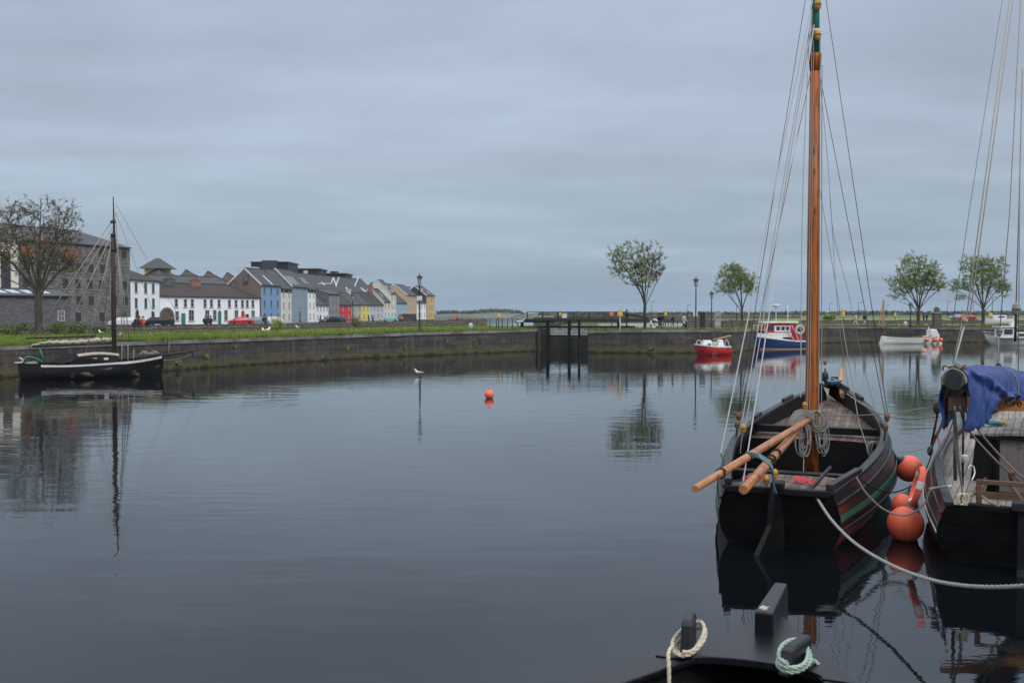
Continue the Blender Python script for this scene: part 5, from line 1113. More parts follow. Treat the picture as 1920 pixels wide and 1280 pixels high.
def car(label, px, Y, rz, m, kind='car', base=BZ, L=4.3):
    t = thing('parked_van' if kind == 'van' else 'parked_car', label, 'van' if kind == 'van' else 'car', at(px, Y, base), rz, 'cars and vans parked on the far quay'); w_ = .86; hh_ = 1.45 if kind == 'car' else 1.95; h = L / 2
    prof = [(-h, .3), (-h + .02, .75), (-h + .3, .92), (-h * .62, .95), (-h * .36, hh_), (h * .42, hh_), (h * .8, .98), (h - .12, .85), (h, .6), (h, .3)] if kind == 'car' else [(-h, .3), (-h, .9), (-h + .35, 1.1), (-h * .58, hh_ - .12), (-h * .45, hh_), (h - .08, hh_), (h, hh_ - .2), (h, .3)]
    mb = MB(); n = len(prof); vs = []
    for y, tuck in ((-w_, 0), (w_, 0)):
        for x, z in prof: vs.append((x, y * (1 - (.16 if z > 1.05 else 0)), z))
    mb.add(vs, [tuple(range(n)), tuple(range(n, 2 * n))[::-1]] + [((i + 1) % n, i, n + i, n + (i + 1) % n) for i in range(n)]); mb.build('body', m, t, bevel=.05)
    wn = MB()
    for s_ in (-1, 1):
        if kind == 'car': P = [(-h * .52, 1.0), (-h * .33, hh_ - .1), (h * .4, hh_ - .1), (h * .68, 1.02)]
        else: P = [(-h * .68, 1.12), (-h * .52, hh_ - .3), (-h * .15, hh_ - .3), (-h * .15, 1.12)]
        wn.add([(x, s_ * (w_ * (.93 if z < 1.2 else .855) + .012), z) for x, z in P], [(0, 1, 2, 3)])
    x0, x1 = (-h * .6, -h * .38) if kind == 'car' else (-h + .4, -h * .6)
    wn.add([(x0 - .03, -.7, 1.0 if kind == 'car' else 1.15), (x0 - .03, .7, 1.0 if kind == 'car' else 1.15), (x1 - .03, .62, hh_ - .1), (x1 - .03, -.62, hh_ - .1)], [(0, 1, 2, 3)])
    if kind == 'car': wn.add([(h * .78, -.68, 1.02), (h * .78, .68, 1.02), (h * .46, .6, hh_ - .08), (h * .46, -.6, hh_ - .08)], [(0, 1, 2, 3)])
    wn.build('window', 'glass', t)
    for x in (-h * .62, h * .62):
        for y in (-w_ + .08, w_ - .08):
            mb = MB(); pts_ = [(.32 * math.cos(a), .32 * math.sin(a)) for a in [2 * math.pi * k / 14 for k in range(14)]]
            mb.add([(x + a, y - .11, .32 + b) for a, b in pts_] + [(x + a, y + .11, .32 + b) for a, b in pts_], [tuple(range(14))[::-1], tuple(range(14, 28))] + [(i, (i + 1) % 14, 14 + (i + 1) % 14, 14 + i) for i in range(14)]); o = mb.build('wheel', 'rubber', t)
    for y in (-.6, .6): mb = MB(); mb.box((-h - .01, y, .68), (.06, .28, .14)); mb.build('headlight', 'skyglass', t); mb = MB(); mb.box((h + .01, y, .72), (.06, .22, .16)); mb.build('tail_light', 'redp', t)
    return t
M['carred'] = mat('red_car_paint', (.42, .03, .03), None, 3, .3); M['cardark'] = mat('dark_blue_car_paint', (.015, .02, .035), None, 3, .25); M['carblue'] = mat('grey_blue_car_paint', (.20, .28, .34), None, 3, .25); M['carwhite'] = mat('white_car_paint', (.7, .7, .72), None, 3, .3); M['cargreen'] = mat('pale_green_car_paint', (.25, .45, .42), None, 3, .3); M['vangrey'] = mat('dark_grey_van_paint', (.05, .045, .05), None, 3, .35); M['cblue'] = mat('blue_car_paint', (.03, .06, .16), None, 3, .3)
car('white van parked between the stone warehouse and the white house', 233, 158, R(15), 'carwhite', L=4.6)
car('dark blue hatchback parked beside the stone archway', 293, 165, R(35), 'cardark', L=4.4)
car('red car parked in front of the white terrace', 452, 170, R(25), 'carred', L=4.2)
car('grey-blue car parked just behind the red one', 480, 172, R(30), 'carblue', L=4.2)
car('white car parked in front of the sky blue house', 510, 178, R(30), 'carwhite')
car('dark car parked in front of the grey stone house', 620, 190, R(50), 'cardark', L=3.8)
car('blue car parked left of the red cottage', 632, 196, R(60), 'cblue', L=3.8)
car('pale green car parked below the tall cream house', 729, 225, R(30), 'cargreen', L=4.0)
car('dark grey van parked below the light blue house', 761, 230, R(35), 'vangrey', 'van', L=4.6)
car('red car in the distance behind the last leafy tree', 1812, 240, R(5), 'carred', base=GZ)
car('silver-blue car in the distance right of the stone pillar', 1797, 260, R(0), 'carblue', base=GZ)

# ================================================================== BOATS
class Hull:
    """length L along +y from the stern; W, Z: tables of gunwale half width and height; prof / bowprof: width factor against z / gunwale height"""
    def __init__(s, L, Wt, Zt, prof, bowprof, rake=.25, stem=.5, bowstart=.55):
        s.L, s.Wt, s.Zt, s.prof, s.bp, s.rake, s.stem, s.b0 = L, Wt, Zt, prof, bowprof, rake, stem, bowstart
    def w(s, t): return interp(s.Wt, t)
    def z(s, t): return interp(s.Zt, t)
    def half(s, t, z):
        zn = z / s.z(t); k = max(0, min(1, (t - s.b0) / (1 - s.b0))); k = k * k * (3 - 2 * k); return s.w(t) * (interp(s.prof, zn) * (1 - k) + interp(s.bp, zn) * k)
    def y(s, t, z):
        zn = 1 - z / s.z(t); return t * s.L + s.rake * zn * max(0, 1 - t * 4) ** 2 - s.stem * zn * zn * max(0, (t - .6) / .4) ** 2
    def p(s, t, z, side=1, off=0): return Vector((side * (s.half(t, z) + off), s.y(t, z), z))
    def shell(s, n=34, zn=(-.45, -.25, 0, .12, .25, .4, .55, .7, .85, .94, 1)):
        mb = MB()
        for side in (1, -1):
            vs = [s.p(i / n, q * s.z(i / n), side) for i in range(n + 1) for q in zn]; k = len(zn)
            fs = [(i * k + j, (i + 1) * k + j, (i + 1) * k + j + 1, i * k + j + 1) for i in range(n) for j in range(k - 1)]
            if side < 0: fs = [f[::-1] for f in fs]
            mb.add(vs, fs, 0, smooth=True)
        return mb
    def transom(s, zn=(-.45, -.25, 0, .12, .25, .4, .55, .7, .85, .94, 1)):
        mb = MB(); a = [s.p(0, q * s.z(0), 1) for q in zn]; b = [s.p(0, q * s.z(0), -1) for q in zn]; k = len(zn)
        mb.add(a + b, [(i, i + 1, k + i + 1, k + i) for i in range(k - 1)]); return mb
    def inner(s, t0, t1, floor, inset=.08, n=24, top=.01):
        mb = MB()
        for side in (1, -1):
            vs = []
            for i in range(n + 1):
                t = t0 + (t1 - t0) * i / n; zt = s.z(t) - top
                for f in (0, .25, .5, .75, 1): z = floor + (zt - floor) * f; q = s.p(t, z, side); q.x -= side * inset; q.x = max(0, q.x * side) * side; vs.append(q)
            fs = [(i * 5 + j, (i + 1) * 5 + j, (i + 1) * 5 + j + 1, i * 5 + j + 1) for i in range(n) for j in range(4)]
            mb.add(vs, fs, 0, smooth=True)
        return mb
    def deck(s, t0, t1, dz, inset=.07, n=14, camber=.05, absz=None):
        mb = MB(); vs = []
        for i in range(n + 1):
            t = t0 + (t1 - t0) * i / n; z = s.z(t) - dz if absz is None else absz; hw = max(.01, s.half(t, z) - inset)
            for f in (-1, -.5, 0, .5, 1): vs.append(Vector((f * hw, s.y(t, z), z + camber * (1 - f * f))))
        mb.add(vs, [(i * 5 + j, i * 5 + j + 1, (i + 1) * 5 + j + 1, (i + 1) * 5 + j) for i in range(n) for j in range(4)], 0); return mb
    def belt(s, dz, w_, h_, off=.0, t0=0, t1=1, n=40, sides=(1, -1), frac=None):
        """a strip of wood following the sheer dz below the gunwale"""
        mb = MB()
        for side in sides:
            vs = []
            for i in range(n + 1):
                t = t0 + (t1 - t0) * i / n; z = s.z(t) * frac if frac else s.z(t) - dz; q = s.p(t, z, side); x = q.x + side * off
                hw = w_ / 2
                if abs(x) < hw and t > .9: x = side * hw * .6
                vs += [Vector((x - side * hw, q.y, z - h_ / 2)), Vector((x + side * hw, q.y, z - h_ / 2)), Vector((x + side * hw, q.y, z + h_ / 2)), Vector((x - side * hw, q.y, z + h_ / 2))]
            k = n + 1; fs = [(i * 4 + j, (i + 1) * 4 + j, (i + 1) * 4 + (j + 1) % 4, i * 4 + (j + 1) % 4) for i in range(n) for j in range(4)] + [(0, 1, 2, 3), (n * 4 + 3, n * 4 + 2, n * 4 + 1, n * 4)]
            mb.add(vs, fs, 0)
        return mb
HPROF = [(-.45, .45), (-.25, .72), (0, .98), (.25, 1.12), (.5, 1.15), (.75, 1.09), (1, 1)]
HBOW = [(-.45, .05), (-.25, .2), (0, .45), (.25, .62), (.5, .76), (.75, .89), (1, 1)]
def loop_coil(mb, c, rx, rz, n, r, rr, axis=(1, 0, 0), dn=(0, 0, -1), spread=.04, depth=.03):
    """a hank of n loops hanging from point c"""
    c = Vector(c); ax = Vector(axis).normalized(); dn = Vector(dn); out = ax.cross(dn).normalized()
    for k in range(n):
        a, b = rx * rr.uniform(.7, 1.25), rz * rr.uniform(.75, 1.2); o = c + ax * rr.gauss(0, spread) + out * rr.uniform(-depth, depth); ph = rr.uniform(-.25, .25)
        mb.tube([o + ax * (a * math.sin(q + ph)) + dn * (b * (1 - math.cos(q))) + out * rr.gauss(0, .004) for q in [2 * math.pi * j / 20 for j in range(21)]], r, 5, cap=False)
def block(name, p, m, parent, s=.1, world=True):
    mb = MB(); mb.ball(p, s, 10, 7, sq=(.62, .45, 1)); o = mb.build(name, m, parent, world=world)
    g = MB(); g.ball(Vector(p) + Vector((0, 0, 0)), s * .5, 8, 6, sq=(1.35, 1.1, .35)); g.build('sheave', 'iron', o, world=world); return o
def line(name, pts, r, m, parent, world=True, rope=True, n=6):
    mb = MB()
    if rope and len(pts) > 2: mb.tube(resample(spline(pts, 10), .12 if r < .02 else .08), r, n)
    else: mb.tube(pts, r, n)
    return mb.build(name, m, parent, world=world)
def twisted(name, pts, r, m, parent, world=True): mb = MB(); mb.rope(pts, r); return mb.build(name, m, parent, world=world)

# ---- the wooden sailing boat with the varnished mast
PH1 = math.atan2(4.67, 11.7)
b1 = thing('sailing_boat', 'black wooden sailing boat with a tall varnished mast and open hold, moored stern-on', 'sailing boat', (4.37, 16.3, 0), -PH1)
H1 = Hull(12.6, [(0, .86), (.2, 1.26), (.4, 1.52), (.6, 1.44), (.8, .92), (.92, .42), (1, .04)], [(0, 1.0), (.2, 1.05), (.4, 1.2), (.6, 1.36), (.8, 1.64), (1, 1.94)], HPROF, HBOW, rake=.3, stem=.6)
H1.shell().build('hull', 'hullside', b1); H1.transom().build('transom', 'hullblack', b1)
H1.inner(0, .985, .15, .09).build('inner_planking', 'black', b1)
def W1(px, py, Y): return W(px, py, Y)
H1.belt(0, .15, .07, -.03).build('gunwale_rail', 'greyrail', b1, bevel=.012)
H1.belt(.2, .05, .05, .015, 0, .97).build('rubbing_strake', 'greyrail', b1, bevel=.01)
H1.belt(.0, .012, .105, .006, .0, .62, frac=.56, sides=(1,)).build('green_stripe', 'green', b1)
H1.belt(.0, .012, .085, .006, .0, .55, frac=.56, sides=(-1,)).build('green_stripe', 'green', b1)
H1.belt(0, .03, .04, .01, 0, .9, frac=.36).build('rubbing_strake', 'greyrail', b1, bevel=.008)
H1.deck(.565, .975, .38, .09).build('fore_deck', 'deck1', b1)
H1.deck(.0, .085, .10, .06, 4, .02).build('aft_deck', 'deck1', b1)
H1.deck(.0, .98, 0, .1, absz=.16, camber=0).build('hold_floor', 'black', b1)
for t_, dz in ((.565, .38), (.085, .10)):                         # bulkheads under the deck edges
    mb = MB(); z = H1.z(t_) - dz; hw = H1.half(t_, z) - .09; mb.box((0, H1.y(t_, z), (z + .15) / 2), (2 * hw, .05, z - .15 + .03)); mb.build('bulkhead', 'black', b1)
for i in range(17):                                             # frames (ribs) showing inside the hull
    t_ = .1 + i * .028
    for s in (1, -1):
        mb = MB(); P = [H1.p(t_, z, s) - Vector((s * .12, 0, 0)) for z in (.2, .45, .7, .9, H1.z(t_) - .05)]; mb.tube(P, .035, 5); mb.build('rib', 'black', b1)
def beam(t_, dz, w_, h_, m='black', name='cross_beam', ext=0):
    z = H1.z(t_) - dz; hw = H1.half(t_, z) - .1 + ext; mb = MB(); mb.box((0, H1.y(t_, z), z), (2 * hw, w_, h_)); return mb.build(name, m, b1, bevel=.015)
beam(.60, .20, .22, .16); beam(.205, .2, .26, .12); beam(.0, .02, .16, .11, ext=.06, name='stern_rail')
for s in (1, -1): mb = MB(); mb.bar(H1.p(.16, H1.z(.16), s, -.02) + Vector((0, 0, .06)), H1.p(.0, H1.z(0), s, -.05) + Vector((0, 0, .09)), .12, .10); mb.build('quarter_rail', 'greyrail', b1, bevel=.012)
for t_, s in ((.58, -1), (.76, -1), (.8, 1), (.55, 1), (.9, -1), (.9, 1)):                # short raised rails and timberheads
    mb = MB(); a, b = H1.p(t_, H1.z(t_), s, -.03), H1.p(t_ + .05, H1.z(t_ + .05), s, -.03); mb.bar(a + Vector((0, 0, .07)), b + Vector((0, 0, .07)), .09, .11); mb.build('timberhead', 'greyrail', b1, bevel=.02)
# rudder, tiller, stem
mb = MB(); P = [(.10, 1.12), (-.12, 1.12), (-.2, .8), (-.24, .45), (-.62, .03), (-.7, -.3), (.2, -.3), (.16, .3), (.1, .7)]
mb.add([(-.05, y - .02, z) for y, z in P] + [(.05, y - .02, z) for y, z in P], [tuple(range(9)), tuple(range(9, 18))[::-1]] + [((i + 1) % 9, i, 9 + i, 9 + (i + 1) % 9) for i in range(9)]); rd_ = mb.build('rudder', 'hullblack', b1, bevel=.02); rd_.rotation_euler = (0, 0, R(-24))
mb = MB(); mb.box((0, -.02, 1.08), (.2, .34, .12)); mb.build('rudder_head', 'black', b1, bevel=.02)
mb = MB(); mb.tube([W1(1516, 920, 16.2), W1(1557, 876, 17.0)], [.035, .03], 8); mb.build('tiller', 'greyrail', b1, world=True)
mb = MB(); mb.bar(H1.p(1, -.3, 1, 0) * 1.0, H1.p(1, H1.z(1), 1, 0) + Vector((0, .05, .16)), .13, .2, up=(1, 0, 0)); mb.build('stem', 'black', b1, bevel=.02)
mb = MB(); c0 = H1.p(.985, 1.9, 0); mb.box((0, 12.25, 1.95), (.16, .35, .16)); mb.build('stem_bitt', 'black', b1, bevel=.02)
mb = MB(); mb.tube([(.35, 11.4, 1.68), (.2, 12.6, 1.95), (.12, 14.2, 2.25)], [.085, .08, .06], 10); mb.build('bowsprit', 'pine', b1)
# mast
mx, my = .0, 12.6 * .488; mloc = (mx, my)
mast = MB(); mast.tube([(mx, my, .15), (mx, my, 2), (mx, my, 5.5), (mx, my, 9.58)], [.152, .15, .135, .105], 20); mo = mast.build('mast', 'mast', b1)
mb = MB(); mb.tube([(mx, my, 9.5), (mx, my, 10.6), (mx, my, 12.2)], [.092, .085, .065], 16); mb.build('masthead', 'green', mo)
mb = MB(); mb.tube([(mx, my, 9.2), (mx, my, 9.5), (mx, my, 9.58)], [.112, .14, .14], 16); mb.build('hound_collar', 'mast', mo)
for z in (10.05, 10.75): mb = MB(); mb.tube([(mx, my, z), (mx, my, z + .06)], .096, 14); mb.build('masthead_band', 'trim', mo)
mb = MB(); mb.tube([(mx, my, 1.12), (mx, my, 1.17)], .158, 14); mb.build('mast_band', 'greyrail', mo)
def L1(p): return root_of(b1).matrix_basis @ Vector(p)
rb = Matrix.Translation((4.37, 16.3, 0)) @ Matrix.Rotation(-PH1, 4, 'Z')
mw = rb @ Vector((mx, my, 0)); YM = mw.y
for z in (9.95, 10.6): block('mast_block', (mw.x, mw.y - .16, z), 'yellowwood', b1, .13)
# boom and gaff lowered over the port quarter
E = W1(1303, 916, 13.4); Q = W1(1522, 784, YM - .1)
mb = MB(); d = (Q - E).normalized(); mb.tube([E, E.lerp(Q, .3), E.lerp(Q, .75), Q, Q + d * .4], [.062, .075, .085, .08, .06], 16); sp_ = mb
t1 = root_of(b1)
def oriented(name, P, Rr, m, parent, n=16):                     # a spar whose grain runs along its own axis
    a, b = Vector(P[0]), Vector(P[-1]); inv = rb.inverted(); a, b = inv @ a, inv @ b; L = (b - a).length; q = (b - a).to_track_quat('Y', 'Z')
    mb = MB(); k = len(Rr); mb.tube([(0, L * i / (k - 1), 0) for i in range(k)], Rr, n); o = mb.build(name, m, parent, bevel=.006); o.location = a; o.rotation_mode = 'QUATERNION'; o.rotation_quaternion = q; return o
bo = oriented('boom', [E, Q + d * .45], [.05, .062, .068, .069, .063, .045], 'spar', b1)
E2 = W1(1394, 918, 14.7); Q2 = W1(1502, 800, YM - .4); d2 = (Q2 - E2).normalized()
ga = oriented('gaff', [E2, Q2], [.072, .079, .078, .07, .05], 'spar', b1)
for f_, m_ in ((.32, 'rope_black'), (.36, 'rope_black'), (.45, 'rope_black')):     # lashings round the gaff
    c = E2.lerp(Q2, f_); a = d2.orthogonal().normalized(); b = d2.cross(a); mb = MB(); mb.tube([c + (a * math.cos(q) + b * math.sin(q)) * .092 + d2 * .015 * q for q in [2 * math.pi * j / 14 for j in range(30)]], .012, 5); mb.build('lashing', m_, b1, world=True)
for f_ in (.14, .33):
    c = E.lerp(Q, f_); a = d.orthogonal().normalized(); b = d.cross(a); mb = MB(); mb.tube([c + (a * math.cos(q) + b * math.sin(q)) * .072 + d * .01 * q for q in [2 * math.pi * j / 14 for j in range(30)]], .009, 5); mb.build('lashing', 'rope_black', b1, world=True)
# rope hanks on the mast and boom
rr = random.Random(4)
mb = MB(); c = W1(1532, 770, YM - .35); loop_coil(mb, c, .14, .22, 13, .013, rr, spread=.05); mb.build('rope_coil', 'rope_cream2', b1, world=True)
mb = MB(); c = W1(1505, 795, YM - .45); loop_coil(mb, c, .12, .30, 8, .010, rr, spread=.05); mb.build('rope_coil', 'rope', b1, world=True)
mb = MB(); c = W1(1544, 798, YM - .3); loop_coil(mb, c, .09, .30, 8, .010, rr, spread=.05); mb.build('rope_coil', 'rope', b1, world=True)
mb = MB(); c = W1(1500, 780, YM - .5)
for k in range(6): mb.tube(spline([W1(1478 + k * 3, 795 - k * 2, YM - .7), W1(1490 + k * 2, 772 + k, YM - .6), W1(1510, 768 + k * 2, YM - .5), W1(1528, 778 + k * 2, YM - .5)]), .012, 5)
mb.build('rope_turns', 'rope_cream2', b1, world=True)
line('rope_tail', [W1(1505, 800, YM - .4), W1(1507, 850, YM - .4), W1(1506, 896, YM - .6)], .011, 'rope', b1)
# blue rope on the bow
mb = MB(); rr = random.Random(9)
for k in range(5): c = Vector((0, 12.15, 2.02)); mb.tube(spline([c + Vector((math.cos(q) * (.15 + .03 * k), math.sin(q) * (.2 + .03 * k), rr.uniform(-.03, .03) + .02 * k - .05)) for q in [2 * math.pi * j / 9 + k for j in range(9)]]), .02, 6)
mb.build('bow_rope', 'rope_blue', b1)
mb = MB()
for k in range(4): mb.tube(spline([W1(1545 + k * 3, 726 + k, 27.3), W1(1552, 740 + k * 3, 26.8), W1(1560 + k * 2, 752, 26.6), W1(1551, 742 - k, 26.4)]), .016, 5)
mb.build('bow_rope', 'rope', b1, world=True)
block('bow_block', W1(1547, 706, 27.4), 'iron', b1, .16); block('bow_block', W1(1547, 679, 27.4), 'terracotta', b1, .09); line('bow_strop', [W1(1547, 690, 27.4), W1(1547, 720, 27.4)], .02, 'rope_black', b1, rope=False)
# red cloth and green net forward of the aft deck
mb = MB(); rr = random.Random(2)
for cx, cy in ((-.62, 1.28), (-.5, 1.36), (.28, 1.32), (.42, 1.26)):
    mb.add([(cx + .3 * (u / 7 - .5), cy + .2 * (v / 5 - .5), .93 + .09 * abs(noise.noise(Vector((cx * 3 + u * .7, v * .8, 1)))) * 2) for u in range(8) for v in range(6)], [(u * 6 + v, (u + 1) * 6 + v, (u + 1) * 6 + v + 1, u * 6 + v + 1) for u in range(7) for v in range(5)], 0, smooth=True)
mb.build('red_cloth', 'redp', b1)
mb = MB(); z = .88
mb.add([(x, y, z + .03 * noise.noise(Vector((x * 5, y * 5, 0)))) for x in [-.8 + .2 * i for i in range(9)] for y in (1.15, 1.5, 1.9, 2.3)], [(i * 4 + j, (i + 1) * 4 + j, (i + 1) * 4 + j + 1, i * 4 + j + 1) for i in range(8) for j in range(3)]); mb.build('thwart_boards', 'deck1', b1, solid=.02)
mb = MB(); loop_coil(mb, rb @ Vector((1.3, 5.9, 1.15)), .12, .16, 7, .011, random.Random(8)); mb.build('rope_coil', 'rope', b1, world=True)
# standing and running rigging: (bottom, top)
top = lambda px, z: Vector((mw.x + (px - 1523) / F * mw.y, mw.y, z))
def gun(t_, s): return rb @ (H1.p(t_, H1.z(t_), s, -.02) + Vector((0, 0, .04)))
gL, gR = gun(.42, -1), gun(.44, 1)
def ZP(px, py, Y): return W(px, py, Y)
Yl, Yr = gL.y, gR.y
def rig(name, a, b, r, m): mb = MB(); mb.tube([a, b], r, 6); return mb.build(name, m, b1, world=True)
dl = W(1385, 781, Yl); dr = W(1663, 782, Yr)
for px, z in ((1519, 9.4), (1515, 11.6)): rig('shroud', dl + Vector((px - 1517, 0, 0)) * .01, top(px, z), .0075, 'wire')
for px, z in ((1527, 9.4), (1531, 11.6)): rig('shroud', dr + Vector((px - 1529, 0, 0)) * .012, top(px, z), .0075, 'wire')
for side, dd, g_ in ((-1, dl, gun(.40, -1)), (1, dr, gun(.42, 1))):
    o = block('deadeye', dd, 'brownblock', b1, .10); block('deadeye', dd.lerp(g_, .42), 'brownblock', b1, .10); line('lanyard', [dd, g_ - Vector((0, 0, .15))], .022, 'rope_black', b1, rope=False)
block('halyard_block', W(1394, 803, Yl - .6), 'yellowwood', b1, .11)
block('halyard_block', W(1509, 760, YM - .3), 'yellowwood', b1, .09)
line('block_strop', [W(1394, 808, Yl - .6), W(1390, 828, Yl - .9), W(1388, 850, Yl - 1.3)], .012, 'wire', b1)
HT = [(1351, 850, gun(.16, -1).y, 1520, 10.9, .0135), (1391, 792, Yl - .6, 1519, 10.6, .0125), (1398, 796, Yl - .6, 1521, 10.5, .0125), (1393, 905, 16.3, 1522, 10.3, .0125)]
for px, py, Y, tx, tz, r in HT: twisted('halyard', [W(px, py, Y), W(px, py, Y).lerp(top(tx, tz), .5), top(tx, tz)], r, 'whiterope', b1)
for k, (dx, z1_) in enumerate(((-.125, 10.5), (-.085, 10.0), (.075, 9.9), (.125, 9.3))):       # ropes running down the mast
    a = Vector((mw.x + dx * 1.25, mw.y - .17, 1.7)); b = Vector((mw.x + dx * .9, mw.y - .13, z1_)); twisted('halyard', [a, a.lerp(b, .5), b], .0105, 'rope', b1)
twisted('halyard', [W(1501, 745, YM - .2), W(1505, 380, YM - .2), W(1518, 60, YM - .1)], .011, 'whiterope', b1)
line('halyard_thimble', [W(1351, 850, gun(.16, -1).y), gun(.15, -1)], .02, 'wire', b1, rope=False)
for pts_ in ([(1535, 125), (1547, 250), (1555, 345), (1571, 585), (1584, 682), (1593, 742)], [(1555, 345), (1563, 440), (1592, 555), (1616, 672), (1640, 764), (1650, 795)]):
    n_ = len(pts_); mb = MB(); mb.tube(spline([W(px, py, YM + (i + 1) * .9 / n_ * 3) for i, (px, py) in enumerate(pts_)], 4), .006, 5); mb.build('topping_line', 'rope', b1, world=True)
line('topping_line', [W(1528, 300, 22.2), W(1595, 700, 22.4), W(1610, 790, 21.6), W(1634, 863, 20.6)], .009, 'rope', b1, rope=False)
# lashing of the boom end, blue and green lines at the gaff end
for k, (m_, o_) in enumerate((('rope_blue', 0), ('rope_green', 3), ('rope_blue', 6))):
    line('gaff_line', [W(1400 + o_, 847 + o_, 15.6), W(1425, 852 + o_, 15.4), W(1447, 872 + o_, 15.5), W(1450, 905, 15.9), W(1450 + o_, 925, 16.1)], .014, m_, b1)
for px, py in ((1437, 900), (1453, 888)): block('gaff_block', W(px, py, 15.9), 'yellowwood', b1, .085)

# ---- the second boat, with the blue sail cover
D2 = Vector((.475, .88)); D2.normalize(); PH2 = math.atan2(D2.x, D2.y)
b2 = thing('sailing_boat', 'black sailing boat with a blue boom cover and planked deck at the right edge', 'sailing boat', (7.66, 14.85, 0), -PH2)
r2b = Matrix.Translation((7.66, 14.85, 0)) @ Matrix.Rotation(-PH2, 4, 'Z')
Hb = Hull(12.2, [(0, 1.05), (.2, 1.4), (.4, 1.6), (.6, 1.5), (.8, 1.0), (.92, .45), (1, .04)], [(0, .95), (.2, 1.0), (.4, 1.12), (.6, 1.3), (.8, 1.6), (1, 1.95)], HPROF, HBOW, rake=.3, stem=.6)
Hb.shell().build('hull', 'hullside', b2); Hb.transom().build('transom', 'hullblack', b2)
Hb.belt(0, .14, .07, -.03).build('gunwale_rail', 'greyrail', b2, bevel=.012)
Hb.belt(.0, .012, .04, .006, 0, .6, frac=.62, sides=(-1,)).build('green_stripe', 'green', b2); Hb.belt(.0, .012, .03, .006, 0, .6, frac=.50, sides=(-1,)).build('pale_stripe', 'trim', b2)
Hb.belt(.16, .04, .05, .012, 0, .95).build('rubbing_strake', 'greyrail', b2, bevel=.01)
Hb.inner(0, .985, .3, .08).build('inner_planking', 'black', b2)
# deck with a cockpit well cut in it: aft strip, side decks, fore part
ad = Hb.deck(0, .115, .14, .07, 4, .02); ad.build('aft_deck', 'deck2', b2)
fd = Hb.deck(.245, .97, .16, .07, 20, .03); fd.build('main_deck', 'deck2', b2)
for s in (1, -1):
    mb = MB(); vs = []
    for i in range(7):
        t_ = .115 + .13 * i / 6; z = Hb.z(t_) - .14; hw = Hb.half(t_, z) - .07; vs += [Vector((s * .62, Hb.y(t_, z), z + .005)), Vector((s * hw, Hb.y(t_, z), z))]
    mb.add(vs, [(i * 2, i * 2 + 1, i * 2 + 3, i * 2 + 2) if s > 0 else (i * 2, i * 2 + 2, i * 2 + 3, i * 2 + 1) for i in range(6)]); mb.build('side_deck', 'deck2', b2)
mb = MB(); y0, y1 = .115 * 12.2, .245 * 12.2; zc = .84
mb.add([(-.62, y0, zc), (.62, y0, zc), (.62, y1, zc), (-.62, y1, zc), (-.62, y0, .32), (.62, y0, .32), (.62, y1, .32), (-.62, y1, .32)], [(0, 1, 5, 4), (1, 2, 6, 5), (2, 3, 7, 6), (3, 0, 4, 7), (4, 5, 6, 7)]); mb.build('cockpit_well', 'black', b2)
mb = MB()
for q in (((-.66, y0 - .02), (.66, y0 - .02)), ((-.66, y1), (-.66, y0 + .03)), ((.66, y0 + .03), (.66, y1))): mb.bar((q[0][0], q[0][1], .9), (q[1][0], q[1][1], .9), .05, .12)
mb.build('coaming', 'brownwood', b2)
# cabin
cy0 = y1 + .02; cy1 = cy0 + 2.9; zt = 1.72; hwc = .92
mb = MB(); mb.add([(-hwc, cy0, .8), (hwc, cy0, .8), (hwc * .8, cy1, .9), (-hwc * .8, cy1, .9), (-hwc * .9, cy0, zt - .04), (hwc * .9, cy0, zt - .04), (hwc * .7, cy1, zt - .1), (-hwc * .7, cy1, zt - .1)], [(0, 1, 5, 4), (1, 2, 6, 5), (2, 3, 7, 6), (3, 0, 4, 7)]); mb.build('cabin_sides', 'black', b2)
mb = MB(); k = 8; vs = []
for j, (yy, hw_) in enumerate(((cy0 - .08, hwc * .96), (cy1 + .08, hwc * .76))):
    for i in range(k + 1): f = i / k * 2 - 1; vs.append((f * hw_, yy, zt + .07 * (1 - f * f)))
vs += [(x, y, z - .05) for x, y, z in vs]; n_ = 2 * (k + 1)
fs = [(i, i + 1, k + 1 + i + 1, k + 1 + i) for i in range(k)] + [(n_ + i + 1, n_ + i, n_ + k + 1 + i, n_ + k + 2 + i) for i in range(k)] + [(i + 1, i, n_ + i, n_ + i + 1) for i in range(k)] + [(k + 1 + i, k + 2 + i, n_ + k + 2 + i, n_ + k + 1 + i) for i in range(k)]
mb.add(vs, fs); mb.build('cabin_roof', 'deck2', b2)
mb = MB(); mb.bar((-hwc, cy0 - .1, zt - .035), (hwc, cy0 - .1, zt - .035), .04, .06); mb.build('roof_trim', 'black', b2)
p = r2b.inverted() @ W(1873, 852, r2b.to_translation().y + cy0 * .88)
mb = MB(); mb.box((-.02, cy0 - .03, (zt + .72) / 2 - .03), (.84, .05, zt - .72 - .06)); mb.build('companionway_door', 'ply', b2, bevel=.008)
for x in (-.47, .43): mb = MB(); mb.box((x, cy0 - .035, (zt + .72) / 2 - .03), (.06, .07, zt - .72 - .05)); mb.build('door_post', 'black', b2)
mb = MB(); mb.tube([(-.12, cy0 - .06, zt - .2), (-.12, cy0 - .09, zt - .2)], .012, 8); mb.build('door_stud', 'iron', b2)
mb = MB(); mb.bar((-.66, .34, 1.28), (1.0, .34, 1.28), .07, .07); mb.build('handrail', 'brownwood', b2, bevel=.01)
for x in (-.62, .9): mb = MB(); mb.bar((x, .34, .8), (x, .34, 1.24), .1, .08); mb.build('rail_post', 'brownwood', b2, bevel=.01)
mb = MB(); mb.bar((-.75, .1, .93), (-.15, .02, .93), .14, .1); mb.build('stern_bitt', 'black', b2, bevel=.02)
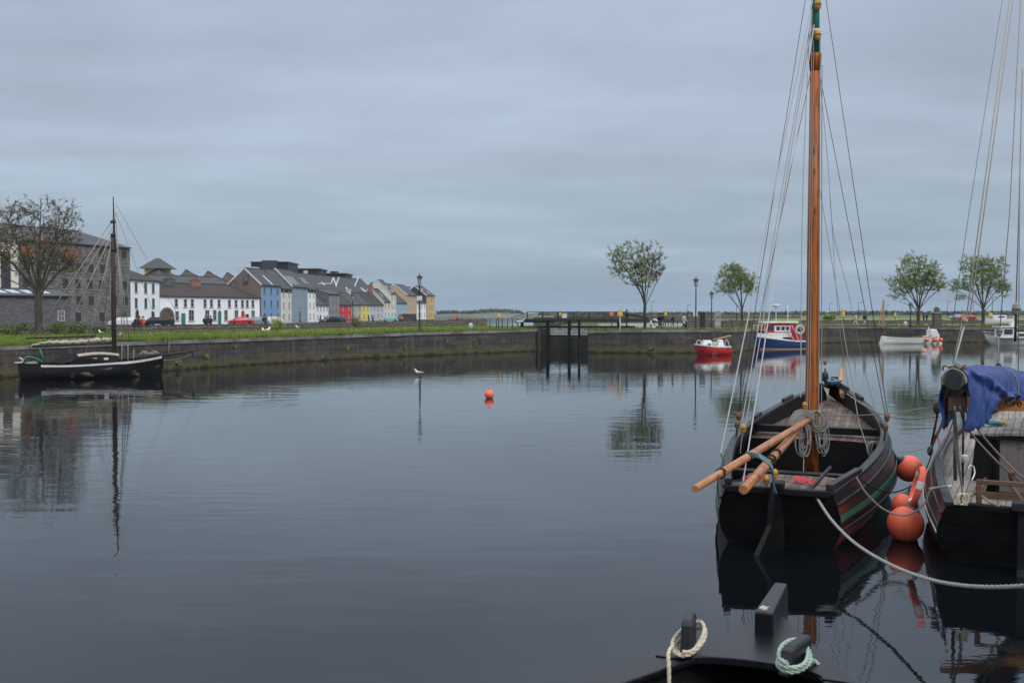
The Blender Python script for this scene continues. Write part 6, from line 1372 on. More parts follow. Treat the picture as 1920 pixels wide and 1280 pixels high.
mb = MB(); mb.bar(r2b.inverted() @ W(1745, 915, 16.4), r2b.inverted() @ W(1781, 910, 15.9), .07, .03); mb.build('toe_board', 'trim', b2)
mb = MB(); mb.box((.55, .35, .86), (.62, .42, .03)); mb.build('solar_panel_frame', 'trim', b2); mb = MB(); mb.box((.55, .35, .879), (.57, .37, .012)); mb.build('solar_panel', 'solar', b2)
mb = MB(); P = [(.12, 1.02), (-.1, 1.02), (-.14, .6), (-.2, .1), (-.4, -.3), (.2, -.3), (.12, .4)]
mb.add([(-.07, y - .02, z) for y, z in P] + [(.07, y - .02, z) for y, z in P], [tuple(range(7)), tuple(range(7, 14))[::-1]] + [((i + 1) % 7, i, 7 + i, 7 + (i + 1) % 7) for i in range(7)]); mb.build('rudder', 'black', b2, bevel=.02)
mb = MB(); mb.box((0, -.06, 1.02), (.3, .3, .14)); mb.build('rudder_head', 'greyrail', b2, bevel=.02)
mb = MB(); mb.tube([(.0, .05, 1.06), (-.15, 1.0, 1.1), (-.3, 1.7, 1.12)], [.03, .03, .022], 8); mb.build('tiller', 'brownwood', b2)
mb = MB(); mb.bar(Hb.p(1, -.3, 1, 0), Hb.p(1, Hb.z(1), 1, 0) + Vector((0, .05, .16)), .13, .2, up=(1, 0, 0)); mb.build('stem', 'black', b2, bevel=.02)
mb = MB(); m2 = (.13, 5.55); mb.tube([(m2[0], m2[1], .8), (m2[0], m2[1], 4), (m2[0], m2[1], 9.5)], [.14, .135, .1], 18); mb.build('mast', 'mast2', b2)
mb = MB(); mb.tube([(m2[0], m2[1], 9.4), (m2[0], m2[1], 11.5)], [.085, .07], 12); mb.build('masthead', 'green', b2)
mb = MB(); mb.box((.1, 8.2, 1.42), (.5, .4, .14)); mb.build('deck_hatch', 'brownwood', b2)
# boom, blue cover
inv2 = r2b.inverted(); be = inv2 @ W(1788, 713, 14.4); bh_ = Vector((m2[0] - .1, m2[1] - .2, 2.42)); bd = (bh_ - be).normalized(); bs = bd.cross(Vector((0, 0, 1))).normalized()
def ospar(name, a, b, Rr, m, par): 
    a, b = Vector(a), Vector(b); L = (b - a).length; q = (b - a).to_track_quat('Y', 'Z'); mb = MB(); k = len(Rr); mb.tube([(0, L * i / (k - 1), 0) for i in range(k)], Rr, 18); o = mb.build(name, m, par, bevel=.008); o.location = a; o.rotation_mode = 'QUATERNION'; o.rotation_quaternion = q; return o
ospar('boom', be, bh_, [.135, .142, .14, .12], 'boomwood', b2)
mb = MB(); mb.tube([be - bd * .006, be + bd * .02], .128, 18); mb.build('boom_end_cap', 'iron', b2)
cov = MB(); nl, nc = 110, 44; Lb = (bh_ - be).length; vs = []
for i in range(nl + 1):
    u = i / nl; s = .05 + u * (Lb * .96 - .05); c = be + bd * s
    dropf = .55 * math.exp(-((u) / .27) ** 2) + .17 + .04 * math.sin(u * 11) ; topz = .17 + .10 * noise.noise(Vector((u * 7, 3, 0))) + .10 * min(1, u * 4)
    for j in range(nc + 1):
        v = j / nc * 2 - 1                        # -1 port hem ... 0 ridge ... 1 starboard hem
        av = abs(v); sgn = 1 if v >= 0 else -1; wd = .165 + .06 * min(1, u * 5)
        if av < .45: a = av / .45 * math.pi / 2; x, z = math.sin(a) * wd, topz * math.cos(a)
        else: f = (av - .45) / .55; x = wd + (.03 - .06 * (1 - min(1, u * 3)) * f) * f + .02 * math.sin(s * 14 + f * 3) * f; z = -f * (dropf + (.0 if sgn < 0 else .02))
        wr = .05 * noise.noise(Vector((s * 2.3, v * 2.2, 0))) + .03 * (1 - abs(noise.noise(Vector((s * 4 + z * 3, v * 3, 5)))) * 3)
        diag = .04 * (1 - 2.2 * abs(noise.noise(Vector((s * 2.2 - z * 2.6, z * 1.2 + s, 1))))) * min(1, av * 1.5) + .014 * noise.noise(Vector((s * 7, z * 9, 2)))
        if sgn > 0:                                # two big folds in the cloth
            for (a0, b0), (a1, b1_), am in (((.25, .16), (2.7, -.22), .055), ((2.7, -.2), (1.2, -.62), .045), ((.9, .1), (1.1, -.6), .03)):
                ux, uz = a1 - a0, b1_ - b0; L_2 = math.hypot(ux, uz); pr = ((s - a0) * ux + (z - b0) * uz) / L_2; ds = ((s - a0) * -uz + (z - b0) * ux) / L_2
                if -.1 < pr < L_2 + .1: x += am * (math.exp(-(ds / .05) ** 2) - .7 * math.exp(-((ds + .09) / .06) ** 2)) * min(1, max(0, pr / .3 + .3))
        vs.append(c + bs * (sgn * (x + diag)) + Vector((0, 0, z + wr)))
cov.add(vs, [(i * (nc + 1) + j, i * (nc + 1) + j + 1, (i + 1) * (nc + 1) + j + 1, (i + 1) * (nc + 1) + j) for i in range(nl) for j in range(nc)], 0, smooth=True); cov.build('boom_cover', 'tarp', b2, solid=.006)
for f_ in (.52, .8):                    # ties round the cover
    c = be + bd * (Lb * f_); mb = MB(); mb.tube([c + bs * (math.sin(q) * .28) + Vector((0, 0, math.cos(q) * .33 - .03)) for q in [2 * math.pi * j / 20 for j in range(21)]], .014, 5, cap=False); mb.build('cover_tie', 'rope_old', b2)
rr = random.Random(12); mb = MB()
for k in range(7): c = be + bd * (.01 + .018 * k); mb.tube([c + bs * (math.cos(q) * (.15 + .02 * rr.random())) + Vector((0, 0, math.sin(q) * (.15 + .02 * rr.random()))) for q in [math.pi * j / 12 - .3 for j in range(16)]], .018, 5)
for k in range(7): c = be + Vector((rr.uniform(-.08, .1), rr.uniform(-.02, .1), .17)); mb.tube(spline([c, c + Vector((rr.uniform(-.1, .1), 0, rr.uniform(.02, .08))), c + Vector((rr.uniform(-.12, .12), .02, rr.uniform(-.05, .03)))]), .016, 5)
mb.build('boom_lashing', 'rope_old', b2)
# mainsheet block under the boom end and its falls
bw = lambda px, py, Y: W(px, py, Y)
mb = MB(); c = inv2 @ bw(1795, 757, 14.6); mb.box(c, (.26, .10, .22), R(8)); mb.build('sheet_block', 'brownwood', b2, bevel=.02)
line('shackle', [bw(1790, 728, 14.5), bw(1793, 738, 14.55), bw(1795, 748, 14.6)], .018, 'wire', b2)
for pts_, r in (([(1790, 762, 14.5), (1797, 850, 14.9), (1806, 935, 15.3)], .014), ([(1786, 762, 14.6), (1795, 860, 15), (1808, 938, 15.3)], .012), ([(1800, 762, 14.5), (1812, 800, 14.8), (1850, 845, 15.6), (1895, 888, 16.6), (1945, 925, 17)], .016), ([(1806, 760, 14.6), (1830, 800, 15), (1868, 846, 15.8), (1910, 888, 16.6), (1950, 915, 17)], .014)):
    line('sheet_rope', [bw(*q) for q in pts_], r, 'rope_old2', b2)
mb = MB(); mb.tube([inv2 @ bw(1790, 800, 16), inv2 @ bw(1791, 900, 16)], .028, 8); mb.build('boom_crutch', 'chrome2', b2)
mb = MB(); loop_coil(mb, bw(1806, 925, 15.2), .06, .07, 8, .013, random.Random(5)); mb.build('rope_knot', 'rope_cream', b2, world=True)
mb = MB(); mb.rope([bw(1800, 935, 15.2), bw(1830, 925, 15.5), bw(1858, 942, 15.2), bw(1872, 947, 15)], .022); mb.build('deck_rope', 'rope_old2', b2, world=True)
block('sheet_block', bw(1897, 890, 16.6), 'brownblock', b2, .1)
# white winch and loops on the side deck
for px, py in ((1809, 858),): mb = MB(); c = inv2 @ bw(px, py, 17.4); mb.lathe([(.045, -.07), (.035, -.02), (.055, .02), (.05, .05), (.01, .06)], c, 12); mb.build('winch', 'trim', b2)
line('white_hoop', [bw(1815, 880, 16.6), bw(1822, 868, 16.7), bw(1828, 885, 16.6), bw(1822, 900, 16.4)], .012, 'trim', b2)
# stern quarter rope, pushpit line and port shroud cluster
for k, (a, b, r, m_) in enumerate((((1779, 742, 18.5), (1741, 850, 19.6), .022, 'rope_old2'), ((1779, 752, 18.6), (1744, 840, 19.7), .016, 'rope'), ((1790, 780, 18.6), (1752, 862, 19.4), .014, 'rope_old2'))): line('quarter_line', [bw(*a), bw(*a).lerp(bw(*b), .5) + Vector((.03, 0, -.05)), bw(*b)], r, m_, b2)
block('deadeye', bw(1744, 845, 19.6), 'iron', b2, .1)
for a, b in (((1757, 762, 19.3), (1757, 781, 19.5)), ((1757, 781, 19.5), (1746, 835, 19.7)), ((1757, 762, 19.3), (1780, 735, 18.8))): line('lanyard', [bw(*a), bw(*b)], .022, 'rope_black', b2, rope=False)
block('black_block', bw(1757, 764, 19.2), 'iron', b2, .13)
for a, b in (((1756, 806, 22), (1758, 870, 20.5)), ((1770, 785, 23), (1775, 830, 22))): line('red_line', [bw(*a), bw((a[0] + b[0]) / 2 + 5, (a[1] + b[1]) / 2, a[2] - .4), bw(*b)], .016, 'redp', b2)
# carved name board across the boat
nb = inv2 @ bw(1768, 752, 17.4); ne = inv2 @ bw(2010, 752, 17.4); yb = (nb.y + ne.y) / 2; hgt = .38
nbw, nww = bw(1768, 752, 17.4), bw(2010, 752, 17.4)
mb = MB(); n_ = 14; Lx = (nww - nbw).length; P = []
for i in range(n_ + 1): x = -Lx / 2 + Lx * i / n_; P.append((x, .17 * min(1, .35 + 2.4 * min(i, n_ - i) / n_)))
vs = [(x, y_, z) for y_ in (-.02, .02) for x, h_ in P for z in (-h_, h_)]; k = 2 * (n_ + 1)
fs = [(2 * i, 2 * i + 2, 2 * i + 3, 2 * i + 1) for i in range(n_)] + [(k + 2 * i + 1, k + 2 * i + 3, k + 2 * i + 2, k + 2 * i) for i in range(n_)] + [(2 * i, k + 2 * i, k + 2 * i + 2, 2 * i + 2) for i in range(n_)] + [(2 * i + 3, k + 2 * i + 3, k + 2 * i + 1, 2 * i + 1) for i in range(n_)] + [(0, 1, k + 1, k), (2 * n_ + 1, 2 * n_, k + 2 * n_, k + 2 * n_ + 1)]
mb.add(vs, fs); bo_ = mb.build('name_board', 'board', b2); cw = (nbw + nww) / 2; bo_.location = inv2 @ cw; bo_.rotation_euler = (0, 0, PH2)
tc_ = bpy.data.curves.new('letters', 'FONT'); tc_.body = 'Cro'; tc_.size = .165; tc_.extrude = .006; tc_.space_character = 1.18; to = bpy.data.objects.new('letters', tc_)
COL.objects.link(to); dg = bpy.context.evaluated_depsgraph_get(); me = bpy.data.meshes.new_from_object(to.evaluated_get(dg)); bpy.data.objects.remove(to)
me.materials.clear(); me.materials.append(M['iron']); lo_ = bpy.data.objects.new('letters', me); COL.objects.link(lo_); lo_.parent = bo_; xl = W(1883, 752, 17.4).x - cw.x; lo_.location = (xl, -.028, -.085); lo_.rotation_euler = (math.pi / 2, 0, 0)
mb = MB()
for s_ in (-.5, .5): mb.tube([Vector((s_ * .9, yb, .85)), Vector((s_ * .9, yb, 2.2))], .022, 8)
mb2 = MB(); mb2.tube([inv2 @ (cw + Vector((-.75, .04, 0))) + Vector((0, 0, -.15)), Vector(((inv2 @ (cw + Vector((-.75, .04, 0)))).x, (inv2 @ (cw + Vector((-.75, .04, 0)))).y, .85))], .02, 8); mb2.build('board_stay', 'iron', b2)
# rigging of the second boat
def rig2(name, pts, r, m): mb = MB(); mb.tube([W(*q) for q in pts], r, 6); mb.build(name, m, b2, world=True)
for a, b, c_ in (((1895.5, -20, 20), (1812, 596, 15.2), 1), ((1902, -20, 20), (1818, 596, 15.2), 1)): rig2('boom_lift', [a, b], .0105, 'rope_old2')
block('lift_block', W(1808.5, 604, 15.2), 'blockgrey', b2, .085); rig2('boom_lift', [(1808, 610, 15.2), (1787, 690, 14.5)], .014, 'rope')
rig2('stay', [(1881, -10, 20), (1819, 385, 17), (1778, 660, 15.5)], .005, 'wire')
rig2('boom_lift', [(1806, 598, 15.2), (1786, 680, 15)], .006, 'rope_old2')
rig2('halyard', [(1914, -10, 19.5), (1893, 400, 19.4), (1875, 612, 19.3)], .009, 'rope_old2'); block('halyard_block', W(1874, 621, 19.3), 'blockgrey', b2, .1); rig2('halyard', [(1873, 628, 19.3), (1870, 700, 19.3)], .009, 'rope')
rig2('halyard', [(1917, 130, 19.5), (1911, 380, 19.4), (1905, 575, 19.3)], .011, 'rope_old2'); block('halyard_block', W(1905.5, 580, 19.3), 'blockgrey', b2, .14); rig2('halyard', [(1905, 592, 19.3), (1903, 640, 19.3)], .022, 'rope_black'); rig2('halyard', [(1913, 300, 19.3), (1909, 700, 19.3)], .009, 'rope_old2')
mb = MB(); rr = random.Random(3)
for k in range(5): mb.tube(spline([W(1860 + k * 3, 696, 17), W(1872 + k, 682 + k, 17), W(1884 - k * 2, 697, 17)]), .014, 5)
mb.build('cover_knot', 'rope_black', b2, world=True)
# cloth bundles lying on the cabin roof
for nm, c_, m_ in (('yellow_cloth', (1869, 771.5), 'yellow'), ('turquoise_cloth', (1865, 777), 'turq')):
    c = inv2 @ W(c_[0], c_[1], 18.9); c.z = zt + .1; mb = MB(); mb.ball(c, .17, 30, 20, sq=(1.1, .7, .3))
    for v in mb.v: k_ = noise.noise(v * 9) * .35 + noise.noise(v * 22) * .16; v += (v - c) * k_ * 1.6
    o = mb.build(nm, m_, b2)

# ---- fenders, ring, mooring ropes between the boats
def fender(label, c, r, tilt=0, cap=(0, 0, 1), m='orange'):
    t = thing('fender_buoy', label, 'fender', c); mb = MB(); d = Vector(cap).normalized(); mb.ball((0, 0, 0), r, 28, 20); mb.build('ball', m, t)
    mb = MB(); a = d.orthogonal().normalized(); b = d.cross(a)
    prof = [(.52 * r, .86 * r), (.40 * r, .95 * r), (.26 * r, 1.05 * r), (.16 * r, 1.2 * r), (.10 * r, 1.32 * r)]; vs = []
    for rr_, h_ in prof:
        for j in range(16): q = 2 * math.pi * j / 16; vs.append(a * math.cos(q) * rr_ * 1.01 + b * math.sin(q) * rr_ * 1.01 + d * h_)
    mb.add(vs, [(i * 16 + j, i * 16 + (j + 1) % 16, (i + 1) * 16 + (j + 1) % 16, (i + 1) * 16 + j) for i in range(4) for j in range(16)], 0, smooth=True); mb.build('end_cap', 'navy', t)
    mb = MB(); e = d * r * 1.36; mb.tube([e + a * .05 * math.cos(q) + d * .05 * math.sin(q) for q in [2 * math.pi * k / 12 for k in range(13)]], .012, 6, cap=False); mb.build('eye', 'navy', t); return t
fender('big orange round fender floating lowest between the two boats', W(1698, 982, 17.0), .305, cap=(.45, .1, .9))
fender('orange round fender with a dark blue cap hanging against the hull with the green stripe', W(1704, 878, 21.4), .285, cap=(-.75, .1, .65))
fender('dull orange fender half hidden behind the life ring', W(1697, 948, 18.2), .24, cap=(.3, 0, 1), m='orange')
t = thing('life_ring', 'orange horseshoe life ring with a white band hanging between the fenders', 'life ring', W(1720, 912, 16.7)); mb = MB()
ax = Vector((.22, -.15, .95)).normalized(); bx = Vector((.25, .95, 0)).normalized()
P = [ax * (.31 * math.sin(q)) + bx * (.22 * math.cos(q)) for q in [2 * math.pi * k / 30 for k in range(31)]]
mb.tube(P, .055, 12, cap=False); mb.build('ring', 'orange', t)
for k in (0, 10, 20): mb = MB(); mb.tube(P[(k + 13) % 30:(k + 13) % 30 + 3] if (k + 13) % 30 < 28 else P[:3], .061, 12, cap=False); mb.build('white_band', 'trim', t)
def moor(label, pts, r, m, name='mooring_rope'):
    mb = MB(); P = [W(*p) for p in pts]; o = P[0].copy(); mb.rope([p - o for p in P], r); ob = mb.build(name, m); ob.location = o; return tag(ob, label, 'rope')
moor('thick pale mooring rope sagging from the stern of the green-striped boat to the right edge', [(1531, 932, 16.1), (1560, 975, 15.4), (1605, 1019, 14.4), (1670, 1058, 13.2), (1745, 1086, 12.0), (1830, 1099, 11.0), (1930, 1097, 10.2), (1990, 1085, 9.8)], .026, 'rope')
moor('pale rope hanging in a loop over the lowest orange fender', [(1606, 894, 16.9), (1625, 925, 16.7), (1660, 956, 16.5), (1700, 965, 16.3), (1732, 945, 16.1), (1746, 918, 16.0), (1778, 912, 15.8)], .017, 'rope_cream2')
moor('thin black rope hanging between the two boats behind the pale loop', [(1606, 893, 17), (1640, 915, 17.2), (1680, 922, 17.6), (1722, 900, 18.2), (1744, 860, 18.8), (1752, 820, 19.2), (1776, 785, 19)], .014, 'rope_black')
moor('pale line running level from the mast of one boat to the quarter of the other', [(1545, 778, 23), (1620, 778, 21.5), (1700, 770, 20.5), (1757, 761, 19.6)], .011, 'rope')
moor('sagging line from the bow of the green-striped boat to its neighbour', [(1588, 738, 26.2), (1625, 762, 24.5), (1665, 779, 23), (1710, 784, 22), (1758, 780, 21)], .014, 'rope_old2')
moor('thin white line stretched low between the fenders', [(1682, 848, 19.8), (1710, 846, 19.4), (1740, 838, 19)], .005, 'rope')

# ---- floating buoys
c = G(917.5, 746, 0); t = thing('mooring_buoy', 'small round orange buoy floating alone in the middle of the basin', 'buoy', c); mb = MB(); mb.ball((0, 0, .17), .215, 20, 14); mb.build('ball', 'orange', t)
mb = MB(); mb.tube([(.03 * math.cos(q), 0, .41 + .03 * math.sin(q)) for q in [2 * math.pi * k / 10 for k in range(11)]], .01, 5, cap=False); mb.build('eye', 'iron', t); mb = MB(); mb.tube([(0, 0, .36), (0, 0, .41)], .04, 10); mb.build('neck', 'orange', t)
c = G(1732, 659, 0); t = thing('mooring_buoy', 'small white and orange buoy floating beside the white open boat', 'buoy', c); mb = MB(); mb.ball((0, 0, .12), .26, 14, 10, sq=(1, 1, .9)); mb.build('ball', 'trim', t); mb = MB(); mb.lathe([(.245, .2), (.2, .28), (.1, .35), (.02, .36)], n=14); mb.build('top', 'orange', t)

# ---- near bow at the bottom of the picture
A3 = Vector((.40, .917)).normalized(); PH3 = math.atan2(A3.x, A3.y); ap = G(1458, 1161, 1.3)
b3o = Vector((ap.x, ap.y, 0)) - Vector((A3.x, A3.y, 0)) * 6
b3 = thing('rowing_boat', 'bow of a glossy black wooden boat with roped timberheads at the bottom edge', 'boat', b3o, -PH3)
H3 = Hull(6.0, [(0, 1.2), (.3, 1.5), (.55, 1.42), (.68, 1.13), (.8, .70), (.9, .35), (1, .015)], [(0, 1.15), (.5, 1.15), (.8, 1.24), (1, 1.3)], [(-.45, .3), (-.25, .6), (0, .85), (.25, .95), (.5, 1.0), (.75, 1.01), (1, 1)], [(-.45, .05), (-.25, .2), (0, .4), (.25, .55), (.5, .7), (.75, .86), (1, 1)], rake=.2, stem=.25)
H3.shell().build('hull', 'bow_paint', b3); H3.transom().build('transom', 'bow_paint', b3)
H3.inner(0, .98, .35, .06).build('inner_planking', 'black', b3); H3.deck(0, .95, 0, .07, absz=.36, camber=0).build('bottom_boards', 'black', b3)
H3.belt(0, .24, .05, -.09, 0, .83).build('gunwale_rail', 'bow_paint', b3, bevel=.012); H3.belt(.08, .04, .05, .015, 0, .97).build('rubbing_strake', 'bow_paint', b3, bevel=.01)
mb = MB(); outr = []; n_ = 14                                     # breasthook plate with a curved inner edge
for i in range(n_ + 1): t_ = .80 + .198 * i / n_; outr.append((H3.w(t_) + .035, H3.y(t_, H3.z(t_)), H3.z(t_) + .035))
R_ = [(x, y, z) for x, y, z in outr]; Lf = [(-x, y, z) for x, y, z in outr]; yi = outr[0][1]; xi = outr[0][0] - .24; arc = []
for k in range(13): q = math.pi * k / 12; arc.append((xi * math.cos(q), yi - .02 + .20 * math.sin(q), H3.z(.82) + .035))
vs = []; fs = []
m_ = n_ + 1
rows_ = []
for i in range(m_):                                              # rings from the inner arc towards the outline
    pass
ring_out = R_ + Lf[::-1]
k = len(ring_out); ia = []
for i in range(k): f = i / (k - 1); q = math.pi * f; ia.append((xi * math.cos(q), yi + .17 * math.sin(q), H3.z(.82) + .035))
ia[0] = (xi, yi, outr[0][2]); ia[-1] = (-xi, yi, outr[0][2])
vs = ring_out + ia; lowv = [(x, y, z - .06) for x, y, z in vs]; n2_ = len(vs)
fs = [(i, i + 1, k + i + 1, k + i) for i in range(k - 1)] + [(n2_ + i + 1, n2_ + i, n2_ + k + i, n2_ + k + i + 1) for i in range(k - 1)] + [(i + 1, i, n2_ + i, n2_ + i + 1) for i in range(k - 1)] + [(k + i, k + i + 1, n2_ + k + i + 1, n2_ + k + i) for i in range(k - 1)]
mb.add(vs + lowv, fs); mb.build('breasthook', 'bow_paint', b3, bevel=.008)
ya = 6.0
mb = MB(); P = [(5.50, 1.26), (5.50, 1.50), (6.40, 1.51), (6.50, 1.44), (6.50, .9), (6.28, .2), (6.2, -.3), (5.85, -.3), (5.95, 1.2)]
wv = [.075, .075, .058, .05, .05, .05, .05, .05, .075]
k = len(P); mb.add([(-w_ - .035, y, z) for (y, z), w_ in zip(P, wv)] + [(w_ - .035, y, z) for (y, z), w_ in zip(P, wv)], [tuple(range(k)), tuple(range(k, 2 * k))[::-1]] + [((i + 1) % k, i, k + i, k + (i + 1) % k) for i in range(k)]); mb.build('stem_head', 'bow_paint', b3, bevel=.02)
mb = MB(); rr = random.Random(4); n_ = 22; P = [(-.045 + .036 * rr.uniform(.25, 1.25) * math.cos(6.283 * q / n_), 5.585 + .062 * rr.uniform(.25, 1.25) * math.sin(6.283 * q / n_)) for q in range(n_)]
mb.add([(-.045, 5.585, 1.519)] + [(x, y, 1.513) for x, y in P] + [(x, y, 1.495) for x, y in P], [(0, 1 + q, 1 + (q + 1) % n_) for q in range(n_)] + [(1 + q, 1 + n_ + q, 1 + n_ + (q + 1) % n_, 1 + (q + 1) % n_) for q in range(n_)])
mb.build('droppings', 'guano', b3)
w2l = (Matrix.Translation(b3o) @ Matrix.Rotation(-PH3, 4, 'Z')).inverted()
def thead(px, py, hgt, ln, wd, lean):
    c = w2l @ G(px, py, 1.27); sd = 1 if c.x > 0 else -1; a = -(R(14) if sd > 0 else R(-7) * -1) * 1.0 if sd > 0 else R(7); d = Vector((math.sin(-a) , math.cos(a), 0)); s_ = Vector((d.y, -d.x, 0)); mb = MB(); vs = []
    for z, l0, l1, ww, sh in ((0, -.5, .5, 1, 0), (hgt * .5, -.5, .5, .95, .0), (hgt * .85, -.48, .52, .9, 0), (hgt, -.36, .42, .7, 0)):
        for q in ((l0, -.5), (l1, -.5), (l1, .5), (l0, .5)): vs.append(c + d * (q[0] * ln + lean * z) + s_ * (q[1] * wd * ww) + Vector((0, 0, z)))
    fs = [(3, 2, 1, 0), (12, 13, 14, 15)] + [(i * 4 + j, i * 4 + (j + 1) % 4, (i + 1) * 4 + (j + 1) % 4, (i + 1) * 4 + j) for i in range(3) for j in range(4)]
    mb.add(vs, fs); mb.build('timberhead', 'bow_paint', b3, bevel=.024); return c
cl = thead(1290, 1225, .28, .28, .10, .25); cr_ = thead(1488, 1256, .21, .40, .10, .35)
t = thing('mooring_rope', 'cream rope made fast round the left timberhead of the near black bow', 'rope', (Matrix.Translation(b3o) @ Matrix.Rotation(-PH3, 4, 'Z')) @ cl, -PH3)
mb = MB(); mb.rope([(.0, -.16, .03), (-.1, .0, .05), (-.02, .18, .12), (.09, .16, .17), (.12, .0, .12), (.05, -.15, .05), (-.06, -.16, .045), (-.11, -.02, .1), (-.04, .17, .17), (.06, .19, .2), (.11, .05, .16), (.07, -.12, .075), (.0, -.18, .07)], .0165); mb.build('hitch', 'rope_cream', t)
mb = MB(); mb.rope([(-.09, -.1, .08), (-.09, -.2, .085), (-.08, -.29, .07), (-.06, -.35, .0), (-.05, -.38, -.15), (-.03, -.42, -.4), (.0, -.5, -.8)], .0165); mb.build('tail', 'rope_cream', t)
t = thing('mooring_rope', 'pale green rope wound round the right timberhead of the near black bow', 'rope', (Matrix.Translation(b3o) @ Matrix.Rotation(-PH3, 4, 'Z')) @ cr_, -PH3)
mb = MB(); P = []
for k in range(25): q = 2 * math.pi * k / 10 + 2; P.append((.105 * math.cos(q) * (1 + .1 * math.sin(k)), .23 * math.sin(q) + .02, .045 + .03 * k / 10 + .05 * (math.sin(q) > 0) * math.sin(q)))
mb.rope(P, .019); mb.build('hitch', 'rope_green', t)
mb = MB(); mb.rope([(.1, .12, .06), (.16, .16, .0), (.2, .1, -.2), (.22, .05, -.5)], .018); mb.build('tail', 'rope_green', t)

# ---- black boat with the furled sail on the left
sA, sB = G(36, 713, 0), G(303, 705, 0); dv = (sB - sA); L4 = dv.length + .3; dv.normalize(); nv = Vector((-dv.y, dv.x, 0)); og = sA + nv * .9; PH4 = math.atan2(dv.x, dv.y)
b4 = thing('sailing_boat', 'old black sailing boat with white stripe and furled cream sail by the quay wall', 'sailing boat', (og.x, og.y, 0), -PH4)
H4 = Hull(L4, [(0, .75), (.2, 1.0), (.5, 1.3), (.75, 1.05), (.9, .55), (1, .05)], [(0, .95), (.3, .86), (.6, .95), (.8, 1.06), (1, 1.28)], HPROF, [(-.45, .1), (-.25, .4), (0, .7), (.25, .8), (.5, .86), (.75, .93), (1, 1)], rake=.1, stem=.15)
M['oldhull'] = mat('peeling_black_hull', (.005, .005, .006), (.010, .009, .009), 2, .75, .01, 8, c3=(.17, .12, .10), sc3=.85, lo3=.62, hi3=.66, stretch=(1, 1, 2.2), spec=.15)
M['oldhull2'] = mat('rust_red_hull', (.05, .016, .012), (.02, .014, .014), 1.2, .7, .01, 8)
H4.shell().build('hull', 'oldhull', b4); H4.transom().build('transom', 'oldhull2', b4)
H4.belt(.10, .015, .15, .01, .14, .985).build('white_strake', 'trim', b4); H4.belt(0, .1, .06, -.02).build('gunwale_rail', 'black', b4)
H4.deck(0, .96, .12, .05, 14).build('deck', 'deck1', b4)
mb = MB(); P = [(.33, .75), (.40, 1.28), (.66, 1.36), (.67, .85)]; vs = []
for x in (.6, -.6): vs += [(x * (.85 if z > 1.3 else 1), t_ * L4, z) for t_, z in P]
mb.add(vs, [(3, 2, 1, 0), (4, 5, 6, 7), (0, 1, 5, 4), (2, 3, 7, 6)]); mb.build('cabin_sides', 'black', b4)
mb = MB(); vs = [(x, (.39 + .28 * i / 6) * L4, 1.33 + .1 * math.sin(math.pi * i / 6) + .06 * (1 - (x / .6) ** 2)) for i in range(7) for x in (-.6, -.3, 0, .3, .6)]; mb.add(vs, [(i * 5 + j, i * 5 + j + 1, (i + 1) * 5 + j + 1, (i + 1) * 5 + j) for i in range(6) for j in range(4)]); mb.build('cabin_roof', 'canvas', b4, solid=.08)
for f_ in (.5, .58): mb = MB(); mb.box((.565, f_ * L4, 1.14), (.05, .25, .13)); mb.build('porthole', 'trim', b4)
mb = MB(); mb.tube([(0, L4 * .645, .9), (0, L4 * .645, 5), (0, L4 * .645, 8.6)], [.15, .14, .11], 12); mo4 = mb.build('mast', 'oldspar', b4)
mb = MB(); ztop = W(212, 369, (og + dv * L4 * .645).y).z; mb.tube([(0, L4 * .645 + .1, 7.6), (0, L4 * .645 + .05, ztop)], [.09, .03], 10); mb.build('topmast', 'oldspar', mo4)
for z in (7.7, 8.6, 9.4): mb = MB(); mb.tube([(0, L4 * .645 + .02, z), (0, L4 * .645 + .02, z + .16)], .15, 10); mb.build('mast_band', 'iron', mo4)
w4 = lambda px, py, dy=0: W(px, py, lerpk([(30, sA.y + .9), (303, sB.y + .9)], px) + dy)
mb = MB(); mb.tube([w4(296, 668), w4(335, 662), w4(374, 656)], [.09, .085, .05], 8); mb.build('bowsprit', 'oldspar', b4, world=True)
mb = MB(); mb.tube([w4(48, 634), w4(180, 630)], [.05, .07], 8); mb.build('gaff', 'oldspar', b4, world=True)
mb = MB(); P = [w4(58, 648), w4(80, 643), w4(100, 641.5), w4(140, 641), w4(185, 637), w4(216, 636)]; S_ = resample(spline(P), .12); k = len(S_)
mb.tube([p + Vector((0, 0, .03 * math.sin(i * 1.7))) for i, p in enumerate(S_)], [(.05 + .11 * min(1, i / k * 3)) * (1 + .16 * math.sin(i * .9) + .08 * math.sin(i * 2.3)) for i in range(k)], 10, squash=.75); mb.build('furled_sail', 'canvas', b4, world=True)
mb = MB(); mb.tube([w4(60, 649.5), w4(216, 643)], .07, 8); mb.build('boom', 'oldspar', b4, world=True)
for i in range(9):
    p = w4(92 + i * 14, 642 - i * .5); mb = MB(); mb.tube([p + Vector((.25 * math.cos(q) * .6, .0, .25 * math.sin(q))) for q in [2 * math.pi * j / 12 for j in range(13)]], .02, 5, cap=False); mb.build('sail_tie', 'rope_old', b4, world=True)
mb = MB(); mb.tube([w4(83, 678), w4(74, 652)], .06, 8); mb.build('crutch_post', 'teal', b4, world=True)
mb = MB(); mb.tube(spline([w4(44, 676), w4(50, 669), w4(62, 670), w4(80, 678)]), .045, 7); mb.build('tiller_rail', 'teal', b4, world=True)
mb = MB(); mb.tube([w4(27, 680), w4(42, 679.5)], .04, 6); mb.build('stern_bar', 'trim', b4, world=True); mb = MB(); mb.tube(spline([w4(42, 679), w4(42, 673), w4(36, 671)]), .04, 6); mb.build('stern_hoop', 'trim', b4, world=True)
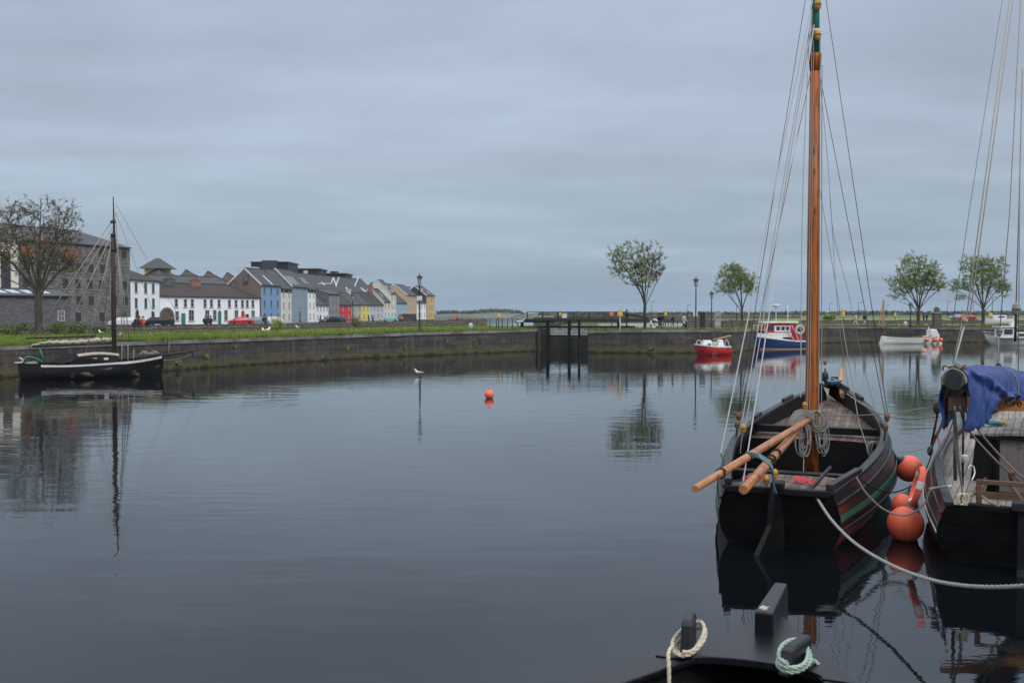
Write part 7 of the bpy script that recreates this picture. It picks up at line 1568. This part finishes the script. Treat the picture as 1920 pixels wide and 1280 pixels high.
mb = MB(); mb.ball(w4(56, 683), .28, 10, 7, sq=(1.3, 1, .6)); mb.ball(w4(63, 681), .2, 10, 7, sq=(1.2, 1, .7)); mb.build('rope_heap', 'rope_old', b4, world=True)
mb = MB(); mb.add([w4(92, 679), w4(118, 664), w4(146, 664), w4(120, 682), w4(96, 679, .8), w4(118, 664, .8), w4(146, 664, .8), w4(120, 682, .8)], [(0, 3, 2, 1), (4, 5, 6, 7), (0, 1, 5, 4), (1, 2, 6, 5), (2, 3, 7, 6)]); mb.build('dark_cover', 'iron', b4, world=True)
mb = MB(); rr = random.Random(6)
for k in range(7): c = w4(262 + k * 4, 665 - k * .4); mb.tube(spline([c, c + Vector((.2, 0, rr.uniform(0, .25))), c + Vector((.4, 0, .02))]), .04, 5)
mb.build('foredeck_ropes', 'rope_old2', b4, world=True)
for a, b, r, m_ in (((213, 410), (63, 632), .028, 'rope_old2'), ((212, 425), (80, 638), .02, 'rope_old2'), ((214, 430), (121, 630), .03, 'rope_old2'), ((213, 440), (158, 672), .022, 'rope_old2'), ((214, 430), (176, 632), .018, 'rope_old2'), ((215, 420), (190, 640), .014, 'wire'), ((216, 440), (243, 636), .03, 'rope'), ((217, 400), (230, 636), .026, 'rope'), ((218, 450), (236, 636), .026, 'rope'), ((217, 398), (316, 662), .010, 'wire'), ((217, 382), (370, 655), .010, 'wire'), ((229, 640), (228, 688), .022, 'rope'), ((240, 640), (240, 686), .022, 'rope'), ((251, 655), (250, 692), .016, 'rope'), ((209, 460), (206, 640), .018, 'rope_old2'), ((318, 642), (316, 660), .014, 'rope')):
    mb = MB(); mb.tube([w4(*a), w4(b[0], b[1], -.4)], r * 1.05, 5); mb.build('rigging_rope', m_, b4, world=True)
mb = MB(); mb.bar(w4(222, 639), w4(248, 638.5), .14, .1); mb.build('spreader_bar', 'oldspar', b4, world=True)
mb = MB(); mb.tube(spline([w4(300, 675), w4(330, 674), w4(355, 666), w4(373, 657)]), .03, 5); mb.build('bobstay', 'rope_old', b4, world=True)
mb = MB(); mb.bar(w4(362, 660), w4(362, 672), .2, .06); mb.build('hanging_board', 'iron', b4, world=True)
gull('white gull perched on the spar over the furled sail', w4(189, 631.5) + Vector((0, 0, 0)), R(60), s=.85)
gull('second gull perched just right of the old boat mast', w4(224, 634), R(-80), s=.7)
moor('green weedy line from the stern of the old black boat to the left edge', [(38, 709, 58.5), (20, 712, 59), (-10, 708, 60)], .03, 'rope_old', 'mooring_rope')

# ---- boats along the right quay
def local(o, ph): return (Matrix.Translation(o) @ Matrix.Rotation(-ph, 4, 'Z')).inverted()
# red and white yacht
a, b = G(1306, 666, 0), G(1369, 665.5, 0); dv = (a - b); L5 = dv.length; dv.normalize(); dv = Vector((dv.x, -.12, 0)).normalized(); PH5 = math.atan2(dv.x, dv.y); nv = Vector((0, 1, 0)) * .75
b5 = thing('small_yacht', 'small red-hulled boat with a white top and a lowered spar, against the quay wall', 'boat', (b + nv), -PH5)
H5 = Hull(L5, [(0, .8), (.3, 1.05), (.6, 1.0), (.85, .55), (1, .05)], [(0, .78), (.4, .78), (1, 1.0)], [(-.45, .3), (-.25, .6), (0, .8), (.3, .95), (.6, 1), (1, 1)], HBOW, rake=-.1, stem=.4)
H5.shell().build('hull', 'redp', b5); H5.transom().build('transom', 'redp', b5); H5.belt(0, .08, .12, 0).build('white_gunwale', 'white', b5); H5.deck(0, .97, .03, .03, 10).build('deck', 'white', b5)
w5 = lambda px, py, dy=0: W(px, py, b.y + .35 + dy)
for px0, px1, py, nm in ((1316, 1336, 638, 'cabin'), (1344, 1358, 637, 'cabin')):
    mb = MB(); A_, B_ = w5(px0, 652), w5(px1, 652); q0, q1 = w5(px0 + 5, py), w5(px1 - 2, py); vs = []
    for d_ in (-.1, 1.2): vs += [A_ + Vector((0, d_, 0)), B_ + Vector((0, d_, 0)), q1 + Vector((0, d_ * .8 + .1, 0)), q0 + Vector((0, d_ * .8 + .1, 0))]
    mb.add(vs, [(0, 1, 2, 3), (7, 6, 5, 4), (0, 3, 7, 4), (1, 5, 6, 2), (3, 2, 6, 7)]); mb.build(nm, 'white', b5, world=True, bevel=.05)
mb = MB(); c = w5(1330, 646, -.13); mb.box(c, (.3, .03, .2)); mb.build('window', 'glass', b5, world=True)
mb = MB(); wbox(mb, 1332, 1345, 640.5, 650, b.y + .4, .5); mb.build('brown_cover', 'canvas', b5, world=True, bevel=.05)
mb = MB(); mb.tube([w5(1337, 637, .2), w5(1371, 629.5, .2)], [.07, .09], 8); mb.build('lowered_spar', 'pine', b5, world=True)
mb = MB(); mb.tube(spline([w5(1307, 648, .2), w5(1307, 639, .2), w5(1313, 638.5, .2), w5(1315, 646, .2)]), .035, 6); mb.build('bow_rail', 'trim', b5, world=True); mb = MB(); mb.tube(spline([w5(1358, 650, .2), w5(1362, 636, .2), w5(1368, 648, .2)]), .03, 6); mb.build('stern_rail', 'trim', b5, world=True)
for x0 in (1336.5, 1342.5): mb = MB(); mb.bar(w5(x0, 650, -.75), w5(x0 + .5, 666, -.75), .05, .04); mb.build('ladder_rail', 'rope_cream2', b5, world=True)
for y_ in (654, 658, 662): mb = MB(); mb.bar(w5(1336, y_, -.76), w5(1343, y_, -.76), .04, .04); mb.build('ladder_rung', 'rope_cream2', b5, world=True)
mb = MB(); mb.ball(w5(1316, 656, -.6), .14, 8, 6, sq=(.7, .7, 1.2)); mb.build('small_fender', 'iron', b5, world=True)
# blue trawler
Yt = 108.0; b6 = thing('fishing_boat', 'navy blue trawler with a red and white wheelhouse behind the tall mast', 'fishing boat', XY(1504, Yt), 0)
a, b = XY(1516, Yt + 2.5), XY(1412, Yt - 1.2); dv = (b - a); L6 = dv.length; dv.normalize(); PH6 = math.atan2(dv.x, dv.y); b6.location = a; b6.rotation_euler = (0, 0, -PH6)
zq = lambda py: W(1450, py, Yt).z
H6 = Hull(L6, [(0, 1.15), (.3, 1.35), (.65, 1.3), (.85, .85), (1, .06)], [(0, zq(640)), (.4, zq(639)), (.75, zq(634)), (1, zq(629))], [(-.45, .3), (-.25, .6), (0, .85), (.3, .97), (.6, 1), (1, 1)], [(-.45, .05), (-.25, .2), (0, .4), (.25, .5), (.5, .65), (.75, .84), (1, 1)], rake=-.1, stem=.8)
H6.shell().build('hull', 'bluep', b6); H6.transom().build('transom', 'bluep', b6); H6.belt(0, .14, .16, 0, 0, .97).build('white_gunwale', 'white', b6); H6.belt(.0, .03, .1, .01, 0, .97, frac=.06).build('boot_top', 'pine', b6); H6.deck(0, .96, .1, .05).build('deck', 'concrete', b6)
bul = H6.belt(-.22, .05, .34, -.03, .62, .965); bul.build('raised_bulwark', 'white', b6)
w6 = lambda px, py, dy=0: W(px, py, Yt + dy)
def hbox(name, p0, p1, y0, y1, Y, dep, m, par, **k): mb = MB(); wbox(mb, p0, p1, y0, y1, Y, dep); return mb.build(name, m, par, world=True, **k)
hbox('wheelhouse', 1434, 1494, 606.5, 635, Yt - .3, 1.9, 'redp', b6, bevel=.05); hbox('wheelhouse_roof', 1431, 1497, 602.5, 606.2, Yt - .5, 2.3, 'creamh', b6, bevel=.05)
hbox('white_panel', 1452, 1482, 610.5, 622, Yt - .36, .05, 'white', b6); 
for p0, p1 in ((1456, 1462.5), (1465, 1471.5), (1474, 1480)): hbox('window', p0, p1, 612, 619, Yt - .4, .03, 'glass', b6)
hbox('window', 1438, 1450, 611, 619, Yt - .36, .05, 'glass', b6); hbox('locker', 1440, 1484, 624, 632, Yt - .62, .3, 'white', b6)
for px in (1413, 1420, 1427, 1434): mb = MB(); mb.bar(w6(px, 632, -.9), w6(px, 607.5 + (1434 - px) * .1, -.9), .05); mb.build('bow_rail_post', 'trim', b6, world=True)
mb = MB(); mb.bar(w6(1412, 610, -.9), w6(1436, 607, -.9), .05); mb.bar(w6(1412, 620, -.9), w6(1436, 618, -.9), .04); mb.build('bow_rail', 'trim', b6, world=True)
for px, py in ((1455, 573), (1477, 570)): mb = MB(); mb.tube([w6(px, 604), w6(px, py)], [.07, .04], 8); mb.build('pole', 'trim', b6, world=True)
mb = MB(); c = w6(1455, 573); mb.lathe([(.1, -.15), (.38, -.1), (.42, .02), (.36, .14), (.05, .17)], c, 14); mb.build('radar_dome', 'trim', b6, world=True); mb = MB(); mb.bar(w6(1474, 592), w6(1482, 592), .06); mb.build('cross_bar', 'trim', b6, world=True)
mb = MB(); c = w6(1500, 618, -.6); mb.tube([c + Vector((.42 * math.cos(q), 0, .42 * math.sin(q))) for q in [2 * math.pi * k / 18 for k in range(19)]], .09, 8, cap=False); mb.build('life_ring', 'trim', b6, world=True)
for q in (((1484, 608), (1497, 636)), ((1478, 618), (1490, 640))): mb = MB(); mb.bar(w6(*q[0], -.8), w6(*q[1], -.8), .09, .06); mb.build('ladder_rail', 'trim', b6, world=True)
hbox('aft_box', 1490, 1504, 622, 642, Yt + .5, 1.2, 'redp', b6, bevel=.04)
# white open boat with a cuddy
a, b = G(1662, 644.5, 0), G(1766, 644.5, 0); dv = (b - a); L7 = dv.length; dv.normalize(); PH7 = math.atan2(dv.x, dv.y); o7 = a + Vector((0, 1, 0))
b7 = thing('open_boat', 'long white open boat with a small white cuddy and three orange fenders', 'boat', o7, -PH7); Y7 = a.y
zq = lambda py: W(1700, py, Y7).z
H7 = Hull(L7, [(0, .75), (.3, 1.05), (.65, 1.05), (.85, .65), (1, .05)], [(0, zq(630)), (.35, zq(632.5)), (.7, zq(631.5)), (1, zq(625.5))], [(-.45, .3), (-.25, .6), (0, .82), (.3, .95), (.6, 1), (1, 1)], HBOW, rake=-.3, stem=.1)
H7.stem = -.5
H7.shell().build('hull', 'whitehull', b7); H7.transom().build('transom', 'whitehull', b7); H7.belt(0, .09, .09, .0, 0, .98).build('gunwale_rail', 'pine2', b7); H7.belt(.28, .03, .05, .01, 0, .96).build('rubbing_strake', 'pine2', b7); H7.inner(0, .97, .2, .06).build('inner_planking', 'canvas', b7); H7.deck(0, .95, 0, .1, absz=.22, camber=0).build('floor_boards', 'canvas', b7)
for t_ in (.2, .42): z = H7.z(t_) - .15; hw = H7.half(t_, z) - .05; mb = MB(); mb.box((0, t_ * L7, z), (2 * hw, .25, .05)); mb.build('thwart', 'pine', b7)
H7.deck(.7, .97, .02, .03, 6).build('fore_deck', 'white', b7)
w7 = lambda px, py, dy=0: W(px, py, Y7 + 1 + dy)
mb = MB(); q = [w7(1741, 632.5), w7(1741, 618), w7(1752, 617), w7(1758, 630)]; mb.add([p + Vector((0, -.7, 0)) for p in q] + [p + Vector((0, .7, 0)) for p in q], [(3, 2, 1, 0), (4, 5, 6, 7), (0, 1, 5, 4), (1, 2, 6, 5), (2, 3, 7, 6)]); mb.build('cuddy', 'white', b7, world=True, bevel=.05)
mb = MB(); mb.add([w7(1740, 618, -.5), w7(1744, 618, -.5), w7(1740.5, 611, -.5)], [(0, 1, 2)]); mb.build('fin', 'white', b7, world=True, solid=.05)
for px in (1738, 1753.5, 1764): mb = MB(); p = W(px, 637, Y7 - .05 + (px - 1738) * .02); mb.ball(p, .27, 14, 10); mb.build('orange_fender', 'orange', b7, world=True)
moor('green line from the stern of the white open boat down to the water', [(1663, 634, 128), (1655, 638, 127.5), (1645, 643, 127)], .03, 'rope_green')
# white cabin cruiser
a, b = G(1944, 647.5, 0), G(1849, 646.5, 0); dv = (b - a); L8 = dv.length; dv.normalize(); PH8 = math.atan2(dv.x, dv.y); Y8 = a.y - .5; b8 = thing('cabin_cruiser', 'white motor boat with a square wheelhouse, cut by the right edge', 'motor boat', a + Vector((0, .4, 0)), -PH8)
zq = lambda py: W(1880, py, Y8).z
H8 = Hull(L8, [(0, 1.0), (.3, 1.2), (.65, 1.15), (.85, .7), (1, .05)], [(0, zq(632)), (.4, zq(632)), (.75, zq(630)), (1, zq(626))], [(-.45, .3), (-.25, .6), (0, .82), (.3, .95), (.6, 1), (1, 1)], HBOW, rake=-.1, stem=.8)
H8.shell().build('hull', 'whitehull', b8); H8.transom().build('transom', 'whitehull', b8); H8.belt(0, .1, .1, 0, 0, .98).build('gunwale_rail', 'concrete', b8); H8.deck(0, .96, .08, .05).build('deck', 'trim', b8)
hbox('wheelhouse', 1876, 1906, 614, 634, Y8 - .2, 1.6, 'white', b8, bevel=.05); hbox('wheelhouse_roof', 1874, 1909, 611.5, 614, Y8 - .35, 1.9, 'trim', b8, bevel=.03); hbox('window', 1883, 1899, 617, 626.5, Y8 - .26, .04, 'glass', b8); hbox('cabin', 1908, 1945, 623, 634, Y8 - .1, 1.3, 'white', b8, bevel=.05); hbox('window', 1911, 1930, 625, 630, Y8 - .15, .04, 'glass', b8); hbox('front_window', 1874.5, 1876, 617, 626, Y8 + .1, 1.0, 'glass', b8)
mb = MB(); mb.bar(W(1842, 621, Y8 + .6), W(1876, 625, Y8 + .6), .05); mb.build('bow_rail', 'trim', b8, world=True)
mb = MB(); mb.tube([W(1900, 612, Y8 + .5), W(1900, 592, Y8 + .5)], .04, 6); mb.build('pole', 'trim', b8, world=True); hbox('roof_box', 1897, 1905, 601, 611, Y8 + .3, .5, 'white', b8)
# white van-like boat on the shore behind
b9 = thing('beached_boat', 'white boat with a low cabin standing ashore behind the cabin cruiser', 'boat', XY(1895, 150) + Vector((0, 0, 2.15)), R(90))
H9 = Hull(4.2, [(0, .7), (.5, .85), (.8, .6), (1, .05)], [(0, .9), (.5, .9), (1, 1.1)], [(-.45, .3), (-.25, .4), (0, .5), (.3, .8), (.6, 1), (1, 1)], HBOW, rake=-.1, stem=.4)
H9.shell(20, (0, .3, .6, 1)).build('hull', 'white', b9); H9.transom((0, .3, .6, 1)).build('transom', 'white', b9); H9.deck(0, .95, .05, .04, 8).build('deck', 'white', b9); mb = MB(); mb.box((0, 1.7, 1.15), (1.1, 1.6, .6)); mb.build('cabin', 'white', b9, bevel=.1); mb = MB(); mb.box((0, 1.7, 1.2), (1.13, 1.0, .25)); mb.build('window', 'glass', b9); mb = MB(); mb.box((0, 1.5, .1), (.5, 2.6, .3)); mb.build('cradle', 'iron', b9)

# ---- the damp air over the bay
mb = MB(); mb.box((0, 2400, 18), (12000, 5100, 40)); hz = mb.build('haze', 'black'); hz.data.materials.clear()
m = bpy.data.materials.new('damp_air'); m.use_nodes = True; t = m.node_tree; t.nodes.clear(); o_ = t.nodes.new('ShaderNodeOutputMaterial'); v_ = t.nodes.new('ShaderNodeVolumePrincipled')
v_.inputs['Color'].default_value = (.72, .84, .95, 1); v_.inputs['Density'].default_value = .00012; t.links.new(v_.outputs[0], o_.inputs['Volume']); hz.data.materials.append(m); tag(hz, kind='stuff')
